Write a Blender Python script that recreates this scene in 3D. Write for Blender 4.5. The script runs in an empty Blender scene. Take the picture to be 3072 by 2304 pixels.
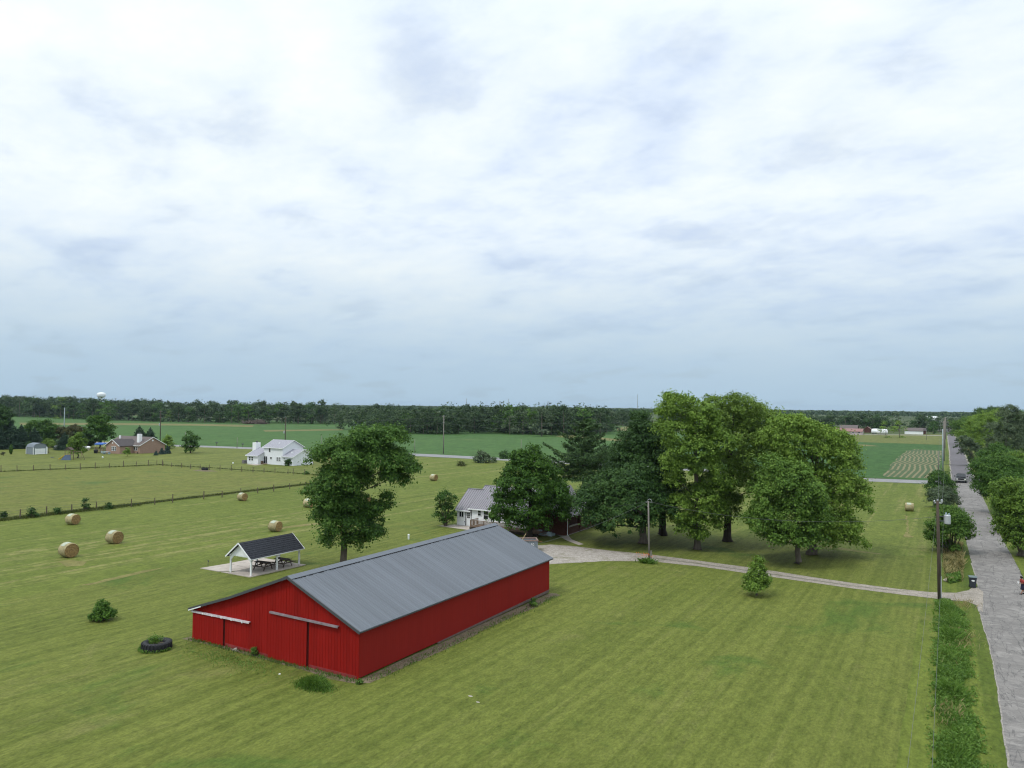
import bpy, bmesh, math, random
import numpy as np
from mathutils import Vector, Matrix, noise as mnoise

S = bpy.context.scene
COL = S.collection
rnd = random.Random(7)
PI = math.pi

# ------------------------------------------------------------------ camera
cd = bpy.data.cameras.new('camera'); cam = bpy.data.objects.new('camera', cd); COL.objects.link(cam)
_m = [[0.864954, 0.005043, 0.501827], [0.501734, -0.030378, -0.864489], [0.010885, 0.999526, -0.028806]]
cam.matrix_world = Matrix([_m[0] + [0], _m[1] + [0], _m[2] + [16.5], [0, 0, 0, 1]])
cd.sensor_fit = 'HORIZONTAL'; cd.sensor_width = 36; cd.lens = 2270.87 / 3072 * 36
cd.clip_start = 0.5; cd.clip_end = 20000
S.camera = cam

# ------------------------------------------------------------------ light, sky, exposure
SUN_EL, SUN_AZ = 57.0, 206.0            # degrees; azimuth clockwise from +Y (sun behind the camera, to its left)
sd = bpy.data.lights.new('sun', 'SUN'); sun = bpy.data.objects.new('sun', sd); COL.objects.link(sun)
sd.energy = 1.5; sd.angle = math.radians(10); sd.color = (1.0, 0.96, 0.9)
_e, _a = math.radians(SUN_EL), math.radians(SUN_AZ)
_to = Vector((math.sin(_a) * math.cos(_e), math.cos(_a) * math.cos(_e), math.sin(_e)))
sun.rotation_euler = (-_to).to_track_quat('-Z', 'Y').to_euler()
sun.location = _to * 300

S.view_settings.view_transform = 'Standard'; S.view_settings.look = 'None'
S.view_settings.exposure = 0.02; S.view_settings.gamma = 1.0; S.view_settings.use_curve_mapping = False
S.cycles.use_denoising = True; S.cycles.filter_width = 1.15
S.cycles.max_bounces = 8; S.cycles.diffuse_bounces = 6; S.cycles.transparent_max_bounces = 6
S.cycles.volume_bounces = 0

class NT:
    """tiny helper for building node trees"""
    def __init__(self, nt): self.nt = nt
    def n(self, typ, **kw):
        nd = self.nt.nodes.new(typ)
        for k, v in kw.items():
            if k.startswith('i_'):
                key = k[2:]
                nd.inputs[int(key) if key.isdigit() else key.replace('_', ' ')].default_value = v
            else: setattr(nd, k, v)
        return nd
    def l(self, a, b): self.nt.links.new(a, b); return b.node
    def math(self, op, a, b=None, c=None, clamp=False):
        nd = self.n('ShaderNodeMath', operation=op); nd.use_clamp = clamp
        for i, x in enumerate((a, b, c)):
            if x is None: continue
            if isinstance(x, (int, float)): nd.inputs[i].default_value = x
            else: self.l(x, nd.inputs[i])
        return nd.outputs[0]
    def mix(self, f, a, b, typ='MIX'):
        nd = self.n('ShaderNodeMix', data_type='RGBA', blend_type=typ)
        for i, x in ((0, f), (6, a), (7, b)):
            if isinstance(x, (int, float)): nd.inputs[i].default_value = x
            elif isinstance(x, (tuple, list)): nd.inputs[i].default_value = (*x[:3], 1)
            else: self.l(x, nd.inputs[i])
        return nd.outputs[2]
    def ramp(self, f, *stops, interp='LINEAR'):
        nd = self.n('ShaderNodeValToRGB'); cr = nd.color_ramp; cr.interpolation = interp
        while len(cr.elements) < len(stops): cr.elements.new(0.5)
        for e, (p, c) in zip(cr.elements, stops):
            e.position = p; e.color = (*c[:3], 1) if isinstance(c, (tuple, list)) else (c, c, c, 1)
        self.l(f, nd.inputs[0]); return nd.outputs[0]
    def noise(self, vec, scale, detail=4, rough=.55, dist=0, col=False):
        nd = self.n('ShaderNodeTexNoise'); nd.inputs['Scale'].default_value = scale
        nd.inputs['Detail'].default_value = detail; nd.inputs['Roughness'].default_value = rough
        nd.inputs['Distortion'].default_value = dist
        if vec is not None: self.l(vec, nd.inputs['Vector'])
        return nd.outputs[1 if col else 0]
    def mapping(self, vec, scale=(1, 1, 1), rot=(0, 0, 0), loc=(0, 0, 0)):
        nd = self.n('ShaderNodeMapping'); nd.inputs['Scale'].default_value = scale
        nd.inputs['Rotation'].default_value = rot; nd.inputs['Location'].default_value = loc
        self.l(vec, nd.inputs['Vector']); return nd.outputs[0]
    def smooth(self, x, a, b):
        nd = self.n('ShaderNodeMapRange', interpolation_type='SMOOTHSTEP')
        nd.inputs['From Min'].default_value = a; nd.inputs['From Max'].default_value = b
        self.l(x, nd.inputs['Value']); return nd.outputs[0]

SKX, SKY = 1.0, 9.4
W = bpy.data.worlds.new('World'); S.world = W; W.use_nodes = True
W.node_tree.nodes.clear(); t = NT(W.node_tree)
out = t.n('ShaderNodeOutputWorld'); bg = t.n('ShaderNodeBackground'); bg.inputs[1].default_value = 0.1
sky = t.n('ShaderNodeTexSky', sky_type='NISHITA'); sky.sun_disc = False
sky.sun_elevation = _e; sky.sun_rotation = _a; sky.air_density = 1.0; sky.dust_density = 2.0
tc = t.n('ShaderNodeTexCoord'); sp = t.n('ShaderNodeSeparateXYZ'); t.l(tc.outputs['Generated'], sp.inputs[0])
zz = t.math('MAXIMUM', sp.outputs[2], 0.0)
den = t.math('ADD', zz, 0.22)
cv = t.n('ShaderNodeCombineXYZ'); t.l(t.math('DIVIDE', sp.outputs[0], den), cv.inputs[0]); t.l(t.math('DIVIDE', sp.outputs[1], den), cv.inputs[1])
cvec = t.mapping(cv.outputs[0], loc=(SKX, SKY, 0.4), rot=(0, 0, 0.5), scale=(1.0, 1.25, 1))
n1 = t.noise(cvec, 1.35, 4, .5, 0.2)
n2 = t.noise(cvec, 2.9, 7, .50, 0.2)
n3 = t.noise(cvec, 9.0, 7, .6, 0.3)
nn = t.math('ADD', t.math('MULTIPLY', n1, 0.40), t.math('ADD', t.math('MULTIPLY', n2, 0.46), t.math('MULTIPLY', n3, 0.20)))
up = t.smooth(zz, 0.10, 0.46)
nn = t.math('ADD', nn, t.math('MULTIPLY', t.math('SUBTRACT', up, 0.5), 0.07))
cloud = t.ramp(nn, (0.31, (5.8, 6.9, 9.3)), (0.42, (7.0, 8.1, 9.8)), (0.52, (8.5, 9.4, 10.2)), (0.68, (10.0, 10.5, 10.4)))
low = t.mix(t.smooth(zz, 0.0, 0.26), (4.4, 5.9, 7.2), cloud)
gap = t.math('MULTIPLY', t.smooth(t.math('SUBTRACT', 0.47, n2), 0.0, 0.14), 0.10)
skyc = t.mix(gap, low, sky.outputs[0])
# an overcast sky grows brighter towards the zenith
zen = t.math('ADD', 1.0, t.math('MULTIPLY', t.smooth(zz, 0.38, 1.0), 0.62))
zc = t.n('ShaderNodeCombineXYZ'); [t.l(zen, zc.inputs[i]) for i in range(3)]
skyc = t.mix(1.0, skyc, zc.outputs[0], 'MULTIPLY')
t.l(skyc, bg.inputs[0]); t.l(bg.outputs[0], out.inputs[0])

# ------------------------------------------------------------------ materials
def newmat(name):
    m = bpy.data.materials.new(name); m.use_nodes = True
    t = NT(m.node_tree); b = m.node_tree.nodes['Principled BSDF']
    b.inputs['Specular IOR Level'].default_value = 0.3
    return m, t, b

def P(name, col, rough=.7, var=.12, scale=3.0, bump=0.0, bscale=30, metal=0.0, obj=0.0, spec=.3, stretch=(1, 1, 1)):
    """plain surface: base colour with soft procedural variation, per-object shift and optional relief"""
    m, t, b = newmat(name)
    tc = t.n('ShaderNodeTexCoord'); v = t.mapping(tc.outputs['Object'], scale=stretch)
    f = t.noise(v, scale, 6, .6)
    lo = tuple(c * (1 - var) for c in col); hi = tuple(min(1, c * (1 + var)) for c in col)
    c = t.ramp(f, (0.3, lo), (0.7, hi))
    if obj:
        oi = t.n('ShaderNodeObjectInfo')
        k = t.math('ADD', t.math('MULTIPLY', oi.outputs['Random'], 2 * obj), 1 - obj)
        mm = t.n('ShaderNodeCombineXYZ'); [t.l(k, mm.inputs[i]) for i in range(3)]
        c = t.mix(1.0, c, mm.outputs[0], 'MULTIPLY')
    t.l(c, b.inputs['Base Color']); b.inputs['Roughness'].default_value = rough
    b.inputs['Metallic'].default_value = metal; b.inputs['Specular IOR Level'].default_value = spec
    if bump:
        bp = t.n('ShaderNodeBump'); bp.inputs['Strength'].default_value = 1; bp.inputs['Distance'].default_value = bump
        t.l(t.noise(v, bscale, 4, .6), bp.inputs['Height']); t.l(bp.outputs[0], b.inputs['Normal'])
    return m

def FOL(name, dark, mid, light, trans=.22, scale=.35):
    m, t, b = newmat(name)
    g = t.n('ShaderNodeNewGeometry'); tc = t.n('ShaderNodeTexCoord'); oi = t.n('ShaderNodeObjectInfo')
    f = t.math('ADD', t.math('MULTIPLY', g.outputs['Random Per Island'], .60), t.math('MULTIPLY', t.math('SUBTRACT', t.noise(tc.outputs['Object'], scale, 4, .6), .24), 1.0))
    f = t.math('ADD', f, t.math('MULTIPLY', t.math('SUBTRACT', oi.outputs['Random'], .5), .22))
    c = t.ramp(f, (0.22, dark), (0.55, mid), (0.92, light))
    t.l(c, b.inputs['Base Color']); b.inputs['Roughness'].default_value = .62; b.inputs['Specular IOR Level'].default_value = .22
    tr = t.n('ShaderNodeBsdfTranslucent'); t.l(t.mix(.5, c, (light[0], light[1], light[2] * .6)), tr.inputs[0])
    mx = t.n('ShaderNodeMixShader'); mx.inputs[0].default_value = trans
    t.l(b.outputs[0], mx.inputs[1]); t.l(tr.outputs[0], mx.inputs[2])
    o = next(n for n in m.node_tree.nodes if n.type == 'OUTPUT_MATERIAL'); t.l(mx.outputs[0], o.inputs[0])
    return m

def GRASS(name, g0, g1, tan, tan_amt=.5, row_x=0.0, row_amt=0.0, mow_x=0.0, mow_amt=0.0, fine=5.0, bump=.05, patch=.06, green=None, row_c=None):
    """mown grass / field cover; rows and mower tracks run along world Y"""
    m, t, b = newmat(name)
    gp = t.n('ShaderNodeNewGeometry').outputs['Position']
    big = t.noise(gp, patch, 4, .55, .6); med = t.noise(gp, patch * 7, 5, .6, .4)
    fin = t.noise(t.mapping(gp, scale=(1.0, .55, 1)), fine, 5, .7)
    vfin = t.noise(t.mapping(gp, scale=(1.0, .4, 1)), fine * .33, 6, .72, .3)
    f = t.math('ADD', t.math('MULTIPLY', big, .42), t.math('ADD', t.math('MULTIPLY', med, .32), t.math('MULTIPLY', vfin, .38)))
    c = t.ramp(f, (0.36, g0), (0.72, g1))
    if mow_amt:
        mv = t.noise(t.mapping(gp, scale=(mow_x, mow_x * .016, 1)), 1.0, 3, .5, .25)
        c = t.mix(t.math('MULTIPLY', t.smooth(mv, .46, .60), mow_amt), c, tuple(g1[i] * 1.12 for i in range(3)))
        c = t.mix(t.math('MULTIPLY', t.smooth(mv, .50, .36), mow_amt * .8), c, tuple(g0[i] * .82 for i in range(3)))
    if row_amt:
        rv = t.noise(t.mapping(gp, scale=(row_x, row_x * .022, 1)), 1.0, 4, .6, .5)
        brk = t.noise(gp, .55, 5, .7)
        c = t.mix(t.math('MULTIPLY', t.math('MULTIPLY', t.smooth(rv, .53, .68), t.smooth(brk, .34, .62)), row_amt), c, row_c or tan)
        rd = t.noise(t.mapping(gp, scale=(row_x * 1.3, row_x * .05, 1), loc=(9, 4, 0)), 1.0, 5, .65, .6)
        c = t.mix(t.math('MULTIPLY', t.smooth(rd, .55, .70), row_amt * .55), c, tuple(x * .62 for x in g0))
    tanp = t.noise(t.mapping(gp, loc=(31, 7, 0)), patch * 1.7, 6, .66, .9)
    c = t.mix(t.math('MULTIPLY', t.smooth(tanp, .57, .73), tan_amt), c, tan)
    if green:
        gpn = t.noise(t.mapping(gp, loc=(-11, 57, 0)), patch * 1.3, 5, .62, .8)
        c = t.mix(t.math('MULTIPLY', t.smooth(gpn, .56, .68), .75), c, green)
    k = t.ramp(t.math('ADD', t.math('MULTIPLY', fin, .55), t.math('MULTIPLY', vfin, .45)), (.34, .58), (.66, 1.40))
    c = t.mix(1.0, c, k, 'MULTIPLY')
    t.l(c, b.inputs['Base Color']); b.inputs['Roughness'].default_value = .85; b.inputs['Specular IOR Level'].default_value = .12
    if bump:
        bp = t.n('ShaderNodeBump'); bp.inputs['Strength'].default_value = .8; bp.inputs['Distance'].default_value = bump
        t.l(t.math('ADD', t.math('MULTIPLY', vfin, 1.2), fin), bp.inputs['Height']); t.l(bp.outputs[0], b.inputs['Normal'])
    return m

M = {}
G0, G1, TAN = (.087, .114, .019), (.131, .151, .032), (.200, .180, .075)
M['lawn'] = GRASS('lawn', G0, G1, TAN, .34, mow_x=1.7, mow_amt=.42, row_x=.8, row_amt=.30, row_c=(.185, .185, .062), green=(.060, .108, .018), fine=7.0)
M['hay'] = GRASS('hay_stubble', (.081, .116, .018), (.131, .157, .031), (.215, .205, .075), .14, row_x=.42, row_amt=.85, fine=3.5)
M['pasture'] = GRASS('pasture_grass', (.100, .122, .024), (.142, .156, .036), (.17, .145, .055), .40, row_x=.25, row_amt=.3, fine=2.2, green=(.052, .104, .024), patch=.04)
M['yard'] = GRASS('yard_grass', (.098, .122, .026), (.140, .158, .038), (.18, .16, .065), .25, mow_x=.3, mow_amt=.3, fine=2.0)
M['verge'] = GRASS('verge_grass', (.062, .098, .014), (.112, .140, .024), (.19, .16, .07), .5, mow_x=.9, mow_amt=.7)
M['soy'] = GRASS('soybean_rows', (.040, .098, .025), (.066, .128, .034), (.12, .145, .050), .5, row_x=.16, row_amt=.12, fine=1.0, bump=.1, patch=.016)
M['soy2'] = GRASS('dark_soybean_rows', (.030, .084, .019), (.048, .106, .026), (.08, .11, .04), .25, fine=1.0, bump=.1, patch=.02)
M['ground'] = GRASS('far_grass', (.045, .072, .025), (.075, .095, .035), (.12, .11, .055), .3, fine=.8, bump=0, patch=.006)
M['strip'] = GRASS('dry_field_strip', (.125, .130, .048), (.165, .155, .062), (.21, .175, .085), .6, fine=1.2, bump=.05)
M['lightgrass'] = GRASS('light_mown_grass', (.098, .118, .030), (.135, .148, .042), (.17, .155, .06), .3, fine=1.2, bump=.05)

def rowsmat():
    m, t, b = newmat('thin_crop_rows')
    gp = t.n('ShaderNodeNewGeometry').outputs['Position']; s = t.n('ShaderNodeSeparateXYZ'); t.l(gp, s.inputs[0])
    w = t.noise(t.mapping(gp, scale=(.012, .03, 1)), 1.0, 2, .5)
    ph = t.math('ADD', t.math('MULTIPLY', s.outputs[0], 2 * PI / 1.35), t.math('MULTIPLY', w, 24.0))
    f = t.math('SINE', ph)
    f = t.math('ADD', f, t.math('MULTIPLY', t.math('SUBTRACT', t.noise(gp, .22, 5, .7), .5), 1.1))
    edge = t.math('MULTIPLY', t.smooth(t.noise(gp, .05, 4, .6), .30, .44), t.smooth(f, -.1, .8))
    c = t.mix(edge, (.050, .085, .030), (.185, .165, .085))
    t.l(c, b.inputs['Base Color']); b.inputs['Roughness'].default_value = .9
    return m
M['rows'] = rowsmat()

def roadmat(name, base, patchc, crack, dark=.5, light=None):
    m, t, b = newmat(name)
    gp = t.n('ShaderNodeNewGeometry').outputs['Position']
    n = t.noise(gp, .5, 7, .7, .6); f = t.noise(gp, 14, 4, .7)
    c = t.ramp(n, (.34, tuple(x * .80 for x in base)), (.62, tuple(x * 1.12 for x in base)))
    # worn patches and healed cracks lie across the lane
    pv = t.noise(t.mapping(gp, scale=(.6, 1.3, 1)), 1.0, 7, .72, 1.4)
    zone = t.smooth(t.noise(t.mapping(gp, loc=(5, 3, 0)), .12, 4, .55), .36, .52)
    c = t.mix(t.math('MULTIPLY', t.math('MULTIPLY', t.smooth(pv, .51, .62), zone), dark), c, patchc)
    if light:
        lv = t.noise(t.mapping(gp, scale=(.5, .8, 1), loc=(20, 8, 0)), 1.0, 7, .70, 1.2)
        c = t.mix(t.math('MULTIPLY', t.smooth(lv, .50, .64), .85), c, light)
    ck = t.n('ShaderNodeTexVoronoi', feature='DISTANCE_TO_EDGE'); ck.inputs['Scale'].default_value = .8
    wv = t.n('ShaderNodeVectorMath', operation='ADD'); t.l(gp, wv.inputs[0])
    sc = t.n('ShaderNodeVectorMath', operation='SCALE'); t.l(t.noise(gp, 1.2, 4, .6, 0, True), sc.inputs[0]); sc.inputs['Scale'].default_value = .9
    t.l(sc.outputs[0], wv.inputs[1]); t.l(wv.outputs[0], ck.inputs['Vector'])
    c = t.mix(t.math('MULTIPLY', t.math('SUBTRACT', 1.0, t.smooth(ck.outputs['Distance'], .008, .035)), crack), c, (.055, .055, .055))
    lc = t.math('ABSOLUTE', t.math('SUBTRACT', t.noise(t.mapping(gp, scale=(.9, .10, 1)), 1.0, 5, .6, .5), .5))
    c = t.mix(t.math('MULTIPLY', t.smooth(lc, .012, .003), dark * .8), c, (.06, .058, .058))
    c = t.mix(1.0, c, t.ramp(f, (.3, .82), (.7, 1.16)), 'MULTIPLY')
    t.l(c, b.inputs['Base Color']); b.inputs['Roughness'].default_value = .85
    return m
M['oldroad'] = roadmat('old_asphalt', (.200, .188, .178), (.125, .120, .118), .25, .7, (.27, .255, .24))
M['newroad'] = roadmat('newer_asphalt', (.135, .125, .135), (.095, .09, .10), .15, .4)
M['sideroad'] = roadmat('side_road_asphalt', (.24, .24, .245), (.18, .18, .18), .1, .3)

def gravelmat(name, c0, c1, grass=None, gamt=.0):
    m, t, b = newmat(name)
    gp = t.n('ShaderNodeNewGeometry').outputs['Position']
    v = t.n('ShaderNodeTexVoronoi'); v.inputs['Scale'].default_value = 8.5; v.inputs['Randomness'].default_value = 1.0; t.l(gp, v.inputs['Vector'])
    n = t.noise(gp, 1.7, 8, .78, .4)
    f = t.math('ADD', t.math('MULTIPLY', v.outputs['Distance'], .22), t.math('MULTIPLY', n, .85))
    c = t.ramp(f, (.36, c0), (.70, c1))
    if grass: c = t.mix(t.math('MULTIPLY', t.smooth(t.noise(gp, .3, 7, .72, .8), .52, .64), gamt), c, grass)
    c = t.mix(1.0, c, t.ramp(t.noise(gp, 9, 4, .7), (.3, .7), (.7, 1.25)), 'MULTIPLY')
    t.l(c, b.inputs['Base Color']); b.inputs['Roughness'].default_value = .95
    bp = t.n('ShaderNodeBump'); bp.inputs['Distance'].default_value = .05; t.l(v.outputs['Distance'], bp.inputs['Height']); t.l(bp.outputs[0], b.inputs['Normal'])
    return m
M['gravel'] = gravelmat('driveway_gravel', (.23, .205, .175), (.46, .42, .38), (.13, .13, .05), .6)
M['drive'] = gravelmat('packed_gravel', (.20, .175, .145), (.385, .345, .30), (.15, .14, .06), .3)
M['shoulder'] = gravelmat('shoulder_gravel', (.19, .175, .155), (.36, .335, .30))
M['dirt'] = gravelmat('bare_dirt', (.11, .085, .055), (.21, .17, .115), (.085, .11, .025), .9)
M['concrete'] = P('concrete', (.40, .355, .315), .9, .18, 1.2, .01, 20)
M['red'] = P('red_painted_boards', (.265, .0095, .0065), .8, .15, .9, .006, 18, obj=.05, spec=.12, stretch=(1, 1, .25))
M['redmetal'] = P('red_painted_metal', (.235, .0125, .0090), .75, .16, .25, .002, 10, obj=.03, spec=.15, stretch=(1, 1, .4))
M['redfaded'] = P('faded_red_boards', (.24, .035, .035), .8, .25, 2.0, .006, 18)
M['rooftin'] = P('galvanised_roof_panel', (.132, .148, .172), .65, .16, 1.6, .0, 10, metal=.05, obj=.07, spec=.3, stretch=(.12, 4.5, .12))
M['darktrim'] = P('dark_grey_trim', (.07, .075, .085), .5, .1)
M['black'] = P('black_shadow_board', (.012, .01, .01), .9)
M['rail'] = P('galvanised_door_track', (.30, .25, .28), .5, .3, 3, 0, metal=.2)
M['flake'] = P('flaking_white_track', (.62, .56, .60), .6, .35, 4)
M['white'] = P('white_paint', (.82, .84, .86), .6, .05, 1.5)
M['whitesiding'] = P('white_siding', (.84, .86, .88), .6, .04, 1.5)
M['greywhite'] = P('pale_siding', (.74, .76, .80), .6, .05, 1.5)
M['shingle_dark'] = P('dark_shingles', (.030, .033, .042), .9, .35, 6, .02, 25, obj=.1)
M['shingle_grey'] = P('grey_shingles', (.30, .30, .34), .9, .25, 5, .02, 12)
M['shingle_brown'] = P('brown_shingles', (.125, .105, .10), .9, .25, 5, .02, 12)
M['shingle_brown2'] = P('dark_brown_shingles', (.075, .066, .068), .9, .25, 5, .02, 12)
M['seam_shade'] = P('shade_tinted_roof_seam', (.15, .143, .16), .6)  # darker than the roof sheet, to paint in the seams' shadow lines
M['seam'] = P('grey_standing_seam', (.235, .225, .25), .5, .08, 1.0, metal=.1, obj=.06, spec=.5)
M['brickp'] = P('pinkish_brick', (.335, .225, .175), .9, .22, 4, .01, 12)
M['brickd'] = P('dark_red_brick', (.085, .032, .022), .9, .3, 4, .01, 12)
M['glass'] = P('dark_glass', (.018, .022, .026), .12, .2, 1, spec=.6)
M['wood'] = P('weathered_wood', (.085, .066, .055), .85, .3, 5, .006, 30, stretch=(1, 6, 1), obj=.15)
M['deckwood'] = P('deck_wood', (.20, .135, .095), .85, .25, 5, obj=.12)
M['pole'] = P('creosoted_pole', (.080, .062, .048), .9, .35, 3, .02, 18, stretch=(4, 4, .3))
M['greypole'] = P('grey_weathered_pole', (.22, .20, .18), .9, .25, 3, .01, 18, stretch=(4, 4, .3))
M['tealpole'] = P('pale_blue_grey_pole', (.30, .36, .38), .8, .2, 2)
M['post'] = P('old_fence_post', (.13, .105, .075), .9, .3, 5)
M['wire'] = P('grey_wire', (.10, .11, .10), .6)
M['alu'] = P('bare_aluminium', (.48, .50, .53), .4, .1, 2, metal=.3)
M['bluegrey'] = P('blue_grey_enamel', (.32, .40, .45), .5, .1, 2)
M['rubber'] = P('old_tyre_rubber', (.022, .023, .027), .75, .35, 4, .006, 20)
M['bark'] = P('grey_bark', (.125, .105, .085), .95, .35, 3, .03, 9, stretch=(1, 1, .25))
M['barkd'] = P('dark_bark', (.050, .040, .032), .95, .35, 3, .03, 9, stretch=(1, 1, .25))
M['blue'] = P('blue_canvas', (.04, .12, .42), .7, .1)
M['rust'] = P('rusty_steel', (.20, .085, .05), .85, .4, 4, .005, 20)
M['slate'] = P('blue_grey_steel', (.20, .235, .265), .6, .15, 3)
M['binp'] = P('dark_bin_plastic', (.032, .038, .048), .5, .12, 4)
M['binlid'] = P('grey_green_lid', (.11, .15, .155), .5, .12, 4)
M['car'] = P('black_car_paint', (.014, .014, .017), .18, .05, spec=.7)
M['chrome'] = P('chrome', (.6, .6, .6), .2, .05, metal=.9)
M['lamp'] = P('headlight_glass', (.75, .75, .72), .15, .05)
M['skin'] = P('skin', (.28, .14, .09), .6, .06)
M['shirt'] = P('red_cloth', (.30, .045, .04), .9, .15, 12)
M['navy'] = P('navy_cloth', (.02, .02, .045), .9, .15, 12)
M['hair'] = P('dark_hair', (.015, .01, .008), .8)
M['orange'] = P('orange_petals', (.70, .14, .03), .7)
M['redroof'] = P('dull_red_metal', (.25, .135, .125), .6, .15, 1)
M['stonewall'] = P('dull_pale_wall', (.42, .37, .35), .8)
M['stone'] = P('pale_stone', (.35, .32, .28), .9, .25, 4)
M['hayside'] = P('hay_wrapped', (.40, .345, .20), .95, .25, 4, .05, 14, obj=.12, stretch=(1, .25, 1))
M['hayend'] = P('hay_end', (.265, .175, .075), .95, .35, 6, .06, 12, obj=.15)
M['net'] = P('bale_net_wrap', (.42, .46, .36), .8, .15, 6)
M['play'] = P('cedar_wood', (.20, .15, .10), .9, .2)
M['yellow'] = P('yellow_plastic', (.55, .38, .05), .5)

# ------------------------------------------------------------------ mesh helpers
def tag(o, label=None, cat=None, group=None, kind=None):
    if label: o['label'] = label
    if cat: o['category'] = cat
    if group: o['group'] = group
    if kind: o['kind'] = kind
    return o

def thing(name, label, cat, loc=(0, 0, 0), rz=0.0, group=None):
    o = bpy.data.objects.new(name, None); COL.objects.link(o); o.empty_display_size = .3
    o.location = (loc[0], loc[1], loc[2] if len(loc) > 2 else 0.0); o.rotation_euler = (0, 0, rz)
    return tag(o, label, cat, group)

def link(name, me, parent=None, loc=None, rot=None):
    o = bpy.data.objects.new(name, me); COL.objects.link(o)
    if parent is not None: o.parent = parent
    if loc is not None: o.location = loc
    if rot is not None: o.rotation_euler = rot
    return o

def dup(root, loc, rz=None, label=None, scale=None):
    r = root.copy(); COL.objects.link(r); r.location = (loc[0], loc[1], loc[2] if len(loc) > 2 else 0.0)
    if rz is not None: r.rotation_euler = (0, 0, rz)
    if scale is not None: r.scale = (scale,) * 3 if isinstance(scale, (int, float)) else scale
    if label: r['label'] = label
    for ch in list(root.children):
        c = ch.copy(); COL.objects.link(c); c.parent = r
        for g in list(ch.children):
            d = g.copy(); COL.objects.link(d); d.parent = c
    return r

class MB:
    def __init__(s): s.v = []; s.f = []; s.mi = []; s.cur = 0
    def add(s, vs, fs):
        n = len(s.v); s.v += [tuple(v) for v in vs]; s.f += [tuple(i + n for i in f) for f in fs]; s.mi += [s.cur] * len(fs); return s
    def hexa(s, p):
        return s.add(p, [(3, 2, 1, 0), (4, 5, 6, 7), (0, 1, 5, 4), (1, 2, 6, 5), (2, 3, 7, 6), (3, 0, 4, 7)])
    def box(s, x0, x1, y0, y1, z0, z1):
        return s.hexa([(x0, y0, z0), (x1, y0, z0), (x1, y1, z0), (x0, y1, z0), (x0, y0, z1), (x1, y0, z1), (x1, y1, z1), (x0, y1, z1)])
    def bar(s, a, b, w, h, up=(0, 0, 1)):
        a = Vector(a); b = Vector(b); d = (b - a).normalized(); u = Vector(up)
        if abs(d.dot(u)) > .98: u = Vector((0, 1, 0))
        r = d.cross(u).normalized() * (w / 2); u = r.cross(d).normalized() * (h / 2)
        return s.hexa([a - r - u, a + r - u, b + r - u, b - r - u, a - r + u, a + r + u, b + r + u, b - r + u])
    def prism(s, poly, ext):
        e = Vector(ext); n = len(poly); vs = [Vector(p) for p in poly] + [Vector(p) + e for p in poly]
        return s.add(vs, [tuple(range(n))[::-1], tuple(range(n, 2 * n))] + [(i, (i + 1) % n, n + (i + 1) % n, n + i) for i in range(n)])
    def tube(s, pts, radii, n=8, cap=True):
        pts = [Vector(p) for p in pts]
        if isinstance(radii, (int, float)): radii = [radii] * len(pts)
        vs = []
        for i, p in enumerate(pts):
            d = (pts[min(i + 1, len(pts) - 1)] - pts[max(i - 1, 0)]).normalized()
            u = Vector((0, 0, 1)) if abs(d.z) < .9 else Vector((1, 0, 0))
            a = d.cross(u).normalized(); b = a.cross(d)
            vs += [p + (a * math.cos(2 * PI * k / n) + b * math.sin(2 * PI * k / n)) * radii[i] for k in range(n)]
        fs = [(i * n + k, i * n + (k + 1) % n, (i + 1) * n + (k + 1) % n, (i + 1) * n + k) for i in range(len(pts) - 1) for k in range(n)]
        if cap: fs += [tuple(range(n))[::-1], tuple((len(pts) - 1) * n + k for k in range(n))]
        return s.add(vs, fs)
    def lathe(s, prof, n=16, c=(0, 0, 0), axis='z'):
        vs = []
        for r, z in prof:
            for k in range(n):
                a = 2 * PI * k / n; x, y = r * math.cos(a), r * math.sin(a)
                vs.append((c[0] + x, c[1] + y, c[2] + z) if axis == 'z' else ((c[0] + z, c[1] + x, c[2] + y) if axis == 'x' else (c[0] + x, c[1] + z, c[2] + y)))
        m = len(prof)
        fs = [(i * n + k, i * n + (k + 1) % n, (i + 1) * n + (k + 1) % n, (i + 1) * n + k) for i in range(m - 1) for k in range(n)]
        fs += [tuple(range(n))[::-1], tuple((m - 1) * n + k for k in range(n))]
        return s.add(vs, fs)
    def mesh(s, name, mats, smooth=False):
        me = bpy.data.meshes.new(name); me.from_pydata(s.v, [], s.f)
        for m in (mats if isinstance(mats, (list, tuple)) else [mats]): me.materials.append(m)
        if isinstance(mats, (list, tuple)): me.polygons.foreach_set('material_index', s.mi)
        if len(s.f) < 20000:
            bm = bmesh.new(); bm.from_mesh(me); bmesh.ops.recalc_face_normals(bm, faces=bm.faces); bm.to_mesh(me); bm.free()
        if smooth: me.polygons.foreach_set('use_smooth', [True] * len(me.polygons))
        me.update(); return me
    def build(s, name, mats, parent=None, loc=None, rot=None, smooth=False):
        return link(name, s.mesh(name, mats, smooth), parent, loc, rot)

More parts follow.
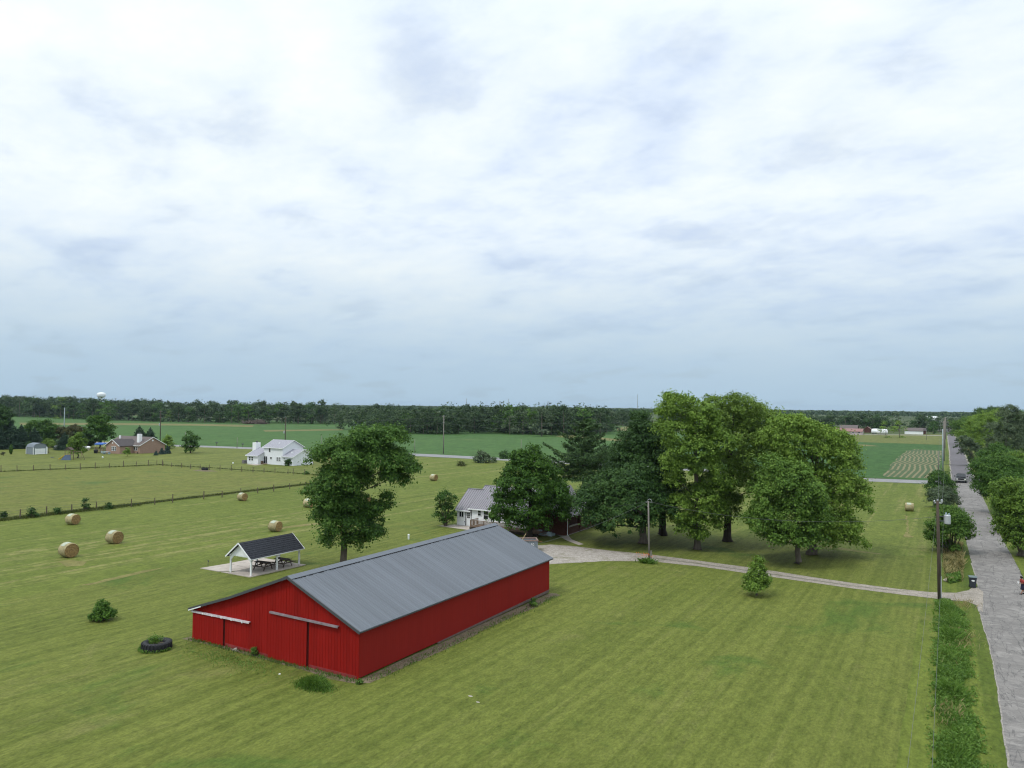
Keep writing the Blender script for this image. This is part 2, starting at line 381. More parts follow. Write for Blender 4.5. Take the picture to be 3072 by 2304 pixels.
def sheet(name, poly, z, mat, step=0, jit=0, kind='structure', seed=1):
    """flat ground sheet with a slightly ragged edge"""
    r = random.Random(seed); pts = []
    for i in range(len(poly)):
        a, b = Vector(poly[i]), Vector(poly[(i + 1) % len(poly)]); L = (b - a).length
        k = min(700, max(1, int(L / step))) if step else 1
        for j in range(k):
            p = a.lerp(b, j / k)
            if jit:
                q = Vector((p.x, p.y, seed * 7.7)); n3_ = lambda o: mnoise.noise(q * .30 + o) + .7 * mnoise.noise(q * 1.1 + o) + .55 * mnoise.noise(q * 3.3 + o)
                p += Vector((n3_(Vector((0, 0, 3))), n3_(Vector((5, 9, 0))))) * jit
            pts.append(p)
    bm = bmesh.new(); f = bm.faces.new([bm.verts.new((p.x, p.y, z)) for p in pts])
    bmesh.ops.triangulate(bm, faces=[f]); bmesh.ops.recalc_face_normals(bm, faces=bm.faces)
    for fc in bm.faces:
        if fc.normal.z < 0: fc.normal_flip()
    me = bpy.data.meshes.new(name); bm.to_mesh(me); bm.free(); me.materials.append(mat)
    return tag(link(name, me), kind=kind)

def quads_mesh(name, V, mats, mi=None, nv=4):
    """V: (N, nv, 3) array -> N separate faces"""
    N = len(V); me = bpy.data.meshes.new(name)
    me.vertices.add(N * nv); me.vertices.foreach_set('co', np.ascontiguousarray(V, np.float32).ravel())
    me.loops.add(N * nv); me.loops.foreach_set('vertex_index', np.arange(N * nv, dtype=np.int32))
    me.polygons.add(N); me.polygons.foreach_set('loop_start', np.arange(0, N * nv, nv, dtype=np.int32))
    me.polygons.foreach_set('loop_total', np.full(N, nv, np.int32))
    for m in (mats if isinstance(mats, (list, tuple)) else [mats]): me.materials.append(m)
    if mi is not None: me.polygons.foreach_set('material_index', np.asarray(mi, np.int32))
    me.update(calc_edges=True); return me

# ------------------------------------------------------------------ the setting: ground, fields, roads
sheet('ground', [(-9000, -3000), (9000, -3000), (9000, 12000), (-9000, 12000)], 0.0, M['ground'])
XL = -67.6                                                            # line where the mown yard meets the hay field
sheet('crop_field', [(-347.73, 123.18), (-336.06, 163.01), (-240.81, 190.99), (-148.86, 204.92), (-92.99, 204.51), (-65.38, 203.27), (-147.6, 479.15), (-385.32, 790.79), (-525.37, 556.1), (-573.21, 475.94), (-911.36, 555.19), (-1064.49, 515.35), (-1303.71, 460.52)], .004, M['soy'], 12, 1)
sheet('hay_field', [(-110.24, 36.31), (-112.56, 54.91), (-113.72, 114.39), (-123.52, 132.16), (-143.13, 124.94), (-231.98, 184.01), (-141.29, 194.51), (-90.31, 198.62), (-16.95, 192.43), (-1.23, 193.08)] + [(-.6, 160), (-.6, 60), (-.6, -20), (-130, -20)], .004, M['hay'], 8, .4)
sheet('pasture', [(-111.95, 43.29), (-112.56, 54.91), (-113.72, 114.39), (-114.05, 127.29), (-124.45, 130.41), (-129.86, 127.4), (-143.13, 124.94), (-179.11, 126.0), (-182.39, 111.47), (-190.24, 92.48), (-191.26, 73.62)], .008, M['pasture'], 5, .5)
sheet('house_yard', [(-191.26, 73.62), (-190.24, 92.48), (-182.39, 111.47), (-179.11, 126.0), (-143.13, 124.94), (-129.86, 127.4), (-123.31, 129.21), (-141.73, 170.75), (-171.78, 194.78), (-235.43, 186.74), (-253.26, 182.99), (-309.07, 188.58), (-353.55, 171.47), (-382.03, 135.28)], .008, M['yard'], 6, .4)
sheet('lawn', [(XL, -20), (XL, 60), (XL + .5, 84), (-62, 92), (-45, 101), (-30, 97.5)] + [(-20.5, 98.61), (-14.23, 99.47), (-10.04, 97.62), (-5.1, 96.62), (-1.82, 97.21)] + [(-.8, 95), (-.8, 60), (-.8, -20)], .012, M['lawn'], 1.5, .3)
sheet('dry_field_strip', [(-365.09, 326.25), (-355.56, 346.69), (-347.01, 376.79), (-329.46, 357.76), (-338.32, 329.9), (-343.78, 307.23)], .008, M['strip'], 6, .8)
sheet('dry_field_strip', [(-598.79, 303.78), (-560.95, 341.9), (-494.36, 385.57), (-453.03, 394.54), (-415.29, 361.7), (-461.48, 354.38), (-513.56, 313.06), (-541.87, 274.94)], .008, M['strip'], 10, 1.2)
sheet('dry_field_strip', [(-191.19, 375.68), (-189.33, 397.52), (-164.22, 378.21), (-114.71, 336.93), (-106.78, 313.65), (-144.33, 344.61), (-167.77, 352.29)], .008, M['strip'], 8, 1)
sheet('dry_field_strip', [(-227.13, 555.54), (-236.55, 600.61), (-198.89, 617.9), (-170.15, 528.65), (-201.59, 493.12)], .009, M['strip'], 8, 1)
sheet('crop_field', [(-65.38, 203.27), (-33.13, 202.4), (-1.96, 203.47), (-1.62, 291.86), (-2.15, 418.82), (-19.09, 420.26), (-43.17, 420.68), (-85.84, 420.87), (-127.67, 414.5)], .008, M['soy2'], 10, .8)
sheet('crop_rows', [(-14.75, 208.32), (-15.3, 234.91), (-16.23, 290.21), (-15.57, 348.0), (-13.7, 361.9), (-3.4, 358.42), (-2.78, 272.47), (-2.45, 211.1), (-9.52, 208.99)], .012, M['rows'], 5, .9)
sheet('mown_grass', [(-85.84, 420.87), (-43.17, 420.68), (-19.09, 420.26), (-2.29, 418.7), (-2.88, 606.61), (-30.25, 578.0), (-87.5, 534.6), (-155.7, 505.43), (-127.67, 414.5)], .009, M['lightgrass'], 10, .8)
sheet('dry_field_strip', [(-40.29, 392.51), (-34.63, 393.56), (-27.97, 380.21), (-38.45, 374.6)], .013, M['strip'], 6, .8)
# roads
RL, RR = -.2, 4.95
LEFT = [(2.21, 42.35), (2.3, 59.79), (1.89, 73.05), (1.93, 78.1), (2.04, 84.27), (1.57, 110.5), (0.49, 175.62), (-0.02, 199.28)]
RIGHT = [(4.74, 209.37), (5.06, 178.88), (5.59, 118.64), (6.06, 94.6)]
sheet('road', [(2.25, -40)] + LEFT + RIGHT + [(5.9, 60), (6.2, -40)], .016, M['oldroad'], .5, .06)
sheet('road', [(-0.02, 198.37), (-0.08, 223.79), (-0.66, 354.86), (-2.16, 575.01), (1.62, 574.3), (4.16, 371.01), (4.54, 236.89), (4.74, 209.37)], .016, M['newroad'], 4, .08)
sheet('road', [(-2.13, 576.58), (-5.28, 1128.11), (-3.06, 1131.34), (1.54, 578.79)], .016, M['newroad'], 10, .1)
sheet('side_road', [(-410.33, 133.85), (-362.99, 176.04), (-266.86, 186.94), (-242.66, 192.46), (-189.98, 201.36), (-149.87, 206.3), (-93.55, 205.73), (-49.93, 203.06), (-17.69, 200.82), (0.05, 204.95), (0.05, 195.75), (-16.95, 192.43), (-47.89, 194.76), (-89.53, 196.91), (-142.65, 196.38), (-180.9, 191.75), (-233.69, 185.36), (-256.75, 179.88), (-347.52, 168.55), (-393.48, 128.37)], .012, M['sideroad'], 6, .12)
sheet('side_road', [(3.38, 208.37), (6.92, 205.28), (14.14, 206.92), (28.18, 209.34), (26.64, 197.95), (13.46, 197.04), (6.74, 196.31), (4.65, 192.3)], .013, M['newroad'], 4, .1)
for i, (pl) in enumerate(([(-0.22, 208.68), (-1.01, 354.56), (-2.54, 574.62), (-2.09, 575.09), (-0.62, 354.9), (-0.01, 208.83)], [(1.62, 574.3), (4.1, 370.96), (4.45, 244.6), (4.85, 211.43), (7.02, 204.44), (5.96, 217.34), (4.85, 244.91), (4.53, 371.33), (2.01, 579.27)])):
    sheet('gravel_shoulder', pl, .020, M['shoulder'], 2, .22, seed=i + 5)
sheet('gravel_shoulder', [(1.81, 73.6), (2.04, 84.27), (1.73, 96.32), (1.84, 96.39), (2.15, 84.34), (2.0, 73.72)], .021, M['shoulder'], 1, .05)
sheet('gravel_shoulder', [(2.28, 59.78), (2.13, 65.83), (1.89, 73.05), (1.95, 73.09), (2.19, 65.87), (2.36, 59.83), (2.26, 42.38), (2.18, 42.33)], .021, M['shoulder'], .4, .07, seed=4)
sheet('roadside_verge', [(6.25, -40), (5.95, 60)] + [(6.06, 94.6), (5.61, 118.66), (5.04, 178.16), (4.63, 191.47), (8.26, 191.68), (15.38, 192.9)] + [(30, 150), (40, 60), (40, -40)], .010, M['verge'], 3, .12)
sheet('roadside_verge', [(7.19, 203.64), (4.85, 244.91), (4.28, 371.12), (1.82, 579.08), (-1.15, 814.3), (29.0, 850.55), (16.22, 211.16)], .010, M['verge'], 5, .15)
sheet('roadside_verge', [(-0.22, 208.68), (-1.01, 354.56), (-2.54, 574.62), (-3.42, 632.76), (-4.81, 572.31), (-2.99, 352.88), (-2.23, 203.27)], .011, M['verge'], 5, .1)
sheet('roadside_verge', [(-2.3, -20), (-2.3, 72)] + [(-0.68, 75.64), (1.07, 77.15), (1.54, 75.89), (1.91, 73.66), (2.3, 59.79), (2.21, 42.35)] + [(2.3, -20)], .014, M['verge'], .5, .08, seed=3)
sheet('roadside_verge', [(-0.92, 79.5), (0.6, 80.18), (1.62, 82.47), (2.01, 84.42), (1.57, 110.5), (0.49, 175.62), (-0.15, 199.19), (-1.87, 193.48), (-1.78, 131.47), (-1.32, 96.44)], .014, M['verge'], .5, .08, seed=8)
# driveway, paths and slabs
sheet('driveway', [(-42.52, 78.66), (-41.47, 80.89), (-39.03, 81.48), (-33.98, 81.36), (-29.28, 81.65), (-23.52, 81.29), (-18.13, 80.78), (-12.43, 79.73), (-8.13, 79.0), (-4.17, 78.75), (-1.76, 78.97), (0.34, 80.02), (1.27, 81.79), (1.77, 84.1), (2.45, 81.95), (2.14, 73.44), (1.78, 75.91), (1.06, 76.88), (-0.94, 76.54), (-4.05, 76.49), (-7.89, 76.66), (-15.8, 77.55), (-22.68, 78.41), (-28.02, 78.14), (-32.54, 75.18), (-36.18, 70.98), (-37.24, 68.93)], .022, M['drive'], .5, .06)
sheet('gravel_pad', [(-38.39, 68.18), (-43.34, 78.12), (-41.27, 80.5), (-38.84, 81.09), (-33.82, 80.98), (-31.0, 80.98), (-30.39, 77.42), (-32.54, 75.18), (-36.25, 71.13)], .026, M['gravel'], .6, .35)
sheet('driveway_crown', [(-28.39, 80.23), (-23.14, 79.99), (-17.8, 79.3), (-12.23, 78.49), (-8.03, 77.96), (-4.13, 78.03), (-4.12, 77.74), (-7.99, 77.59), (-12.16, 78.03), (-17.69, 78.82), (-22.99, 79.48), (-28.23, 79.79)], .030, gravelmat('driveway_crown', (.15, .14, .11), (.24, .22, .18), (.10, .11, .04), .6), .5, .03)
CLIP = GRASS('dry_clippings', (.135, .135, .040), (.185, .170, .062), (.235, .195, .09), .7, fine=4.0)
for k, pl in enumerate(([(-67.61, 39.61), (-67.86, 42.72), (-68.26, 46.35), (-67.87, 48.61), (-67.46, 47.23), (-67.21, 44.62), (-66.98, 42.17), (-66.76, 40.16)], [(-79.68, 44.37), (-79.08, 45.56), (-76.79, 45.86), (-75.56, 44.72), (-76.46, 43.57)],
        [(-20.93, 100.64), (-17.24, 100.5), (-14.27, 99.72), (-10.04, 97.62), (-7.18, 97.1), (-7.13, 96.43), (-10.0, 96.55), (-14.51, 97.97), (-20.66, 99.36)], [(-6.34, 134.66), (-6.07, 134.84), (-5.03, 114.96), (-4.35, 111.71), (-5.39, 111.01), (-5.37, 116.34)], [(-77.45, 71.12), (-76.65, 75.37), (-75.53, 78.99), (-74.51, 78.24), (-75.59, 74.03), (-76.08, 70.43)])):
    sheet('dry_clippings', pl, .0165, CLIP, .5, .28, seed=40 + k)
sheet('footpath', [(-43.79, 87.45), (-42.69, 88.19), (-40.74, 85.42), (-38.19, 83.32), (-38.39, 82.41), (-40.99, 84.42)], .028, M['concrete'], 1, .03)
sheet('dirt_strip', [(-30.74, 35.0), (-30.6, 34.5), (-29.8, 34.9), (-29.7, 45), (-29.75, 52), (-29.6, 59.8), (-30.2, 60.3), (-30.74, 60)], .016, M['dirt'], .4, .14)
sheet('dirt_strip', [(-46.4, 35.3), (-46.5, 34.6), (-44, 34.75), (-41, 34.7), (-38, 34.65), (-35, 34.55), (-32, 34.3), (-30.6, 34.5), (-30.7, 35.2)], .017, M['dirt'], .4, .1, seed=9)

# ------------------------------------------------------------------ foliage
YAW = .52595
RT = np.array([math.cos(YAW), math.sin(YAW), 0]); FW = np.array([-math.sin(YAW), math.cos(YAW), 0])

def unit(a): return a / np.maximum(np.linalg.norm(a, axis=-1, keepdims=True), 1e-9)

def leaf_quads(P_, Nrm, size, rng, asp=.62, droop=.25, fold=.18):
    """kite-shaped leaves (N,4,3) at points P_ facing Nrm"""
    n = len(P_); t = unit(np.cross(Nrm, rng.normal(size=(n, 3)))); t[:, 2] -= droop; t = unit(t)
    b = unit(np.cross(Nrm, t)); s = size[:, None]; nn = unit(np.cross(t, b))
    return np.stack([P_ - t * s * .5, P_ + b * s * asp * .5 - nn * s * fold * .5, P_ + t * s * .5, P_ - b * s * asp * .5 - nn * s * fold * .5], 1)

def spread_lobes(lobes, rng, depth=.85):
    """lobes seen in elevation (right, up, r) -> a full crown: copies in front of and behind the trunk plane"""
    out = []; L = np.array(lobes, float); ztop = (L[:, 1] + L[:, 2]).max()
    for dx, dz, r in lobes:
        near = L[np.abs(L[:, 1] - dz) < L[:, 2] + r]
        w = max((near[:, 0] + near[:, 2]).max(), -(near[:, 0] - near[:, 2]).min()) * .9
        cx = ((near[:, 0] + near[:, 2]).max() + (near[:, 0] - near[:, 2]).min()) / 2
        d = math.sqrt(max(w * w - (dx - cx * .5) ** 2, 0)) * depth
        out.append((dx, rng.uniform(-.15, .15) * d, dz, r, 1.0))
        if d > r * .9:
            out.append((dx + rng.normal() * r * .2, -d * rng.uniform(.45, .75), dz - r * .25, r * .92, .8))
            out.append((dx + rng.normal() * r * .2, d * rng.uniform(.45, .75), dz - r * .2, r * .95, .6))
    return out

def crown_arrays(lobes3, n, leaf, clump, rng, flat=.7, per=34, fill=.12, up=.45, droop=.25, wild=.13):
    L = np.array([l[:4] for l in lobes3], float); wt = np.array([l[4] for l in lobes3]) * L[:, 3] ** 2
    nc = max(8, int(n / per)); idx = rng.choice(len(L), nc * 2, p=wt / wt.sum())
    u = unit(rng.normal(size=(len(idx), 3))); u[:, 2] = np.where(u[:, 2] < -.35, -u[:, 2], u[:, 2])
    rad = L[idx, 3][:, None] * np.where(rng.random((len(idx), 1)) < wild, rng.uniform(1.0, 1.28, (len(idx), 1)), rng.uniform(.68, 1.04, (len(idx), 1)))
    c = L[idx][:, :3] + u * rad * np.array([1, 1, .92])
    D = np.linalg.norm(c[:, None, :] - L[None, :, :3], axis=2) / L[None, :, 3]
    D[np.arange(len(idx)), idx] = 9
    keep = (D.min(1) > .72) | (rng.random(len(idx)) < fill)
    c, u = c[keep][:nc], u[keep][:nc]
    m = len(c); k = per
    csz = clump * rng.uniform(.4, 1.45, (m, 1, 1))
    off = rng.normal(size=(m, k, 3)) * .55; off[..., 2] *= flat
    pts = (c[:, None, :] + off * csz).reshape(-1, 3)
    out = unit(off + 1e-6)
    nr = unit(u[:, None, :] * .8 + np.array([0, 0, up]) + out * .55 + rng.normal(size=(m, k, 3)) * .55).reshape(-1, 3)
    return leaf_quads(pts, nr, leaf * rng.uniform(.65, 1.35, len(pts)), rng, droop=droop)

def limbs(mb, base_r, h0, lobes3, rng, lean=0.0, every=1, split=.0, n=9, flare=1.5):
    """trunk with a root flare and tapered, bent limbs that run out to the crown"""
    L = sorted([l for l in lobes3 if l[4] >= .8], key=lambda l: l[2]); top = max(l[2] for l in L)
    cxs = np.mean([l[0] for l in L]) * .5
    axis = lambda z: Vector((lean * z + cxs * max(0, (z - h0) / max(top - h0, .1)), 0, z))
    zs = [0, .25, .7] + [h0 * f for f in (.5, .8, 1)] + [h0 + (top - h0) * f for f in (.25, .5, .75, .95)]
    zs = sorted(set(round(z, 2) for z in zs)); pts, rs = [], []
    for z in zs:
        f = z / top; r = base_r * (1 - .85 * f) * (flare if z == 0 else (1 + (flare - 1) * .4 if z < .3 else 1))
        pts.append(axis(z) + Vector((rng.normal() * .05, rng.normal() * .05, 0))); rs.append(max(r, .03))
    mb.tube(pts, rs, n)
    for i, l in enumerate([l for l in L if l[4] == 1.0][::2]):
        tgt = Vector(l[:3]); z0 = max(h0 * .75, min(tgt.z * .72, h0 + (tgt.z - h0) * .55)); a = axis(z0)
        r0 = base_r * (1 - .85 * z0 / top) * .36; mid = a.lerp(tgt, .5) + Vector((rng.normal() * .15, rng.normal() * .15, .12 * l[3]))
        mb.tube([a, mid, tgt], [r0, r0 * .6, r0 * .22], 6)

def tree_data(lobes, seed, n, leaf, clump, fol, bark, base_r, h0, name='broadleaf', grow=1.0, depth=.85, **kw):
    rng = np.random.default_rng(seed); l3 = spread_lobes([(a, b_, c * grow) for a, b_, c in lobes], rng, depth)
    V = crown_arrays(l3, n, leaf, clump, rng, **kw)
    mb = MB(); limbs(mb, base_r, h0, l3, rng)
    return mb.mesh(name + '_trunk', M[bark], True), quads_mesh(name + '_crown', V, M[fol])

def place_tree(name, label, xy, data, rz=YAW, scale=1.0, group=None, cat='tree'):
    r = thing(name, label, cat, (xy[0], xy[1]), rz, group); r.scale = (scale,) * 3 if isinstance(scale, (int, float)) else scale
    link('trunk', data[0], r); link('crown', data[1], r); return r

M['f_dark'] = FOL('dark_green_leaves', (.018, .048, .012), (.038, .092, .020), (.074, .146, .032))
M['f_maple'] = FOL('rich_green_leaves', (.022, .062, .009), (.054, .134, .015), (.115, .220, .030), .28)
M['f_mid'] = FOL('mid_green_leaves', (.023, .064, .011), (.056, .134, .020), (.122, .226, .040), .28)
M['f_light'] = FOL('light_green_leaves', (.060, .116, .015), (.134, .238, .032), (.235, .350, .062), .28)
M['f_yel'] = FOL('yellow_green_leaves', (.066, .120, .018), (.135, .228, .036), (.225, .320, .066), .28)
M['f_fresh'] = FOL('fresh_green_leaves', (.040, .088, .013), (.095, .190, .028), (.180, .295, .052), .28)
M['f_grey'] = FOL('greyish_green_leaves', (.042, .070, .036), (.080, .122, .062), (.135, .180, .095))
M['f_pine'] = FOL('pine_needles', (.018, .045, .012), (.044, .094, .026), (.095, .160, .045), .12)
M['f_spruce'] = FOL('spruce_needles', (.016, .040, .024), (.034, .072, .042), (.062, .108, .064), .1)
M['f_blue'] = FOL('blue_spruce_needles', (.020, .045, .040), (.040, .080, .070), (.075, .125, .110), .1)
M['f_far'] = FOL('far_wood_leaves', (.014, .036, .013), (.034, .072, .024), (.078, .125, .042), .2, .12)
M['f_bronze'] = FOL('bronze_green_leaves', (.030, .032, .012), (.060, .062, .020), (.095, .100, .032), .2)
M['f_weed'] = FOL('lush_weed_leaves', (.040, .095, .014), (.090, .185, .028), (.165, .275, .055), .36)
M['f_straw'] = FOL('dry_grass_stems', (.20, .17, .07), (.31, .27, .12), (.42, .37, .19), .3)
M['f_tuft'] = FOL('uncut_grass', (.040, .062, .014), (.080, .105, .027), (.150, .165, .055), .3)

def tn(name, label, spec, fol, seed, n=30000, leaf=.26, clump=.62, bark='bark', br=.35, h0=2.4, **kw):
    xy, lob = spec
    return place_tree(name, label, xy, tree_data(lob, seed, n, leaf, clump, fol, bark, br, h0, name, **kw))

Z2, Z3, Z4, Z5, Z6, Z7 = None, None, None, None, None, None
tn('shade_tree', 'tall lopsided green tree standing alone behind the red barn roof, beside the picnic shelter',
   ((-53.44, 58.38), [(1.55, 13.31, 1.08), (3.03, 13.22, 1.28), (5.0, 13.24, 1.18), (-0.58, 11.81, 1.47), (-2.05, 11.3, 1.08), (1.1, 11.04, 1.77), (3.56, 11.07, 1.77), (5.33, 10.7, 1.47), (6.52, 10.12, 0.74), (7.31, 10.03, 0.34), (4.67, 9.32, 1.08), (6.05, 8.84, 0.59), (-0.83, 9.06, 1.77), (1.43, 8.79, 1.57), (-2.77, 7.77, 0.88), (-3.94, 7.56, 0.39), (-1.28, 6.91, 1.67), (1.08, 6.44, 1.37), (2.95, 5.88, 0.98), (4.21, 7.06, 0.59), (4.61, 6.29, 0.39), (-0.26, 4.67, 1.86), (-1.84, 5.34, 1.18), (1.7, 4.5, 1.47), (2.99, 3.54, 0.93), (-0.72, 3.11, 1.32), (1.63, 2.94, 0.93), (-1.89, 2.8, 0.59), (1.64, 2.06, 0.34), (-2.63, 5.43, 0.49)]),
   'f_mid', 11, 74000, .24, .52, br=.36, h0=3.4, grow=.97, depth=.55)
tn('maple_tree', 'dense round dark green maple hiding the middle of the farmhouse',
   ((-45.81, 83.74), [(0.44, 10.77, 0.87), (-1.15, 9.88, 1.31), (0.89, 9.03, 1.6), (-1.72, 8.28, 1.6), (-2.28, 6.68, 1.89), (0.19, 6.71, 2.47), (2.5, 7.75, 1.31), (3.25, 6.01, 1.6), (-2.84, 4.65, 1.74), (-0.51, 4.09, 2.62), (2.39, 4.12, 2.47), (4.13, 4.43, 1.16), (-3.7, 3.04, 1.16), (-1.95, 2.34, 1.45), (0.96, 2.23, 1.74), (3.13, 2.69, 1.31), (-4.42, 2.46, 0.58), (4.29, 3.42, 0.73)]),
   'f_maple', 12, 42000, .27, .5, 'barkd', .34, 1.6, flat=.6)
tn('oak_tree', 'wide dark green tree with low sweeping branches just right of the farmhouse porch',
   ((-32.32, 87.74), [(-6.55, 5.3, 1.4), (-5.15, 6.02, 1.82), (-3.05, 6.74, 2.11), (-0.95, 7.46, 2.25), (-5.83, 3.64, 1.4), (-3.73, 4.22, 2.24), (-1.63, 4.8, 2.38), (0.47, 5.38, 2.24), (-4.7, 2.11, 0.98), (-2.32, 3.12, 1.54), (0.06, 3.42, 1.54), (1.87, 4.42, 1.54), (-6.67, 2.79, 0.63)]),
   'f_dark', 13, 42000, .28, .55, 'bark', .50, 2.6, grow=1.14)
tn('conical_tree', 'tall dark green tree with a narrow pointed top behind the wide low one',
   ((-32.35, 94.8), [(-2.76, 15.4, 0.68), (-3.05, 13.89, 1.2), (-3.64, 11.94, 1.8), (-1.99, 12.56, 1.65), (-4.23, 9.99, 2.25), (-1.98, 10.02, 2.55), (-0.47, 8.24, 2.25), (-4.82, 8.34, 1.8), (-0.01, 5.71, 1.95), (-2.72, 7.62, 2.25), (-5.13, 10.28, 1.35)]),
   'f_dark', 14, 36000, .28, .55, 'barkd', .50, 3.0, grow=1.14)
tn('silver_maple', 'tallest light green tree with a bare grey lower trunk, left of the bright grove',
   ((-25.71, 87.78), [(-3.3, 17.44, 0.52), (-1.87, 17.32, 0.61), (-1.06, 17.06, 0.48), (-3.77, 16.21, 0.95), (-2.14, 15.96, 1.36), (-3.89, 14.04, 1.09), (-1.86, 13.66, 1.76), (0.04, 14.63, 1.63), (0.58, 15.99, 1.22), (-2.39, 11.76, 1.36), (-0.22, 11.78, 1.9), (1.67, 12.88, 1.63), (-1.43, 9.33, 1.63), (0.87, 9.63, 1.63), (-2.37, 8.11, 0.95), (1.96, 7.89, 1.49), (-2.09, 5.15, 1.28), (0.07, 6.52, 1.35), (0.89, 4.77, 1.28), (1.7, 3.3, 1.08), (-0.73, 3.54, 0.81), (0.09, 1.94, 0.81), (-1.4, 2.73, 0.74), (0.08, 3.42, 0.95), (1.15, 5.85, 1.22), (-3.06, 9.99, 1.08), (-2.08, 3.8, 0.88), (1.97, 5.19, 1.08), (-3.26, 18.09, 0.27), (-3.5, 17.71, 0.33), (-2.89, 17.65, 0.33), (-1.06, 17.53, 0.3), (-0.79, 17.19, 0.35), (-1.87, 17.72, 0.27), (1.13, 12.06, 1.49)]),
   'f_light', 15, 52000, .27, .5, 'bark', .38, 5.2, grow=1.14)
tn('honey_locust', 'pale yellow green airy tree with a dark forked trunk in mid grove',
   ((-24.13, 95.08), [(-1.62, 16.84, 1.15), (0.54, 17.29, 0.94), (1.98, 16.59, 1.3), (0.11, 15.7, 1.59), (3.43, 15.45, 1.59), (4.87, 15.75, 0.86), (1.99, 13.85, 1.87), (0.55, 12.68, 1.73), (3.43, 12.72, 1.58), (1.28, 10.68, 1.73), (2.72, 10.27, 1.15), (-0.16, 9.52, 1.58), (0.71, 7.37, 1.29), (0.29, 3.36, 1.15), (-0.72, 5.21, 1.15), (-1.76, 14.82, 1.15), (2.72, 8.11, 1.44), (3.87, 6.69, 1.15), (1.28, 8.67, 1.58), (4.44, 10.43, 1.44), (-1.3, 6.92, 1.15), (0.86, 5.08, 1.01), (-0.43, 3.5, 1.01), (5.3, 13.6, 1.44), (5.45, 11.59, 1.58), (0.97, 17.8, 0.38), (-0.18, 17.57, 0.43), (3.86, 16.75, 0.43), (2.13, 17.45, 0.43)]),
   'f_yel', 16, 50000, .25, .55, 'barkd', .50, 3.6, grow=1.14)
tn('silver_maple', 'broad light green tree with drooping outer branches at the right end of the grove',
   ((-13.78, 91.83), [(-3.17, 14.78, 1.25), (-1.45, 14.54, 1.25), (-3.83, 13.07, 1.45), (-1.85, 12.96, 1.85), (0.79, 13.51, 1.25), (2.76, 13.14, 1.25), (4.08, 12.1, 0.92), (0.13, 11.53, 1.98), (2.36, 10.9, 1.98), (3.81, 9.73, 1.45), (-3.17, 11.23, 1.45), (-0.53, 9.16, 1.84), (2.1, 8.27, 1.97), (4.33, 7.9, 1.32), (5.39, 7.65, 0.72), (3.41, 6.32, 1.71), (1.44, 5.64, 1.84), (4.86, 5.81, 0.92), (2.75, 3.69, 1.58), (4.33, 3.32, 1.05), (5.18, 1.5, 0.5), (0.78, 3.02, 1.31), (2.09, 2.38, 0.92), (3.4, 2.26, 0.85), (4.45, 2.14, 0.79), (0.91, 1.84, 0.72)]),
   'f_light', 17, 56000, .26, .5, 'bark', .52, 2.6, droop=.6, grow=1.1)
tn('ash_tree', 'shorter fresh green tree with a split pale trunk nearest the driveway',
   ((-14.17, 85.54), [(-2.79, 10.67, 0.87), (-0.56, 9.71, 1.24), (-2.17, 8.83, 1.48), (-0.32, 8.11, 1.73), (-3.41, 7.46, 1.24), (-1.55, 6.5, 1.73), (0.67, 6.89, 1.48), (-3.65, 5.74, 1.11), (-2.17, 4.53, 1.6), (-0.07, 5.04, 1.6), (1.41, 5.06, 1.23), (-4.51, 4.38, 0.8), (-2.91, 3.05, 0.74), (-0.69, 2.95, 1.11), (1.04, 3.09, 0.93), (-1.67, 3.18, 0.93), (0.3, 2.71, 0.86), (-2.29, 2.68, 0.55)]),
   'f_fresh', 18, 42000, .25, .5, 'bark', .30, 2.6, grow=1.14)
tn('sapling', 'small young tree alone on the front lawn below the driveway',
   ((-15.01, 69.19), [(0.22, 3.12, 0.31), (0.13, 2.54, 0.49), (0.13, 1.87, 0.67), (-0.57, 1.43, 0.37), (0.78, 1.45, 0.4), (-0.05, 1.01, 0.74), (-0.54, 0.79, 0.43), (0.59, 0.81, 0.46)]),
   'f_light', 19, 7000, .17, .26, 'bark', .07, .5)
def multistem():
    xy, lob = ((-59.83, 85.36), [(-1.06, 3.65, 0.66), (0.05, 4.06, 0.82), (0.92, 3.52, 0.66), (-0.8, 2.55, 0.66), (0.38, 2.56, 0.82), (-1.11, 1.45, 0.54), (0.95, 1.63, 0.63), (0.08, 1.3, 0.71), (-0.54, 0.67, 0.4), (0.72, 0.84, 0.4)])
    rng = np.random.default_rng(20); l3 = spread_lobes(lob, rng); V = crown_arrays(l3, 5200, .20, .36, rng)
    mb = MB()
    for l in l3: mb.tube([(rng.normal() * .12, rng.normal() * .12, 0), (l[0] * .3, l[1] * .3, l[2] * .5), (l[0], l[1], l[2])], [.05, .04, .015], 5)
    place_tree('large_shrub', 'thin many-stemmed shrub beside the patio at the left end of the farmhouse', xy, (mb.mesh('stems', M['bark']), quads_mesh('leaves', V, M['f_mid'])), cat='shrub')
multistem()

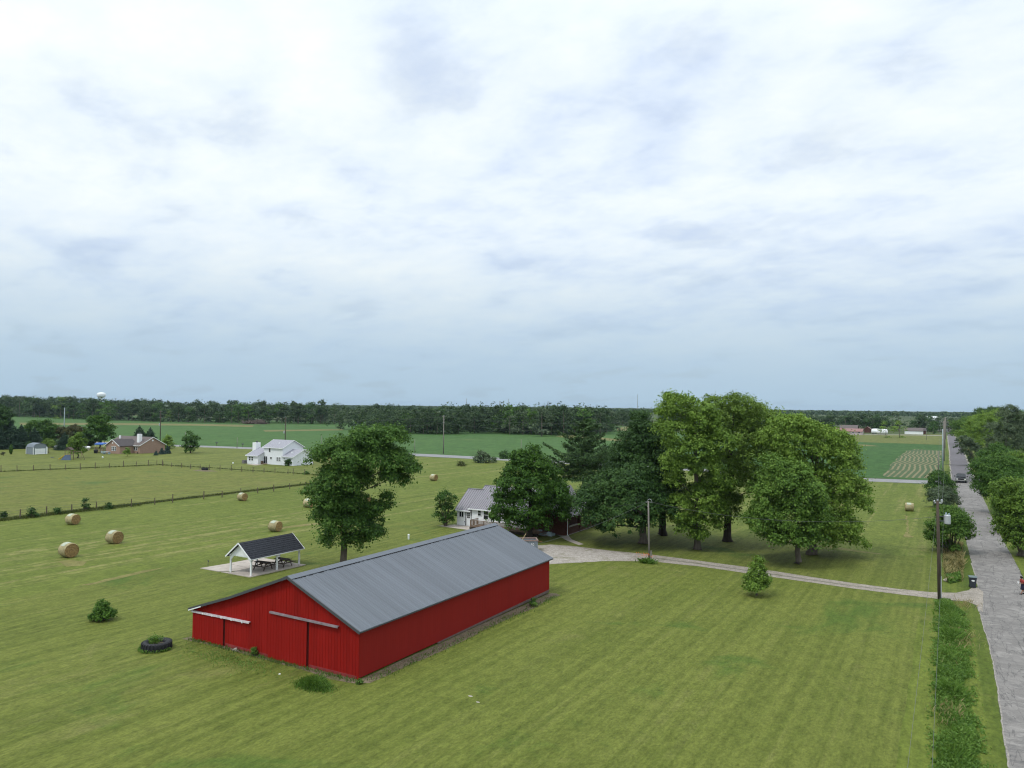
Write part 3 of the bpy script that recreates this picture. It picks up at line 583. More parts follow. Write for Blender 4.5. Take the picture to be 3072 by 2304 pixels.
# roadside wood to the right of the road
RS = [
 ('roadside_tree', 'bright green tree at the right edge, nearest of the roadside trees', ((6.76, 104.41), [(-0.71, 7.52, 1.46), (0.34, 6.47, 1.72), (-1.51, 5.92, 1.19), (-0.21, 4.09, 1.85), (-1.01, 2.64, 0.86), (0.31, 1.99, 1.59), (1.12, 4.5, 1.85), (1.4, 6.48, 1.59)]), 'f_light', 31, 34000, .22, .45, .3, 1.2),
 ('roadside_tree', 'dark green bushy tree overhanging the verge right of the road junction', ((6.21, 144.62), [(0.79, 7.95, 1.95), (-1.08, 7.19, 1.58), (-2.2, 6.06, 0.93), (-0.16, 5.53, 2.14), (-1.47, 4.22, 1.3), (0.38, 3.13, 1.86), (2.07, 5.74, 2.14), (1.3, 1.47, 1.3)]), 'f_mid', 32, 36000, .24, .48, .3, 1.0),
 ('cottonwood_tree', 'tallest tree right of the road, thin crown with bare pale branches', ((11.69, 228.09), [(1.14, 16.97, 1.23), (-0.04, 15.64, 1.32), (2.29, 15.08, 1.76), (3.44, 12.75, 2.05), (-0.66, 12.13, 2.19), (1.67, 10.69, 2.92), (4.59, 10.14, 1.75), (-0.1, 8.34, 2.92), (3.11, 7.5, 2.34), (1.05, 6.02, 2.34)]), 'f_grey', 33, 34000, .26, .55, .35, 5.0),
 ('roadside_tree', 'yellowish green rounded tree in the row right of the far road', ((9.87, 286.0), [(1.95, 15.0, 1.85), (4.18, 15.95, 1.67), (-1.03, 13.12, 2.96), (2.66, 11.31, 2.96), (-3.63, 11.61, 2.78), (0.05, 8.32, 3.33), (3.37, 6.51, 2.96), (-2.92, 7.18, 2.59)]), 'f_light', 34, 36000, .27, .55, .35, 2.0),
 ('roadside_tree', 'farthest light green tree beside the far end of the road on its right', ((6.73, 435.17), [(0.21, 10.64, 3.7), (-4.36, 9.45, 2.85), (-2.66, 6.62, 3.99), (2.46, 6.11, 3.42), (-5.52, 4.88, 2.39)]), 'f_fresh', 35, 20000, .34, .7, .3, 2.0),
 ('conical_tree', 'dark pointed tree standing above the far end of the roadside row', ((13.14, 454.21), [(-0.68, 16.69, 1.48), (-0.87, 14.92, 2.24), (-0.71, 12.26, 3.07), (-0.73, 9.32, 2.95)]), 'f_dark', 36, 7000, .5, .9, .3, 2.0),
 ('roadside_tree', 'dark tree rising behind the yellowish rounded one right of the far road', ((16.76, 416.19), [(-0.53, 16.2, 2.42), (2.69, 15.96, 2.42), (-3.23, 14.82, 2.42), (1.06, 12.72, 3.22), (-2.72, 11.07, 2.69)]), 'f_dark', 37, 9000, .5, .9, .3, 2.0),
 ('roadside_tree', 'mid green tree at the right frame edge behind the thin tall one', ((16.2, 243.23), [(0.45, 15.03, 1.85), (2.29, 13.81, 2.47), (0.42, 11.63, 2.47), (2.87, 9.19, 2.78), (0.69, 7.32, 2.47)]), 'f_mid', 38, 22000, .28, .55, .3, 2.0),
 ('roadside_tree', 'mid green tree low at the right frame edge below the thin tall one', ((10.76, 169.82), [(0.04, 7.05, 1.83), (1.32, 5.77, 1.94), (-0.41, 4.89, 1.73), (0.87, 3.18, 2.16), (2.6, 4.06, 2.37)]), 'f_light', 39, 26000, .24, .5, .3, 1.4),
]
RS += [('roadside_tree', 'mid green tree filling the row between the yellowish and the overhanging roadside trees', ((8.88, 205.79), [(0.29, 6.97, 2.12), (-1.04, 5.9, 1.85), (1.87, 5.66, 2.38), (0.54, 4.33, 2.12), (2.92, 4.35, 2.12), (-1.84, 4.3, 1.32)]), 'f_mid', 90, 22000, .26, .5, .3, 1.2),
 ('roadside_tree', 'dark green tree at the right edge between the overhanging and the nearest roadside trees', ((7.78, 126.85), [(-0.65, 6.52, 1.45), (0.32, 6.21, 1.61), (-1.3, 5.39, 1.29), (-0.34, 4.6, 1.61), (-1.63, 4.42, 0.97), (0.62, 4.29, 1.45), (-1.0, 3.31, 1.29)]), 'f_maple', 91, 26000, .24, .48, .3, 1.0),
 ('roadside_tree', 'light green tree low behind the dark pointed one at the far roadside', ((8.31, 340.55), [(-1.62, 9.74, 2.66), (1.03, 8.44, 3.1), (-2.54, 6.19, 2.66), (2.34, 5.8, 3.1), (-0.33, 4.0, 3.1)]), 'f_fresh', 92, 14000, .32, .6, .3, 1.0)]
for nm, lb, sp_, fo, sd_, n_, lf, cl, br, h0 in RS: tn(nm, lb, sp_, fo, sd_, n_, lf, cl, 'bark', br, h0)
def shrub(name, label, spec, fol, seed, n, leaf, clump, cat='shrub', group=None, grow=1.0, **kw):
    xy, lob = spec; lob = [(a, b_, c * grow) for a, b_, c in lob]; rng = np.random.default_rng(seed); l3 = spread_lobes(lob, rng); V = crown_arrays(l3, n, leaf, clump, rng, **kw)
    mb = MB()
    for l in l3: mb.tube([(l[0] * .15, l[1] * .15, 0), (l[0] * .6, l[1] * .6, l[2] * .6), (l[0], l[1], l[2])], [.06, .04, .015], 5)
    r = thing(name, label, cat, xy, YAW, group); link('stem', mb.mesh(name + '_stem', M['bark']), r); link('foliage', quads_mesh(name + '_leaves', V, M[fol]), r); return r
shrub('grey_shrub', 'greyish green shrub thicket at the foot of the tall trees right of the far road', ((6.05, 266.19), [(-1.14, 4.62, 2.6), (-2.51, 6.34, 1.91), (0.93, 3.26, 2.25), (1.26, 0.85, 2.08), (-3.2, 7.72, 1.39), (-0.46, 1.86, 1.73)]), 'f_grey', 41, 9000, .34, .6)
shrub('grey_shrub', 'leafy thicket filling the gap under the trees right of the road junction', ((7.09, 206.33), [(-0.78, 4.46, 1.6), (0.28, 2.34, 1.73), (-1.03, 6.06, 1.33), (0.83, 4.48, 1.6), (1.33, 0.76, 1.33)]), 'f_mid', 85, 9000, .26, .45)
shrub('grey_shrub', 'light leafy thicket on the verge below the second roadside tree', ((6.46, 122.66), [(-0.65, 2.57, 0.94), (-0.04, 1.18, 1.02), (0.59, 1.81, 1.1), (-0.96, 3.66, 0.78)]), 'f_fresh', 86, 9000, .20, .35)
shrub('grey_shrub', 'yellow green thicket at the far end of the roadside trees', ((6.31, 338.89), [(-2.45, 6.18, 2.21), (-0.25, 4.88, 2.66), (-3.77, 7.49, 1.77), (1.95, 2.25, 2.21)]), 'f_light', 87, 6000, .34, .6)
shrub('roadside_bush', 'yellow green bush farthest along the left side of the road, by the junction', ((-1.65, 169.97), [(-0.52, 3.31, 1.58), (0.49, 2.19, 1.35), (-1.76, 1.72, 1.24), (-0.87, 0.83, 1.35), (0.94, 0.85, 1.24)]), 'f_mid', 42, 11000, .26, .5)
shrub('roadside_bush', 'greyish green bush behind the transformer pole, left of the road', ((-1.16, 148.16), [(0.09, 2.09, 1.47), (-1.38, 2.27, 0.98), (1.07, 1.32, 1.08), (-1.09, 1.29, 1.08), (0.08, 0.72, 0.98)]), 'f_grey', 43, 10000, .24, .45)
shrub('roadside_bush', 'large leafy green bush at the left road edge just right of the transformer pole', ((-0.01, 102.77), [(-0.04, 3.99, 1.35), (-0.99, 4.66, 0.74), (0.9, 3.47, 0.81), (-2.08, 3.03, 0.68), (-0.87, 2.37, 1.22), (0.62, 2.12, 1.08), (-2.49, 2.08, 0.43), (-0.32, 2.91, 1.49), (-2.22, 1.55, 0.54), (-0.47, 0.76, 0.68)]), 'f_weed', 44, 24000, .20, .4)
shrub('lawn_bush', 'dark bush with a ragged light top alone on the lawn left of the barn', ((-55.54, 34.31), [(-0.32, 0.4, 0.32), (0.16, 0.41, 0.41), (0.63, 0.5, 0.32), (-0.11, 0.75, 0.35), (0.37, 0.71, 0.32), (0.12, 1.0, 0.26), (0.04, 1.43, 0.1), (-0.25, 1.26, 0.11), (0.37, 1.26, 0.1), (0.76, 0.41, 0.22), (-0.57, 0.27, 0.19)]), 'f_maple', 45, 8000, .12, .18, grow=.95)
shrub('field_bush', 'tangled bush clump in the hay field beside the cross road', ((-116.59, 185.81), [(-0.91, 2.17, 1.27), (0.44, 1.19, 1.17), (-2.23, 0.83, 1.17), (2.45, 0.71, 0.84), (-0.55, 0.34, 1.17)]), 'f_grey', 46, 3500, .4, .6)
shrub('field_bush', 'small round bush on the far roadside, right of the tangled clump', ((-120.73, 203.51), [(0.15, 1.12, 1.16), (-0.39, 0.39, 0.79), (0.7, 0.4, 0.72)]), 'f_dark', 47, 1500, .4, .6)
shrub('field_bush', 'small grassy bush alone in the hay field left of the tangled clump', ((-115.27, 171.62), [(-0.07, 0.76, 0.63), (-0.54, 0.29, 0.5), (0.56, 0.3, 0.5)]), 'f_tuft', 48, 900, .3, .4)
shrub('field_bush', 'little bush in the pasture below the white house garage', ((-130.29, 129.19), [(0.05, 0.32, 0.34), (0.5, 0.27, 0.25), (-0.17, 0.03, 0.28)]), 'f_mid', 49, 700, .28, .35)
shrub('house_shrub', 'dark shrub against the back wall of the white house', ((-151.99, 144.4), [(0.16, 1.51, 0.45), (-0.34, 0.87, 0.64), (0.56, 0.75, 0.64), (0.05, 0.36, 0.7)]), 'f_dark', 50, 1500, .3, .4)
for i, (lb, sp_) in enumerate([
  ('largest of the dark bushes growing through the front pasture fence', ((-113.0, 66.96), [(-0.08, 1.39, 0.45), (-0.41, 0.69, 0.49), (0.29, 0.7, 0.45), (-0.05, 0.26, 0.49)])),
  ('dark bush in the pasture fence, second from the left frame edge', ((-112.55, 59.02), [(-0.0, 0.94, 0.43), (-0.32, 0.45, 0.39), (0.42, 0.46, 0.39)])),
  ('thin bush in the pasture fence between two darker bushes', ((-112.57, 62.59), [(-0.03, 0.7, 0.2), (-0.01, 0.28, 0.24)])),
  ('bush at the left frame edge in the pasture fence', ((-114.33, 56.28), [(-0.06, 0.63, 0.23), (-0.08, 0.31, 0.23)])),
  ('bare-topped bush in the pasture fence right of the largest fence bush', ((-111.88, 69.97), [(-0.05, 0.63, 0.32), (0.23, 0.28, 0.27), (-0.12, 0.1, 0.28)]))]):
    shrub('fence_bush', lb, sp_, 'f_dark', 60 + i, 700, .2, .3, group=None)
shrub('barn_weed', 'small leafy weed growing against the far end of the long barn wall', ((-30.0, 55.42), [(0.1, 0.48, 0.16), (0.02, 0.24, 0.19), (0.2, 0.24, 0.17)]), 'f_weed', 66, 700, .12, .16, cat='weed')
shrub('barn_weed', 'leafy weed at the barn front near the small pile of stones', ((-39.42, 34.8), [(-0.07, 0.37, 0.12), (-0.01, 0.2, 0.13), (0.15, 0.1, 0.1)]), 'f_weed', 67, 500, .1, .14, cat='weed')
shrub('barn_weed', 'low broad-leaved weed at the near corner of the barn', ((-30.29, 34.62), [(-0.03, 0.17, 0.08), (0.12, 0.12, 0.09), (-0.13, 0.09, 0.06)]), 'f_weed', 68, 300, .1, .12, cat='weed')

# ---- conifers
def conifer_data(h, r, seed, fol, n_lvl=14, base=.12, upturn=.25, plume=1.0, needle=.42, dens=1.0, name='conifer', power=.8, irr=.25):
    rng = np.random.default_rng(seed); mb = MB(); mb.tube([(0, 0, 0), (0, 0, h * .5), (0, 0, h * .97)], [h * .022, h * .014, .02], 7)
    Ps, Ns = [], []
    for i in range(n_lvl):
        f = i / (n_lvl - 1); z = h * (base + (1 - base) * f * .97); L = r * (1 - f) ** power * (1 + rng.normal() * irr * .5) + .12 * r * (1 - f) + .15
        nb = max(3, int(7 - 3 * f)); a0 = rng.uniform(0, 6.28)
        for k in range(nb):
            a = a0 + 2 * PI * k / nb + rng.normal() * .2; Lk = L * (1 + rng.normal() * irr); d = np.array([math.cos(a), math.sin(a), 0])
            tip = d * Lk + np.array([0, 0, z + Lk * upturn]); mid = d * Lk * .5 + np.array([0, 0, z + Lk * upturn * .15])
            mb.tube([(0, 0, z - .1), mid, tip], [.05 * h / 12, .03 * h / 12, .01], 4)
            m = max(6, int(Lk * 34 * dens)); s = rng.uniform(.22, 1.02, m); pos = np.where(s[:, None] < .5, mid * (s[:, None] * 2) + np.array([0, 0, z]) * (1 - s[:, None] * 2), mid + (tip - mid) * ((s[:, None] - .5) * 2))
            side = np.array([-d[1], d[0], 0]); wid = plume * .30 * Lk * np.sin(np.clip(s, 0, 1) * PI * .85 + .15)
            pos = pos + side * (rng.normal(size=(m, 1)) * wid[:, None]) + np.array([0, 0, 1]) * rng.normal(size=(m, 1)) * .12 * plume
            Ps.append(pos); Ns.append(unit(np.array([0, 0, 1.0]) + d * .3 + rng.normal(size=(m, 3)) * .6))
    Pp, Nn = np.concatenate(Ps), np.concatenate(Ns)
    V = leaf_quads(Pp, Nn, needle * rng.uniform(.6, 1.4, len(Pp)), rng, asp=.38, droop=.0)
    return mb.mesh(name + '_trunk', M['barkd'], True), quads_mesh(name + '_needles', V, M[fol])

pxy = (-56.33, 122.6)
place_tree('pine_tree', 'tall open-branched pine tree standing behind the farmhouse', pxy, conifer_data(14.6, 6.6, 21, 'f_pine', 12, .24, .34, .85, .46, 2.6, 'pine', .62, .24))
SPX = conifer_data(9.0, 4.0, 22, 'f_spruce', 16, .03, -.10, 1.1, .5, 1.3, 'spruce', .85, .12)
SPB = conifer_data(3.4, 1.35, 23, 'f_blue', 12, .02, .05, 1.0, .34, 1.3, 'small_spruce', .85, .08)

# ---- trees round the brick house, far left
ZL = None
tn('yard_tree', 'tall dark green tree behind the brick house, left of its roof',
   ((-258.67, 157.9), [(-2.25, 10.05, 1.51), (0.97, 10.28, 1.71), (-3.0, 7.83, 1.71), (-0.37, 7.65, 2.42), (2.25, 7.28, 1.51), (-1.11, 5.23, 2.21), (1.71, 5.06, 1.91), (-0.06, 3.24, 1.91), (-2.94, 5.62, 1.21), (2.94, 4.27, 1.21), (-1.65, 2.62, 1.41)]), 'f_maple', 71, 9000, .55, .8, 'barkd', .3, 1.5)
tn('yard_tree', 'bright green young tree on the lawn beside the wooden playset',
   ((-219.18, 127.3), [(0.08, 6.47, 0.83), (-1.04, 4.96, 1.16), (0.79, 4.82, 1.03), (-1.5, 3.63, 1.0), (0.17, 3.15, 1.5), (1.19, 2.33, 0.91), (-0.96, 2.14, 1.03), (0.04, 1.82, 1.0)]), 'f_light', 72, 6500, .38, .55, 'barkd', .16, 1.2)
tn('yard_tree', 'dark green rounded tree on the lawn between the brick house and the white house',
   ((-214.44, 161.24), [(-0.31, 6.09, 1.06), (-1.03, 4.58, 1.36), (0.85, 4.6, 1.43), (-0.24, 2.7, 1.58), (1.66, 2.35, 1.21), (-1.35, 1.94, 1.06), (0.18, 1.2, 1.32)]), 'f_mid', 73, 5500, .38, .55, 'barkd', .2, 1.0)
tn('yard_tree', 'yellowish green small tree at the right end of the brick house',
   ((-238.06, 170.45), [(-0.69, 4.07, 0.65), (-1.06, 2.86, 1.01), (-0.05, 2.67, 1.01), (-0.82, 1.46, 1.31), (0.39, 1.27, 1.11), (-0.6, 0.45, 1.21)]), 'f_light', 74, 4000, .38, .55, 'barkd', .2, 1.0)
tn('yard_tree', 'small flat-topped yellow green tree right of the grey shed',
   ((-246.83, 134.01), [(-0.24, 3.76, 0.76), (-0.99, 3.14, 0.76), (0.53, 3.31, 0.92), (1.16, 2.71, 0.58), (-1.28, 2.53, 0.46), (-0.06, 2.69, 0.76)]), 'f_yel', 75, 2600, .34, .45, 'bark', .12, 1.8)
tn('yard_tree', 'tiny tree in front of the back windows of the brick house',
   ((-215.13, 139.88), [(-0.24, 2.08, 0.73), (-0.65, 1.39, 0.52), (0.21, 1.4, 0.55), (-0.21, 1.05, 0.52)]), 'f_light', 76, 900, .3, .35, 'bark', .06, .6)
tn('yard_tree', 'rounded dark green tree in the clump behind the grey shed',
   ((-303.64, 163.62), [(-0.15, 7.4, 1.96), (-2.36, 6.26, 1.5), (2.32, 5.94, 1.68), (-1.0, 4.41, 2.06), (1.82, 3.88, 1.87), (-4.41, 5.86, 1.31), (3.67, 4.46, 1.12), (-1.87, 2.16, 1.68), (0.93, 2.19, 1.68), (2.81, 2.02, 1.31), (-3.59, 3.44, 1.5)]), 'f_mid', 77, 8000, .55, .8, 'barkd', .3, 1.0)
tn('yard_tree', 'reddish brown tinged tree behind the yellow green flat-topped one',
   ((-299.94, 167.02), [(0.72, 5.19, 1.41), (-0.56, 4.05, 1.13), (1.69, 3.89, 1.13), (2.8, 4.65, 0.94), (0.61, 2.19, 1.31)]), 'f_bronze', 78, 3500, .5, .7, 'barkd', .25, 1.0)
tn('yard_tree', 'bronze green spreading tree left of the tall dark one behind the brick house',
   ((-284.89, 164.08), [(-0.14, 6.35, 1.36), (-1.39, 5.62, 1.09), (1.51, 5.65, 1.36), (0.09, 4.73, 1.63), (2.27, 4.39, 0.91), (-1.71, 4.16, 1.09), (0.15, 2.56, 1.45), (1.79, 2.21, 1.09)]), 'f_bronze', 79, 5000, .5, .7, 'barkd', .25, 1.0)
tn('yard_tree', 'dark broad tree cut off by the left frame edge, tallest of its clump',
   ((-280.71, 136.03), [(0.85, 11.96, 1.81), (2.19, 11.15, 1.32), (-0.83, 13.09, 2.14), (0.26, 9.65, 2.14), (-1.74, 10.61, 2.47), (1.93, 9.01, 1.32), (-0.98, 7.33, 2.47)]), 'f_dark', 80, 9000, .55, .8, 'barkd', .4, 2.0)
tn('yard_tree', 'leafy tree between the left edge spruce and the grey shed roof',
   ((-300.47, 156.44), [(0.57, 7.96, 1.09), (-0.48, 6.67, 1.27), (-1.9, 5.38, 1.27), (0.12, 4.68, 1.46), (-2.94, 3.55, 1.09), (-1.46, 2.84, 1.46), (0.73, 2.5, 1.27)]), 'f_mid', 81, 4500, .5, .7, 'barkd', .3, 1.0)
tn('yard_tree', 'dark tree behind the bright young one, left of the tall dark tree',
   ((-261.75, 155.22), [(-0.81, 4.72, 1.35), (-0.27, 3.21, 1.35), (-1.09, 2.35, 1.18), (0.77, 2.37, 1.01), (-1.96, 3.19, 0.84)]), 'f_dark', 82, 4500, .5, .7, 'barkd', .3, 1.0)
shrub('yard_thicket', 'dense dark undergrowth below the trees behind the grey shed', ((-275.37, 148.77), [(-9.33, 1.19, 1.19), (-6.96, 1.39, 1.19), (-4.57, 1.08, 1.02), (-1.19, 1.45, 1.19), (1.54, 1.14, 1.02), (3.58, 1.0, 0.93), (7.65, 1.21, 1.19), (9.69, 1.06, 1.02), (11.72, 1.25, 1.19), (13.75, 1.28, 1.02)]), 'f_dark', 84, 9000, .5, .7)
def spr(label, xy, hw, data=SPX, h0=9.0, name='spruce_tree'):
    place_tree(name, label, xy, data, rnd.uniform(0, 6), hw / h0)
spr('big blue green spruce left of the grey shed, tallest spruce there', (-278.23, 138.19), 9.56)
spr('blue green spruce just left of the grey shed', (-277.66, 141.33), 8.38)
spr('blue green spruce right behind the grey shed', (-276.45, 145.08), 7.42)
spr('wide spruce right of the grey shed, behind the small flat-topped tree', (-258.22, 145.28), 6.27)
spr('spruce at the left frame edge in front of the broad dark tree', (-277.36, 133.79), 8.73)
for lb, xy, h in (('left one of the two dark spruces behind the brick house roof', (-264.11, 176.42), 7.64), ('right one of the two dark spruces behind the brick house roof', (-261.33, 178.91), 7.03)):
    spr(lb, xy, h)
for lb, xy, h in (('smallest of three little blue spruces at the garage corner of the brick house', (-212.75, 147.76), 1.54),
                  ('middle one of three little blue spruces at the garage corner of the brick house', (-215.52, 151.64), 2.1),
                  ('right one of three little blue spruces at the garage corner of the brick house', (-216.99, 154.69), 2.55)):
    spr(lb, xy, h, SPB, 3.4, 'small_spruce')
rngc = np.random.default_rng(5); hh = 3.05
uu = unit(rngc.normal(size=(900, 3))); ppp = uu * np.array([hh * .16, hh * .16, hh * .49]) * rngc.uniform(.75, 1.05, (900, 1)) + np.array([0, 0, hh * .5])
ar = thing('columnar_shrub', 'narrow dark column-shaped evergreen on the lawn left of the grey shed', 'shrub', (-248.86, 123.88))
link('foliage', quads_mesh('column_leaves', leaf_quads(ppp, unit(uu + rngc.normal(size=uu.shape) * .4), np.full(900, .3), rngc), M['f_mid']), ar)
_b = MB(); _b.tube([(0, 0, 0), (0, 0, hh * .6)], [.07, .04], 5); _b.build('stem', M['barkd'], ar)
shrub('round_bush', 'small bronze bush at the far left near the frame edge', ((-244.44, 119.61), [(0.07, 0.61, 0.43), (-0.15, 0.53, 0.32)]), 'f_bronze', 83, 500, .25, .3)

# ---- woods: single trees along the edges, the mass behind as stuff
def far_tree_mesh(seed, fol, n=900, leaf=1.25, shape='round'):
    rng = np.random.default_rng(seed); lobes = []
    hw = {'round': .32, 'tall': .22, 'wide': .38}[shape]; z0 = {'round': .06, 'tall': .36, 'wide': .03}[shape]
    for _ in range(17):
        f = rng.random(); z = z0 + (1 - z0 - .10) * f; w = hw * math.sin(PI * min(.98, .18 + .78 * f)) ; a = rng.uniform(0, 6.28)
        lobes.append((w * math.cos(a) * .7, w * math.sin(a) * .7, z, rng.uniform(.09, .16), 1.0))
    lobes = [(20 * a, 20 * b, 20 * c, 20 * d, e) for a, b, c, d, e in lobes]
    V = crown_arrays(lobes, n, leaf, 1.9, rng, per=16, fill=.3, wild=0)
    mb = MB(); mb.tube([(0, 0, 0), (0, 0, 9), (0, 0, 17)], [.36, .25, .08], 5)
    me = quads_mesh('wood_tree', V, [M[fol], M['bark']])
    tr = mb.mesh('tmp', M['bark'])
    bm = bmesh.new(); bm.from_mesh(me); k = len(bm.faces); bm.from_mesh(tr); bm.faces.ensure_lookup_table()
    for f in bm.faces[k:]: f.material_index = 1
    bm.to_mesh(me); bm.free(); bpy.data.meshes.remove(tr); return me
FT = [far_tree_mesh(100 + i, f, 900, 1.25, s) for i, (f, s) in enumerate([('f_far', 'round'), ('f_far', 'wide'), ('f_dark', 'round'), ('f_far', 'tall'), ('f_mid', 'round'), ('f_dark', 'wide')])]
FT += [far_tree_mesh(120, 'f_mid', 500, 1.2, 'tall'), far_tree_mesh(121, 'f_light', 620, 1.1, 'wide'), far_tree_mesh(122, 'f_grey', 620, 1.2, 'round')]

def at_poly(pts, s):
    P_ = [Vector(p) for p in pts]; ls = [(P_[i + 1] - P_[i]).length for i in range(len(P_) - 1)]; d = s * sum(ls)
    for i, L in enumerate(ls):
        if d <= L or i == len(ls) - 1: return P_[i].lerp(P_[i + 1], d / L), (P_[i + 1] - P_[i]).normalized()
        d -= L
def wood(name, label, group, edge, heights, n_front, rows, depth, picks, seed, stuffname, back=(0, 0)):
    """front row as single trees on the wood's edge; everything behind it in one mesh"""
    r = random.Random(seed)
    def H(s): x = s * (len(heights) - 1); i = min(int(x), len(heights) - 2); return heights[i] + (heights[i + 1] - heights[i]) * (x - i)
    bmv, bmf = [], []
    for i in range(n_front):
        s = (i + r.uniform(.2, .8)) / n_front; p, d = at_poly(edge, s); nrm = Vector((-d.y, d.x)); nrm = nrm if nrm.dot(p) > 0 else -nrm
        q_ = p + nrm * r.uniform(0, depth / max(rows, 1) * .8); h = H(s) * r.choice((.55, .78, .88, .95, 1.02, 1.1))
        o = link(name, FT[r.choice(picks)], None, (q_.x, q_.y, -.2), (0, 0, r.uniform(0, 6.28))); k = h / 20; o.scale = (k * r.uniform(1.0, 1.4), k * r.uniform(1.0, 1.4), k)
        tag(o, label, 'tree', group)
    Vs = []
    src = {k: np.array([v.co for v in FT[k].vertices])[: len(FT[k].polygons) * 4] for k in picks}
    for row in range(1, rows + 1):
        nb = int(n_front * 1.5)
        for i in range(nb):
            s = (i + r.uniform(0, 1)) / nb; p, d = at_poly(edge, s); nrm = Vector((-d.y, d.x)); nrm = nrm if nrm.dot(p) > 0 else -nrm
            q_ = p + nrm * (depth * row / rows * r.uniform(.85, 1.15)); h = H(s) * r.uniform(.74, 1.12); k = h / 20 * 1.0; a = r.uniform(0, 6.28)
            me = src[r.choice(picks)]; ca, sa = math.cos(a) * k * 1.3, math.sin(a) * k * 1.3
            nq = 420; vv = me[: nq * 4]
            X = vv[:, 0] * ca - vv[:, 1] * sa + q_.x; Y = vv[:, 0] * sa + vv[:, 1] * ca + q_.y; Z = vv[:, 2] * k - .2
            Vs.append(np.stack([X, Y, Z], 1).reshape(-1, 4, 3))
    V = np.concatenate(Vs); o = link(stuffname, quads_mesh(stuffname, V, M['f_far']))
    tag(o, kind='stuff'); o['label'] = label.replace('tree standing at the front of', 'tree crowns behind the front of'); o['category'] = 'woodland'

wood('broadleaf_tree', 'tree standing at the front of the long dark wood beyond the left crop field', 'trees along the front of the left wood',
     [(-1112.22, 415.77), (-861.89, 417.35), (-624.76, 389.57), (-535.4, 398.5), (-490.15, 426.83), (-431.25, 456.55), (-376.87, 465.4)], [21.8, 20.9, 20.5, 19.2, 17.2, 17.2, 15.4], 85, 3, 60, [0, 4, 5, 0, 3, 8, 2, 7], 51, 'left_wood')
wood('broadleaf_tree', 'tree standing at the front of the nearer wood jutting into the crop field', 'trees along the front of the nearer wood',
     [(-290.02, 358.25), (-254.19, 337.17), (-248.1, 357.38), (-241.57, 379.02), (-211.72, 374.4), (-187.8, 385.6), (-179.79, 429.21), (-207.42, 507.37)], [11.2, 14.0, 15.4, 17.2, 17.0, 14.9, 14.0], 44, 4, 90, [0, 1, 4, 5, 0, 8], 52, 'nearer_wood')
wood('broadleaf_tree', 'tree standing at the front of the wood behind the red-roofed farm', 'trees along the front of the right wood',
     [(-252.99, 611.22), (-228.26, 643.26), (-181.27, 625.2), (-127.17, 623.5), (-67.34, 656.35), (-35.05, 669.85), (-5.23, 649.96)], [13.9, 13.7, 11.7, 11.7, 12.3, 11.3], 60, 3, 60, [2, 5, 0, 2, 3], 53, 'right_wood')
def far_ridge(name, label, edge, h, n, rows, depth, seed, k=4.2):
    r = np.random.default_rng(seed); Vs = []
    for row in range(rows):
        for i in range(n):
            s = (i + r.random()) / n; p, d = at_poly(edge, float(s)); nrm = Vector((-d.y, d.x)); nrm = nrm if nrm.dot(p) > 0 else -nrm
            q_ = p + nrm * (depth * (row + r.random()) / rows); hh_ = h * r.uniform(.8, 1.07); m = 34
            u = unit(r.normal(size=(m, 3))); u[:, 2] = np.abs(u[:, 2]); pts = u * np.array([9, 9, hh_ * .55]) * r.uniform(.8, 1.1, (m, 1)) + np.array([q_.x, q_.y, hh_ * .45])
            Vs.append(leaf_quads(pts, unit(u + r.normal(size=(m, 3)) * .3), k * r.uniform(.7, 1.3, m), r, asp=.8))
    o = link(name, quads_mesh(name, np.concatenate(Vs), M['f_far'])); tag(o, label, 'woodland', None, 'stuff')
far_ridge('far_woodland', 'bluish wooded ridge along the right half of the horizon', [(-883.16, 1213.82), (-586.09, 1348.98), (-301.58, 1478.43), (-85.03, 1626.88), (81.33, 1740.93), (251.19, 1857.38)], 13.3, 330, 3, 500, 61)
far_ridge('far_woodland', 'distant wooded plain along the middle of the horizon', [(-1551.15, 1190.14), (-1074.75, 1237.55), (-807.36, 1342.73), (-577.46, 1503.53)], 12.8, 240, 3, 600, 62)
# trees one can pick out
def pick(label, xy, h, k, w=1.0, name='broadleaf_tree'):
    o = link(name, FT[k], None, (xy[0], xy[1], -.2), (0, 0, rnd.uniform(0, 6))); o.scale = (h / 20 * w, h / 20 * w, h / 20); tag(o, label, 'tree')
pick('left one of two round light green trees by the road of the far farm', (-33.66, 501.36), 10.09, 7, 1.25)
pick('right one of two round light green trees by the road of the far farm', (-26.78, 508.16), 10.15, 7, 1.25)
pick('greyish tree with a thin tall crown rising above the right wood', (-35.59, 658.16), 17.03, 8, 1.0)
pick('light green tree in front of the dark wood left of the far road', (-10.97, 606.76), 9.32, 4, 1.0)
pick('round green tree just left of the red-roofed farm buildings', (-77.2, 611.87), 7.49, 4, 1.2)
pick('tall tree with high crown rising over the left wood, above the white house chimney', (-499.71, 413.01), 20.32, 5, .8)
for lb, bx, tp, k in (('tall thin tree over the left wood, just right of the brush pile', 785, 1201, 3), ('thin-stemmed flat-topped tree over the left wood, left of the lone tree', 882, 1202, 3),
                      ('pale-stemmed tree over the left wood, between two taller ones', 834, 1206, 6), ('tall tree over the left wood, straight above the lone shade tree', 962, 1198, 3), ('round-topped tree high over the left wood, right of the lone shade tree', 1168, 1210, 0)):
    pick(lb, {785: (-494.62, 439.38), 882: (-464.1, 445.81), 834: (-479.16, 442.73), 962: (-444.33, 455.77), 1168: (-384.85, 470.28)}[bx], {1201: 18.79, 1202: 18.77, 1206: 17.55, 1198: 20.09, 1210: 17.41}[tp], k, .9)
pick('big round tree at the left end of the nearer wood, in front of it', (-228.17, 393.3), 18.39, 4, 1.1)
pick('broad greyish green tree standing forward from the nearer wood', (-193.79, 366.76), 17.49, 8, 1.25)
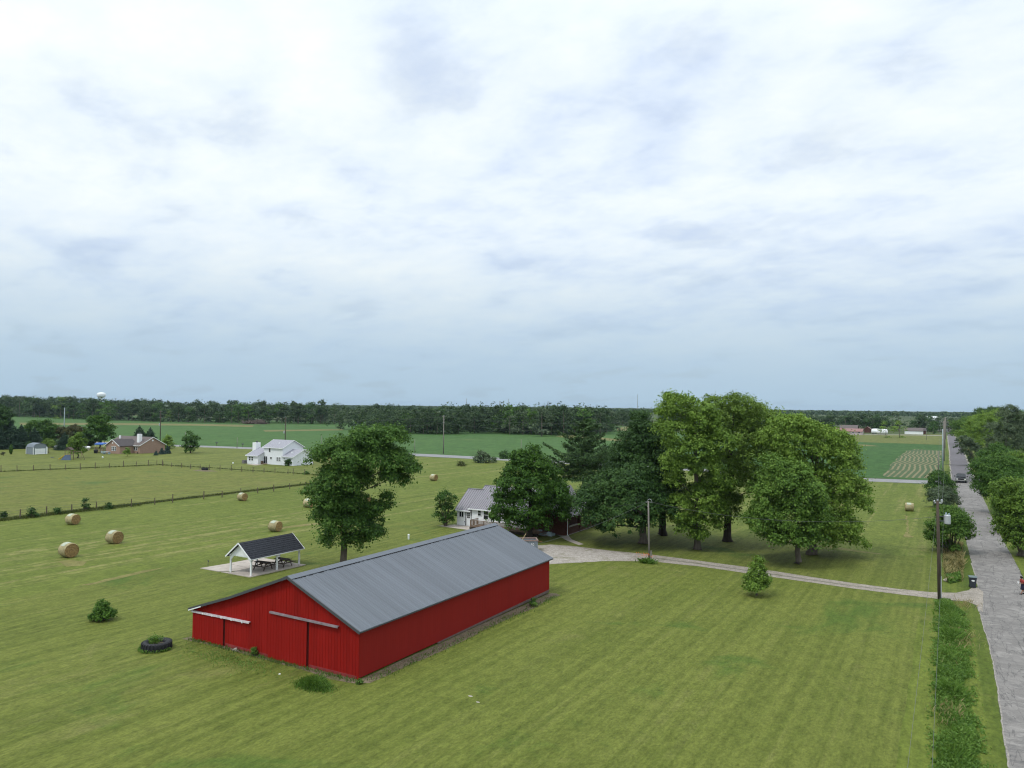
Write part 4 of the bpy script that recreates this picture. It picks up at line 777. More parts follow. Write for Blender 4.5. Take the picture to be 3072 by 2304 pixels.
pick('greyish green tree at the right end of the nearer wood, partly behind the pine', (-182.09, 419.32), 14.97, 8, 1.1)
pick('round tree at the left tip of the nearer wood, right of the lone shade tree', (-273.76, 352.21), 12.24, 4, 1.3)

# ---- uncut grass, weeds, lilies
def blades(name, label, pts, hts, fol, seed, w=.05, kind='stuff', lean=.5, cat=None, parent=None):
    r = np.random.default_rng(seed); P_ = np.asarray(pts, float); n = len(P_); h = np.asarray(hts, float) * r.uniform(.55, 1.15, n)
    a = r.uniform(0, 6.28, n); d = np.stack([np.cos(a), np.sin(a), np.zeros(n)], 1); sd_ = np.stack([-np.sin(a), np.cos(a), np.zeros(n)], 1)
    ww = (w * r.uniform(.6, 1.4, n))[:, None]; le = (lean * h * r.uniform(.2, 1.2, n))[:, None]
    up_ = np.zeros((n, 3)); up_[:, 2] = h
    V = np.stack([P_ - sd_ * ww * .5, P_ + sd_ * ww * .5, P_ + up_ * .62 + d * le * .4 + sd_ * ww * .4, P_ + up_ + d * le], 1)
    o = link(name, quads_mesh(name, V, M[fol]), parent)
    if parent is None: tag(o, label, cat, None, kind)
    elif kind: o['kind'] = kind
    return o
rg = np.random.default_rng(77)
def strip_pts(a, b, w, n, z=0.0):
    s = rg.random(n)[:, None]; A, B = np.array(a), np.array(b); d = (B - A) / np.linalg.norm(B - A); nr = np.array([-d[1], d[0]])
    p = A + (B - A) * s + nr * rg.normal(size=(n, 1)) * w * .5
    return np.concatenate([p, np.full((n, 1), z)], 1)
# ditch beside the road, bottom right
def inpoly_pts(poly, n):
    P_ = np.array(poly); lo, hi = P_.min(0), P_.max(0); out = []
    while len(out) < n:
        p = lo + (hi - lo) * rg.random((n, 2)); c = np.zeros(n, bool); j = len(P_) - 1
        for i in range(len(P_)):
            xi, yi = P_[i]; xj, yj = P_[j]; c ^= ((yi > p[:, 1]) != (yj > p[:, 1])) & (p[:, 0] < (xj - xi) * (p[:, 1] - yi) / (yj - yi + 1e-12) + xi); j = i
        out += list(p[c])
    return np.array(out[:n])
DP = [(-1.11, 76.16), (-0.48, 76.56), (0.54, 73.39), (0.86, 69.04), (0.93, 62.36), (0.9, 56.13), (0.86, 50.46), (1.17, 45.6), (1.17, 40.75), (1.01, 37.66), (-0.7, 36.62), (-0.72, 40.55), (-0.92, 56.43)]
def edge_fade(p, poly, w):
    P_ = np.array(poly); d = np.full(len(p), 1e9)
    for i in range(len(P_)):
        a, b_ = P_[i], P_[(i + 1) % len(P_)]; ab = b_ - a; t_ = np.clip(((p - a) @ ab) / (ab @ ab), 0, 1)[:, None]; d = np.minimum(d, np.linalg.norm(p - a - ab * t_, axis=1))
    return .25 + .75 * np.clip(d / w, 0, 1)
def clumpy(p, amp):
    """uneven stand height over the strip"""
    return np.array([.16 + 1.25 * amp * max(0, mnoise.noise(Vector((x * .55, y * .40, 3.1))) + .35) for x, y in p])
dp = inpoly_pts(DP, 42000);  dh = .72 * clumpy(dp, .6) * edge_fade(dp, DP, .6); zz_ = rg.random(len(dp)) ** .6
dp = dp + rg.normal(size=dp.shape) * np.array([.22, .15])
lp = np.concatenate([dp, (dh * zz_)[:, None]], 1)
lp = lp[np.array([mnoise.noise(Vector((x * .9, y * .6, 9.0))) + .5 * mnoise.noise(Vector((x * 2.6, y * 2.1, 4.0))) > -.42 + .55 * (1 - e) for x, y, e in zip(dp[:, 0], dp[:, 1], edge_fade(dp, DP, .5))])]
V = leaf_quads(lp, unit(np.array([0, 0, .8]) + rg.normal(size=(len(lp), 3)) * .6), .15 * rg.uniform(.5, 1.5, len(lp)), rg, asp=.5, droop=.35)
tag(link('ditch_weeds', quads_mesh('ditch_weeds', V, M['f_weed'])), 'lush leafy weeds filling the ditch between the lawn and the road', 'weeds', None, 'stuff')
dg = inpoly_pts(DP, 15000); blades('ditch_grass', 'long pale grass standing among the ditch weeds', np.concatenate([dg, np.zeros((len(dg), 1))], 1), clumpy(dg, .6) * edge_fade(dg, DP, .8) * .95, 'f_weed', 3, .03, lean=.8, cat='grass')
dd = np.concatenate([rg.normal(size=(120, 2)) * np.array([.40, 1.1]) + np.array(c) for c in [(0.92, 75.5), (-0.0, 59.69), (-0.11, 48.12), (0.85, 64.1)]])
blades('dry_grass', 'dead straw-coloured grass patches in the roadside ditch', np.concatenate([dd, np.zeros((len(dd), 1))], 1), np.full(len(dd), .42), 'f_straw', 4, .018, lean=.7, cat='grass')
# dry weeds above the driveway mouth
TP = [(-1.03, 110.16), (1.07, 110.16), (1.1, 95.91), (0.86, 85.61), (-0.47, 84.26), (-0.83, 94.65)]
tp = inpoly_pts(TP, 5200); blades('dry_grass', 'tall tan grass between the transformer pole and the road', np.concatenate([tp, np.zeros((len(tp), 1))], 1), clumpy(tp, .5), 'f_straw', 5, .05, lean=.7, cat='grass')
tp = inpoly_pts(TP, 2600); blades('uncut_grass', 'green grass mixed into the tan roadside grass', np.concatenate([tp, np.zeros((len(tp), 1))], 1), clumpy(tp, .4), 'f_tuft', 6, .06, lean=.7, cat='grass')
tp = inpoly_pts([(-0.54, 86.38), (0.67, 88.91), (0.75, 85.54), (-0.25, 83.75)], 1500); tpz = np.concatenate([tp, .45 * rg.random((len(tp), 1))], 1)
tag(link('weed_patch', quads_mesh('weed_patch', leaf_quads(tpz, unit(np.array([0, 0, .8]) + rg.normal(size=(len(tpz), 3)) * .6), .2 * rg.uniform(.5, 1.5, len(tpz)), rg), M['f_weed'])), 'dark green weed patch beside a stone by the driveway mouth', 'weeds', None, 'stuff')
# fence lines
fl = np.concatenate([strip_pts((-112.55, 52.44), (-113.72, 114.39), .55, 7000), strip_pts((-113.47, 52.86), (-112.65, 75.62), 1.6, 2600)])
blades('fence_grass', 'dark uncut grass along the front pasture fence', fl, np.full(len(fl), .36), 'f_tuft', 8, .07, cat='grass')
fl = np.concatenate([strip_pts((-190.99, 88.66), (-179.11, 126.0), .4, 1500), strip_pts((-179.11, 126.0), (-123.88, 129.81), .4, 1300)])
blades('fence_grass', 'uncut grass along the back pasture fence', fl, np.full(len(fl), .3), 'f_tuft', 9, .1, cat='grass')
# round the barn, the shade trees and the buildings
fl = np.concatenate([strip_pts((-30.0, 35.2), (-29.6, 59.5), .5, 800), strip_pts((-45.9, 34.85), (-30.7, 34.75), .3, 1000)])
blades('uncut_grass', 'grass tufts along the foot of the barn walls', fl, np.full(len(fl), .2), 'f_weed', 10, .04, cat='grass')
gp_ = np.array((-32.22, 32.92))
q2 = gp_ + rg.normal(size=(2600, 2)) * np.array([.62, .34]); hgt = .55 * np.exp(-(((q2 - gp_) / np.array([1.0, .6])) ** 2).sum(1))
blades('grass_clump', 'thick clump of tall green grass on the lawn in front of the barn doors', np.concatenate([q2, np.zeros((len(q2), 1))], 1), hgt + .08, 'f_weed', 11, .035, lean=.8, kind=None, cat='grass clump')
# rough ground in front of the barn
rp = np.array([-40.2, 33.5]) + rg.normal(size=(1500, 2)) * np.array([2.6, .7]); rp = rp[rp[:, 1] < 34.7]
blades('rough_weeds', 'low creeping weeds on the rough ground before the barn', np.concatenate([rp, np.zeros((len(rp), 1))], 1), np.full(len(rp), .09), 'f_weed', 12, .05, lean=1.4, cat='weeds')

# ------------------------------------------------------------------ the red barn
BX, BY, BL = -30.75, 35.1, 24.75
barn = thing('red_barn', 'long red barn with grey ribbed metal roof and two sliding doors in its front gable', 'barn', (BX, BY)); barn.rotation_euler.x = .0048
ROOF = [(.28, 2.95), (-5.8, 5.48), (-11.14, 3.50), (-15.30, 2.14)]
def rz_(x):
    for (xa, za), (xb, zb) in zip(ROOF, ROOF[1:]):
        if xb <= x <= xa + 1e-6: return za + (zb - za) * (xa - x) / (xa - xb)
    return 2.1
BXL = -15.15
mb = MB(); mb.prism([(BXL, .03, 0), (0, .03, 0), (0, .03, rz_(0) - .12), (-5.8, .03, 5.34), (-11.14, .03, 3.37), (BXL, .03, rz_(BXL) - .12)], (0, .03, 0)); mb.build('gable_frame', M['black'], barn)
mb = MB(); mb.prism([(BXL, BL - .05, 0), (-.02, BL - .05, 0), (-.02, BL - .05, rz_(0) - .12), (-5.8, BL - .05, 5.34), (-11.14, BL - .05, 3.37), (BXL, BL - .05, rz_(BXL) - .12)], (0, .05, 0)); mb.build('rear_wall', M['redmetal'], barn)
mb = MB(); mb.box(BXL, BXL + .04, .06, BL - .05, 0, rz_(BXL) - .12); mb.build('side_wall', M['redmetal'], barn)
nb = 62; bw = (-BXL) / nb
for i in range(nb):
    xa, xb = BXL + i * bw + .008, BXL + (i + 1) * bw - .008; xm = (xa + xb) / 2
    d = rnd.uniform(-.004, .006); z0 = .02 + rnd.uniform(0, .05)
    pts = [(xa, -.025 - d, z0), (xb, -.025 - d, z0), (xb, -.025 - d, rz_(xb) - .11)]
    if xa < -5.8 < xb: pts.append((-5.8, -.025 - d, 5.37))
    pts.append((xa, -.025 - d, rz_(xa) - .11))
    b = MB(); b.prism(pts, (0, .053 + d, 0)); b.build('siding_board', M['red'], barn)
def sliding_door(x0, x1, z0, z1, n, y):
    fr = MB(); fr.box(x0, x1, y, y + .03, z0, z1); dr = fr.build('sliding_door', M['black'], barn)
    w = (x1 - x0) / n; me = None
    for i in range(n):
        if me is None:
            b = MB(); b.box(.006, w - .006, y - .03, y - .002, z0, z1); me = b.mesh('door_board', M['red'])
        link('board', me, dr, (x0 + i * w, rnd.uniform(-.003, .003), 0))
sliding_door(-15.12, -11.95, .03, 1.92, 13, -.085)
sliding_door(-7.62, -4.20, -.0, 2.93, 14, -.10)
b = MB(); b.box(-4.165, -4.125, -.05, -.029, .02, 2.95); b.build('door_gap', M['black'], barn)
b = MB(); b.box(-11.93, -11.895, -.05, -.029, .02, 1.95); b.build('door_gap', M['black'], barn)
def rail(p0, p1, m, name, lab=None):
    b = MB(); b.bar(p0, p1, .15, .05); b.bar(Vector(p0) + Vector((0, -.06, -.05)), Vector(p1) + Vector((0, -.06, -.05)),   .025, .075)
    o = b.build(name, m, barn)
    if lab: o['label'] = lab
    return o
r1 = rail((-15.2, -.13, 1.97), (-9.36, -.13, 2.04), M['flake'], 'door_track', 'low door track with flaking white paint')
for k in range(6):
    b = MB(); x = -15.0 + k * 1.0 + rnd.uniform(-.1, .1); b.box(x, x + .08, -.225, -.206, 1.90, 2.02); b.build('track_bracket', M['white'], r1)
r2 = rail((-7.44, -.16, 3.03), (-1.55, -.16, 2.97), M['rail'], 'door_track', 'upper galvanised door track')
b = MB(); b.box(-4.05, -.15, -.05, -.026, .0, .21); b.build('base_board', M['redfaded'], barn)['label'] = 'faded base board right of the big door'
b = MB(); b.prism([(-11.8, -.045, 0), (-7.7, -.045, 0), (-7.7, -.045, .20), (-11.8, -.045, .26)], (0, .018, 0)); b.build('base_board', M['redfaded'], barn)['label'] = 'faded base board between the doors'
b = MB(); b.box(-.09, .015, -.06, .0, .0, 2.86); b.build('corner_board', M['red'], barn)
b = MB(); b.box(BXL - .03, BXL + .05, -.06, .0, .0, 2.0); b.build('corner_board', M['red'], barn)
# ribbed metal panels
PW = .938; NP = 27
def panel_mesh(name, a, b_, n_rib, hgt, mat, w=PW):
    """ribbed sheet: profile runs along local y, sheet spans a->b in x/z"""
    prof = []
    for k in range(n_rib):
        c = w * (k + .5) / n_rib; q_ = w / n_rib
        prof += [(c - q_ * .5, 0), (c - .05, 0), (c - .022, hgt), (c + .022, hgt), (c + .05, 0)]
    prof.append((w + .03, .004))
    A, B = Vector(a), Vector(b_); d = (B - A).normalized(); nrm = Vector((0, 1, 0)).cross(d); nrm = -nrm if (nrm.z < 0 or (abs(nrm.z) < .01 and nrm.x < 0)) else nrm
    vs = [P_ + Vector((0, y, 0)) + nrm * h for P_ in (A, B) for y, h in prof]; n = len(prof)
    m_ = MB(); m_.add(vs, [(i, i + 1, n + i + 1, n + i) for i in range(n - 1)]); return m_.mesh(name, mat)
pr = panel_mesh('roof_panel', (.28, 0, 2.95), (-5.78, 0, 5.475), 4, .026, M['rooftin'])
pl = panel_mesh('roof_panel_left', (-5.82, 0, 5.475), (-11.2, 0, 3.50), 4, .026, M['rooftin'])
pll = panel_mesh('roof_panel_low', (-11.1, 0, 3.505), (-15.3, 0, 2.14), 4, .026, M['rooftin'])
pw_ = panel_mesh('wall_panel', (0, 0, .10), (0, 0, 2.90), 4, .004, M['redmetal'], BL / 27)
for i in range(NP):
    for me in (pr, pl, pll): link('roof_panel', me, barn, (0, -.28 + i * PW, rnd.uniform(0, .006)))
    link('wall_panel', pw_, barn, (rnd.uniform(.0, .005), i * BL / 27, 0))
mb = MB()
for (xa, za), (xb, zb) in zip(ROOF, ROOF[1:]): mb.prism([(xa, -.22, za - .02), (xb, -.22, zb - .02), (xb, -.22, zb - .09), (xa, -.22, za - .09)], (0, BL + .5, 0))
mb.build('roof_deck', M['darktrim'], barn)
mb = MB(); mb.prism([(-5.58, -.3, 5.44), (-5.8, -.3, 5.535), (-6.05, -.3, 5.44), (-5.8, -.3, 5.555), ][:4], (0, BL + .62, 0))
mb.prism([(-5.42, -.3, 5.392), (-5.8, -.3, 5.552), (-5.8, -.3, 5.535), (-5.42, -.3, 5.375)], (0, BL + .62, 0)); mb.prism([(-6.2, -.3, 5.405), (-5.8, -.3, 5.552), (-5.8, -.3, 5.535), (-6.2, -.3, 5.388)], (0, BL + .62, 0))
mb.build('ridge_cap', M['rooftin'], barn)
mb = MB()
for i in range(NP * 4 - 2):
    if rnd.random() < .8:
        y = -.2 + i * PW / 4; mb.box(-5.44, -5.36, y, y + .15 * rnd.uniform(.6, 1.1), 5.33, 5.372)
mb.build('closure_shade_strip', M['black'], barn)  # black closure pieces, added to draw the shaded gaps under the ridge cap
for a, b_ in (((.30, -.31, 2.90), (-5.8, -.31, 5.44)), ((-5.8, -.31, 5.44), (-11.14, -.31, 3.455)), ((-11.14, -.31, 3.455), (-15.34, -.31, 2.09))):
    mb = MB(); mb.bar(a, b_, .05, .17); mb.build('rake_trim', M['darktrim'], barn)
mb = MB(); mb.bar((-15.3, -.345, 2.03), (-14.0, -.345, 2.46), .02, .07); mb.build('rake_board', M['white'], barn)['label'] = 'bare pale strip of board under the low eave'
mb = MB(); mb.box(.03, .20, -.1, BL + .1, 2.84, 2.90); mb.build('eave_shade_strip', M['darktrim'], barn)  # no trim here: a dark strip stands in for the eave's shadow line
mb = MB(); mb.prism([(.03, 8, .0), (.03, BL, .0), (.03, BL, .24), (.03, 8, .10)], (-.025, 0, 0)); mb.build('foundation', P('barn_foundation', (.13, .095, .085), .9, .25, 3), barn)
mb = MB()
for k in range(7): mb.box(-10.55 + .12 * (k % 4), -10.45 + .12 * (k % 4), -.32 + .1 * (k // 4), -.22 + .1 * (k // 4), 0, .07 + .05 * (k % 3))
tag(mb.build('stone_pile', M['stone'], None, (BX - .2, BY, 0)), 'small pile of pale stones at the barn front between the doors', 'stones')
b = MB(); b.lathe([(.0, 0), (.07, .01), (.075, .03), (.04, .05), (0, .055)], 8); tag(b.build('white_scrap', M['white'], None, (*(-35.46, 33.29), 0)), 'small white scrap lying on the grass before the barn doors', 'scrap')
for i, (lb, xy) in enumerate((('left one of two pale bare stones set flush in the front lawn', (-23.68, 36.48)), ('right one of two pale bare stones set flush in the front lawn', (-22.85, 35.97)))):
    b = MB(); b.lathe([(.11 - .02 * i, 0), (.10 - .02 * i, .02), (.04, .03), (0, .031)], 9); o = b.build('flat_stone', M['stone'], None, (*xy, 0)); o.scale = (1.5, .8, 1); tag(o, lb, 'stone')

# ------------------------------------------------------------------ picnic shelter
SXL, SXR, SYF, SYB = -60.56, -57.72, 50.35, 56.5
def slab(name, poly, z, th, m, label=None):
    b = MB(); b.prism([(x, y, 0) for x, y in poly], (0, 0, z)); return b
sx0, sx1 = -64.6, -57.35
st = thing('concrete_slab', 'cracked concrete slab under and beside the picnic shelter', 'slab', ((sx0 + sx1) / 2, 53.2)); st['kind'] = 'structure'
def slabpart(poly): 
    b = MB(); b.prism([(x - (sx0 + sx1) / 2, y - 53.2, 0) for x, y in poly], (0, 0, .07 + rnd.uniform(-.01, .012))); b.build('slab_panel', M['concrete'], st)
slabpart([(-57.35, 49.95), (-57.05, 56.8), (-60.45, 56.8), (-60.5, 49.98)])
slabpart([(-60.62, 52.6), (-60.55, 56.8), (-63.9, 56.8), (-64.1, 53.0)])
slabpart([(-60.62, 51.0), (-60.62, 52.55), (-64.1, 52.93), (-64.6, 50.0), (-62.0, 50.0)])
slabpart([(-60.62, 50.0), (-60.64, 50.5), (-61.5, 50.0)])
sh = thing('picnic_shelter', 'open white picnic shelter with dark shingled gable roof', 'shelter', (SXR, SYF))
wS, lS = SXR - SXL, SYB - SYF; ez, pz = 1.72, 3.02
for x in (0, -wS):
    for f in (0, .52, 1):
        b = MB(); b.box(x - .07, x + .07, f * lS - .07, f * lS + .07, .07, ez); p_ = b.build('post', M['white'], sh)
        b = MB()
        for s in ((1,) if f == 0 else ((-1,) if f == 1 else (1, -1))): b.prism([(x - .04, f * lS + s * .07, ez - .42), (x - .04, f * lS + s * .07, ez), (x - .04, f * lS + s * .45, ez)], (.08, 0, 0))
        b.build('brace', M['white'], p_)
for x in (0, -wS):
    b = MB(); b.box(x - .05, x + .05, -.15, lS + .15, ez - .01, ez + .16); b.build('eave_beam', M['white'], sh)
for y in (-.03, lS):
    b = MB(); b.box(-wS - .05, .05, y - .03, y + .03, ez, ez + .12); b.build('tie_beam', M['white'], sh)
    b = MB(); b.prism([(-.07, y - .02, ez - .4), (-.07, y - .02, ez), (-.5, y - .02, ez)], (0, .04, 0)); b.prism([(-wS + .07, y - .02, ez - .4), (-wS + .07, y - .02, ez), (-wS + .5, y - .02, ez)], (0, .04, 0)); b.build('corner_brace', M['white'], sh)
    n = 14
    for i in range(n):
        xa = -wS + wS * i / n + .006; xb = -wS + wS * (i + 1) / n - .006; g = lambda x: ez + .1 + (pz - ez - .18) * (1 - abs(x + wS / 2) / (wS / 2))
        b = MB(); b.prism([(xa, y - .055, ez + .06), (xb, y - .055, ez + .06), (xb, y - .055, g(xb)), (xa, y - .055, g(xa))], (0, .025, 0)); b.build('gable_board', M['white'], sh)
ov = .34
for s in (1, -1):
    rows_ = 9; b = MB(); xm = -wS / 2
    for k in range(rows_):
        t0, t1 = k / rows_, (k + 1) / rows_; X = lambda t_: xm + s * (wS / 2 + ov) * (1 - t_); Zr = lambda t_: ez + .10 - .19 + (pz - ez + .13) * t_
        b.prism([(X(t0), -.36, Zr(t0) + .055), (X(t1), -.36, Zr(t1) + .025), (X(t1), -.36, Zr(t1) - .03), (X(t0), -.36, Zr(t0) - .03)], (0, lS + .72, 0))
    b.build('roof_slope', M['shingle_dark'], sh)
    for y in (-.39, lS + .36):
        b = MB(); b.bar((xm + s * (wS / 2 + ov + .02), y + .01, ez - .10), (xm, y + .01, pz + .03), .03, .13); b.build('rake_board', M['white'], sh)
    b = MB(); b.box(*sorted((xm + s * (wS / 2 + ov - .02), xm + s * (wS / 2 + ov + .02))), -.36, lS + .36, ez - .13, ez - .045); b.build('fascia', M['white'], sh)

def picnic_table(label, loc, rz):
    tb = thing('picnic_table', label, 'picnic table', loc, rz, 'picnic tables under the shelter')
    for i in range(5):
        b = MB(); b.box(-.9, .9, -.36 + i * .145, -.36 + i * .145 + .135, .70, .74); b.build('tabletop_board', M['wood'], tb)
    for s in (-1, 1):
        for k in (0, .15):
            b = MB(); b.box(-.9, .9, *sorted((s * (.58 + k), s * (.58 + k + .14))), .40, .44); b.build('bench_board', M['wood'], tb)
        b = MB(); x = s * .62
        b.bar((x, -.62, 0), (x, -.28, .70), .09, .05); b.bar((x, .62, 0), (x, .28, .70), .09, .05); b.bar((x, -.72, .37), (x, .72, .37), .045, .09); b.bar((x, -.34, .66), (x, .34, .66), .045, .09)
        b.build('leg_frame', M['wood'], tb)
        b = MB(); b.bar((x, 0, .36), (x * .25, 0, .68), .04, .08); b.build('brace', M['wood'], tb)
picnic_table('weathered picnic table under the shelter, the one nearer the white gable end', (-58.95, 52.9, .075), .12)
picnic_table('weathered picnic table under the shelter, the one farther from the white gable end', (-58.55, 55.1, .075), .05)
b = MB(); b.tube([(0, 0, 0), (0, 0, .62)], .025, 6); b.box(-.06, .06, -.02, .02, .60, .66); b.box(.03, .1, -.03, .03, .5, .58)
tag(b.build('water_spigot', M['darktrim'], None, (*(-64.73, 51.02), 0)), 'thin dark spigot post standing left of the picnic shelter slab', 'spigot')
b = MB(); b.lathe([(.11, 0), (.11, .5), (.13, .52), (.13, .60), (.0, .66)], 10); tag(b.build('well_stub', M['white'], None, (*(-57.63, 74.45), 0)), 'short white well pipe standing on the grass behind the barn roof', 'well pipe')

# ------------------------------------------------------------------ round hay bales
def bale_mesh(seed):
    r = np.random.default_rng(seed); n, seg = 30, 8; b = MB(); R_, L_ = .70, 1.28
    vs, fs = [], []
    for i in range(seg + 1):
        x = -L_ / 2 + L_ * i / seg; e = .045 if i in (0, seg) else 0
        for k in range(n):
            a = 2 * PI * k / n; rr = (R_ - e) * (1 + .018 * r.normal()) * (1 - .05 * max(0, -math.sin(a)) ** 3); vs.append((x + r.normal() * .008, rr * math.cos(a), R_ * .96 + rr * math.sin(a)))
    fs = [(i * n + k, i * n + (k + 1) % n, (i + 1) * n + (k + 1) % n, (i + 1) * n + k) for i in range(seg) for k in range(n)]
    b.add(vs, fs); side = b.mesh('bale_side', M['hayside'], True); ends = []
    for s in (-1, 1):
        e = MB(); rings = 7; ev = []
        for j in range(rings):
            q_ = (1 - j / rings); dx = (.02 if j % 2 else -.02) + r.normal() * .008 + .05 * (1 - q_)
            ev += [(s * (L_ / 2 + dx - .03), R_ * .975 * q_ * math.cos(2 * PI * k / n + j * .2), R_ * .96 + R_ * .955 * q_ * math.sin(2 * PI * k / n + j * .2)) for k in range(n)]
        ev.append((s * (L_ / 2 + .03), 0, R_ * .96)); c = len(ev) - 1
        ef = [(j * n + k, j * n + (k + 1) % n, (j + 1) * n + (k + 1) % n, (j + 1) * n + k) for j in range(rings - 1) for k in range(n)] + [((rings - 1) * n + k, (rings - 1) * n + (k + 1) % n, c) for k in range(n)]
        e.add(ev, ef); ends.append(e.mesh('bale_end', M['hayend']))
    # loose stalks
    N = 900; a = r.uniform(0, 6.28, N); x = r.uniform(-L_ / 2, L_ / 2, N); p = np.stack([x, .71 * np.cos(a), R_ * .96 + .70 * np.sin(a)], 1); p[:, 2] = np.maximum(p[:, 2], .02)
    nr = np.stack([np.zeros(N), np.cos(a), np.sin(a)], 1); V = leaf_quads(p, unit(nr + r.normal(size=(N, 3)) * .5), .14 * r.uniform(.5, 1.4, N), r, asp=.12)
    nt_ = MB(); vs2, m2 = [], 12
    for i in range(2):
        for k in range(m2): 
            aa = PI * .22 + PI * .56 * k / (m2 - 1); vs2.append(((-L_ * .30 if i == 0 else L_ * .22), .722 * math.cos(aa), R_ * .96 + .722 * math.sin(aa)))
    nt_.add(vs2, [(k, k + 1, m2 + k + 1, m2 + k) for k in range(m2 - 1)])
    return side, ends, quads_mesh('bale_stalks', V, M['f_straw']), nt_.mesh('bale_wrap', M['net'])
BM = [bale_mesh(200), bale_mesh(201), bale_mesh(202)]
for i, (lb, xy, d, rz) in enumerate([
  ('round hay bale at the far left, farthest back of the three left of the shelter', (-101.83, 58.67), 1.38, 0.1), ('round hay bale nearest the picnic shelter of the three at the left', (-84.33, 53.5), 1.45, 0.03),
  ('round hay bale nearest the camera at the left, shaggy with loose hay', (-80.89, 46.24), 1.5, -0.05), ('round hay bale beside the pasture fence at its right end', (-103.6, 88.22), 1.3, 0.01),
  ('round hay bale above the picnic shelter roof', (-75.43, 69.6), 1.34, 0.11), ('round hay bale half hidden by the left side of the lone shade tree', (-88.54, 88.5), 1.36, 0.13),
  ('round hay bale alone in the field right of the lone shade tree', (-97.71, 134.76), 1.38, -0.06), ('round hay bale near the road at the right, seen side-on', (-6.03, 140.37), 1.32, 0.11), ('round hay bale glimpsed through a gap in the lone shade tree', (-83.93, 96.69), 1.36, 0.04)]):
    bl = thing('hay_bale', lb, 'hay bale', xy, rz, 'round hay bales in the cut field'); s_, e_, k_, w_ = BM[i % 3]; bl.scale = (d / 1.36,) * 3
    link('bale_side', s_, bl); link('bale_end', e_[0], bl); link('bale_end', e_[1], bl); link('loose_hay', k_, bl); link('net_wrap', w_, bl)

# ------------------------------------------------------------------ tractor tyre planter
tp = thing('tyre_planter', 'big old tractor tyre lying on the lawn with a plant growing inside', 'tyre planter', (-46.07, 32.39))
mb = MB(); mb.lathe([(.52, .06), (.50, .20), (.52, .42), (.62, .50), (.76, .52), (.88, .47), (.92, .36), (.93, .16), (.88, .05), (.74, .0)], 40); mb.v[-80:]; tb_ = MB(); tb_.v, tb_.f, tb_.mi = mb.v, mb.f[:-2], mb.mi[:-2]
tb_.build('tyre', M['rubber'], tp, smooth=True)
lug = MB(); lug.hexa([(.86, -.05, .03), (.97, -.05, .05), (.97, .05, .05), (.86, .05, .03), (.84, .06, .50), (.95, .06, .47), (.95, .15, .47), (.84, .15, .50)]); lm = lug.mesh('lug', M['rubber'])
for k in range(26): link('lug', lm, tp, (0, 0, 0), (0, 0, 2 * PI * k / 26))
mb = MB(); mb.lathe([(.53, 0), (.53, .30), (.0, .34)], 20); mb.build('soil', M['dirt'], tp)
rr_ = np.random.default_rng(31); N = 520; p = rr_.normal(size=(N, 3)) * np.array([.24, .17, .14]) + np.array([-.08, -.08, .62]); p[:, 2] = np.maximum(p[:, 2], .36)
link('plant', quads_mesh('planter_plant', leaf_quads(p, unit(np.array([0, 0, .7]) + rr_.normal(size=(N, 3)) * .6), .11 * rr_.uniform(.6, 1.5, N), rr_), M['f_weed']), tp)
N = 420; a = rr_.uniform(2.6, 6.6, N); p = np.stack([np.cos(a) * rr_.uniform(.94, 1.16, N), np.sin(a) * rr_.uniform(.94, 1.16, N), rr_.uniform(.02, .2, N)], 1)
tag(link('tyre_weeds', quads_mesh('tyre_weeds', leaf_quads(p, unit(np.array([0, 0, .8]) + rr_.normal(size=(N, 3)) * .6), .1 * rr_.uniform(.6, 1.5, N), rr_), M['f_weed']), None, (*(-46.07, 32.39), 0)), 'dark weeds growing round the foot of the tractor tyre', 'weeds', None, 'stuff')

# ------------------------------------------------------------------ building helpers
def chevron(b, x0, x1, y0, y1, ez, rz, oh=.35, rk=.3, th=.14, axis='x'):
    """gable roof slabs; axis = direction of the ridge"""
    if axis == 'x': m_ = (y0 + y1) / 2; hw = (y1 - y0) / 2; lo, hi = x0 - rk, x1 + rk
    else: m_ = (x0 + x1) / 2; hw = (x1 - x0) / 2; lo, hi = y0 - rk, y1 + rk
    sl = (rz - ez) / hw
    for s in (1, -1):
        pts = [(s * (hw + oh), ez - sl * oh), (0, rz), (0, rz - th), (s * (hw + oh), ez - sl * oh - th)]
        if axis == 'x': b.prism([(lo, m_ + u, z) for u, z in pts], (hi - lo, 0, 0))
        else: b.prism([(m_ + u, lo, z) for u, z in pts], (0, hi - lo, 0))
    return b
def gwall(b, x0, x1, y0, y1, ez, rz, axis='x', d=.16):
    if axis == 'x': m_ = (y0 + y1) / 2; b.prism([(x0, y0, 0), (x0, y1, 0), (x0, y1, ez - d), (x0, m_, rz - d), (x0, y0, ez - d)], (x1 - x0, 0, 0))
    else: m_ = (x0 + x1) / 2; b.prism([(x0, y0, 0), (x1, y0, 0), (x1, y0, ez - d), (m_, y0, rz - d), (x0, y0, ez - d)], (0, y1 - y0, 0))
    return b
def rake(parent, x0, x1, y0, y1, ez, rz, mat, axis='x', oh=.35, rk=.3, ends=(0, 1)):
    for e in ends:
        for s in (1, -1):
            b = MB()
            if axis == 'x': m_ = (y0 + y1) / 2; hw = (y1 - y0) / 2; x = (x0 - rk - .02) if e == 0 else (x1 + rk + .02); sl = (rz - ez) / hw; b.bar((x, m_ + s * (hw + oh), ez - sl * oh - .07), (x, m_, rz - .07), .05, .17)
            else: m_ = (x0 + x1) / 2; hw = (x1 - x0) / 2; y = (y0 - rk - .02) if e == 0 else (y1 + rk + .02); sl = (rz - ez) / hw; b.bar((m_ + s * (hw + oh), y, ez - sl * oh - .07), (m_, y, rz - .07), .05, .17)
            b.build('rake_board', mat, parent)
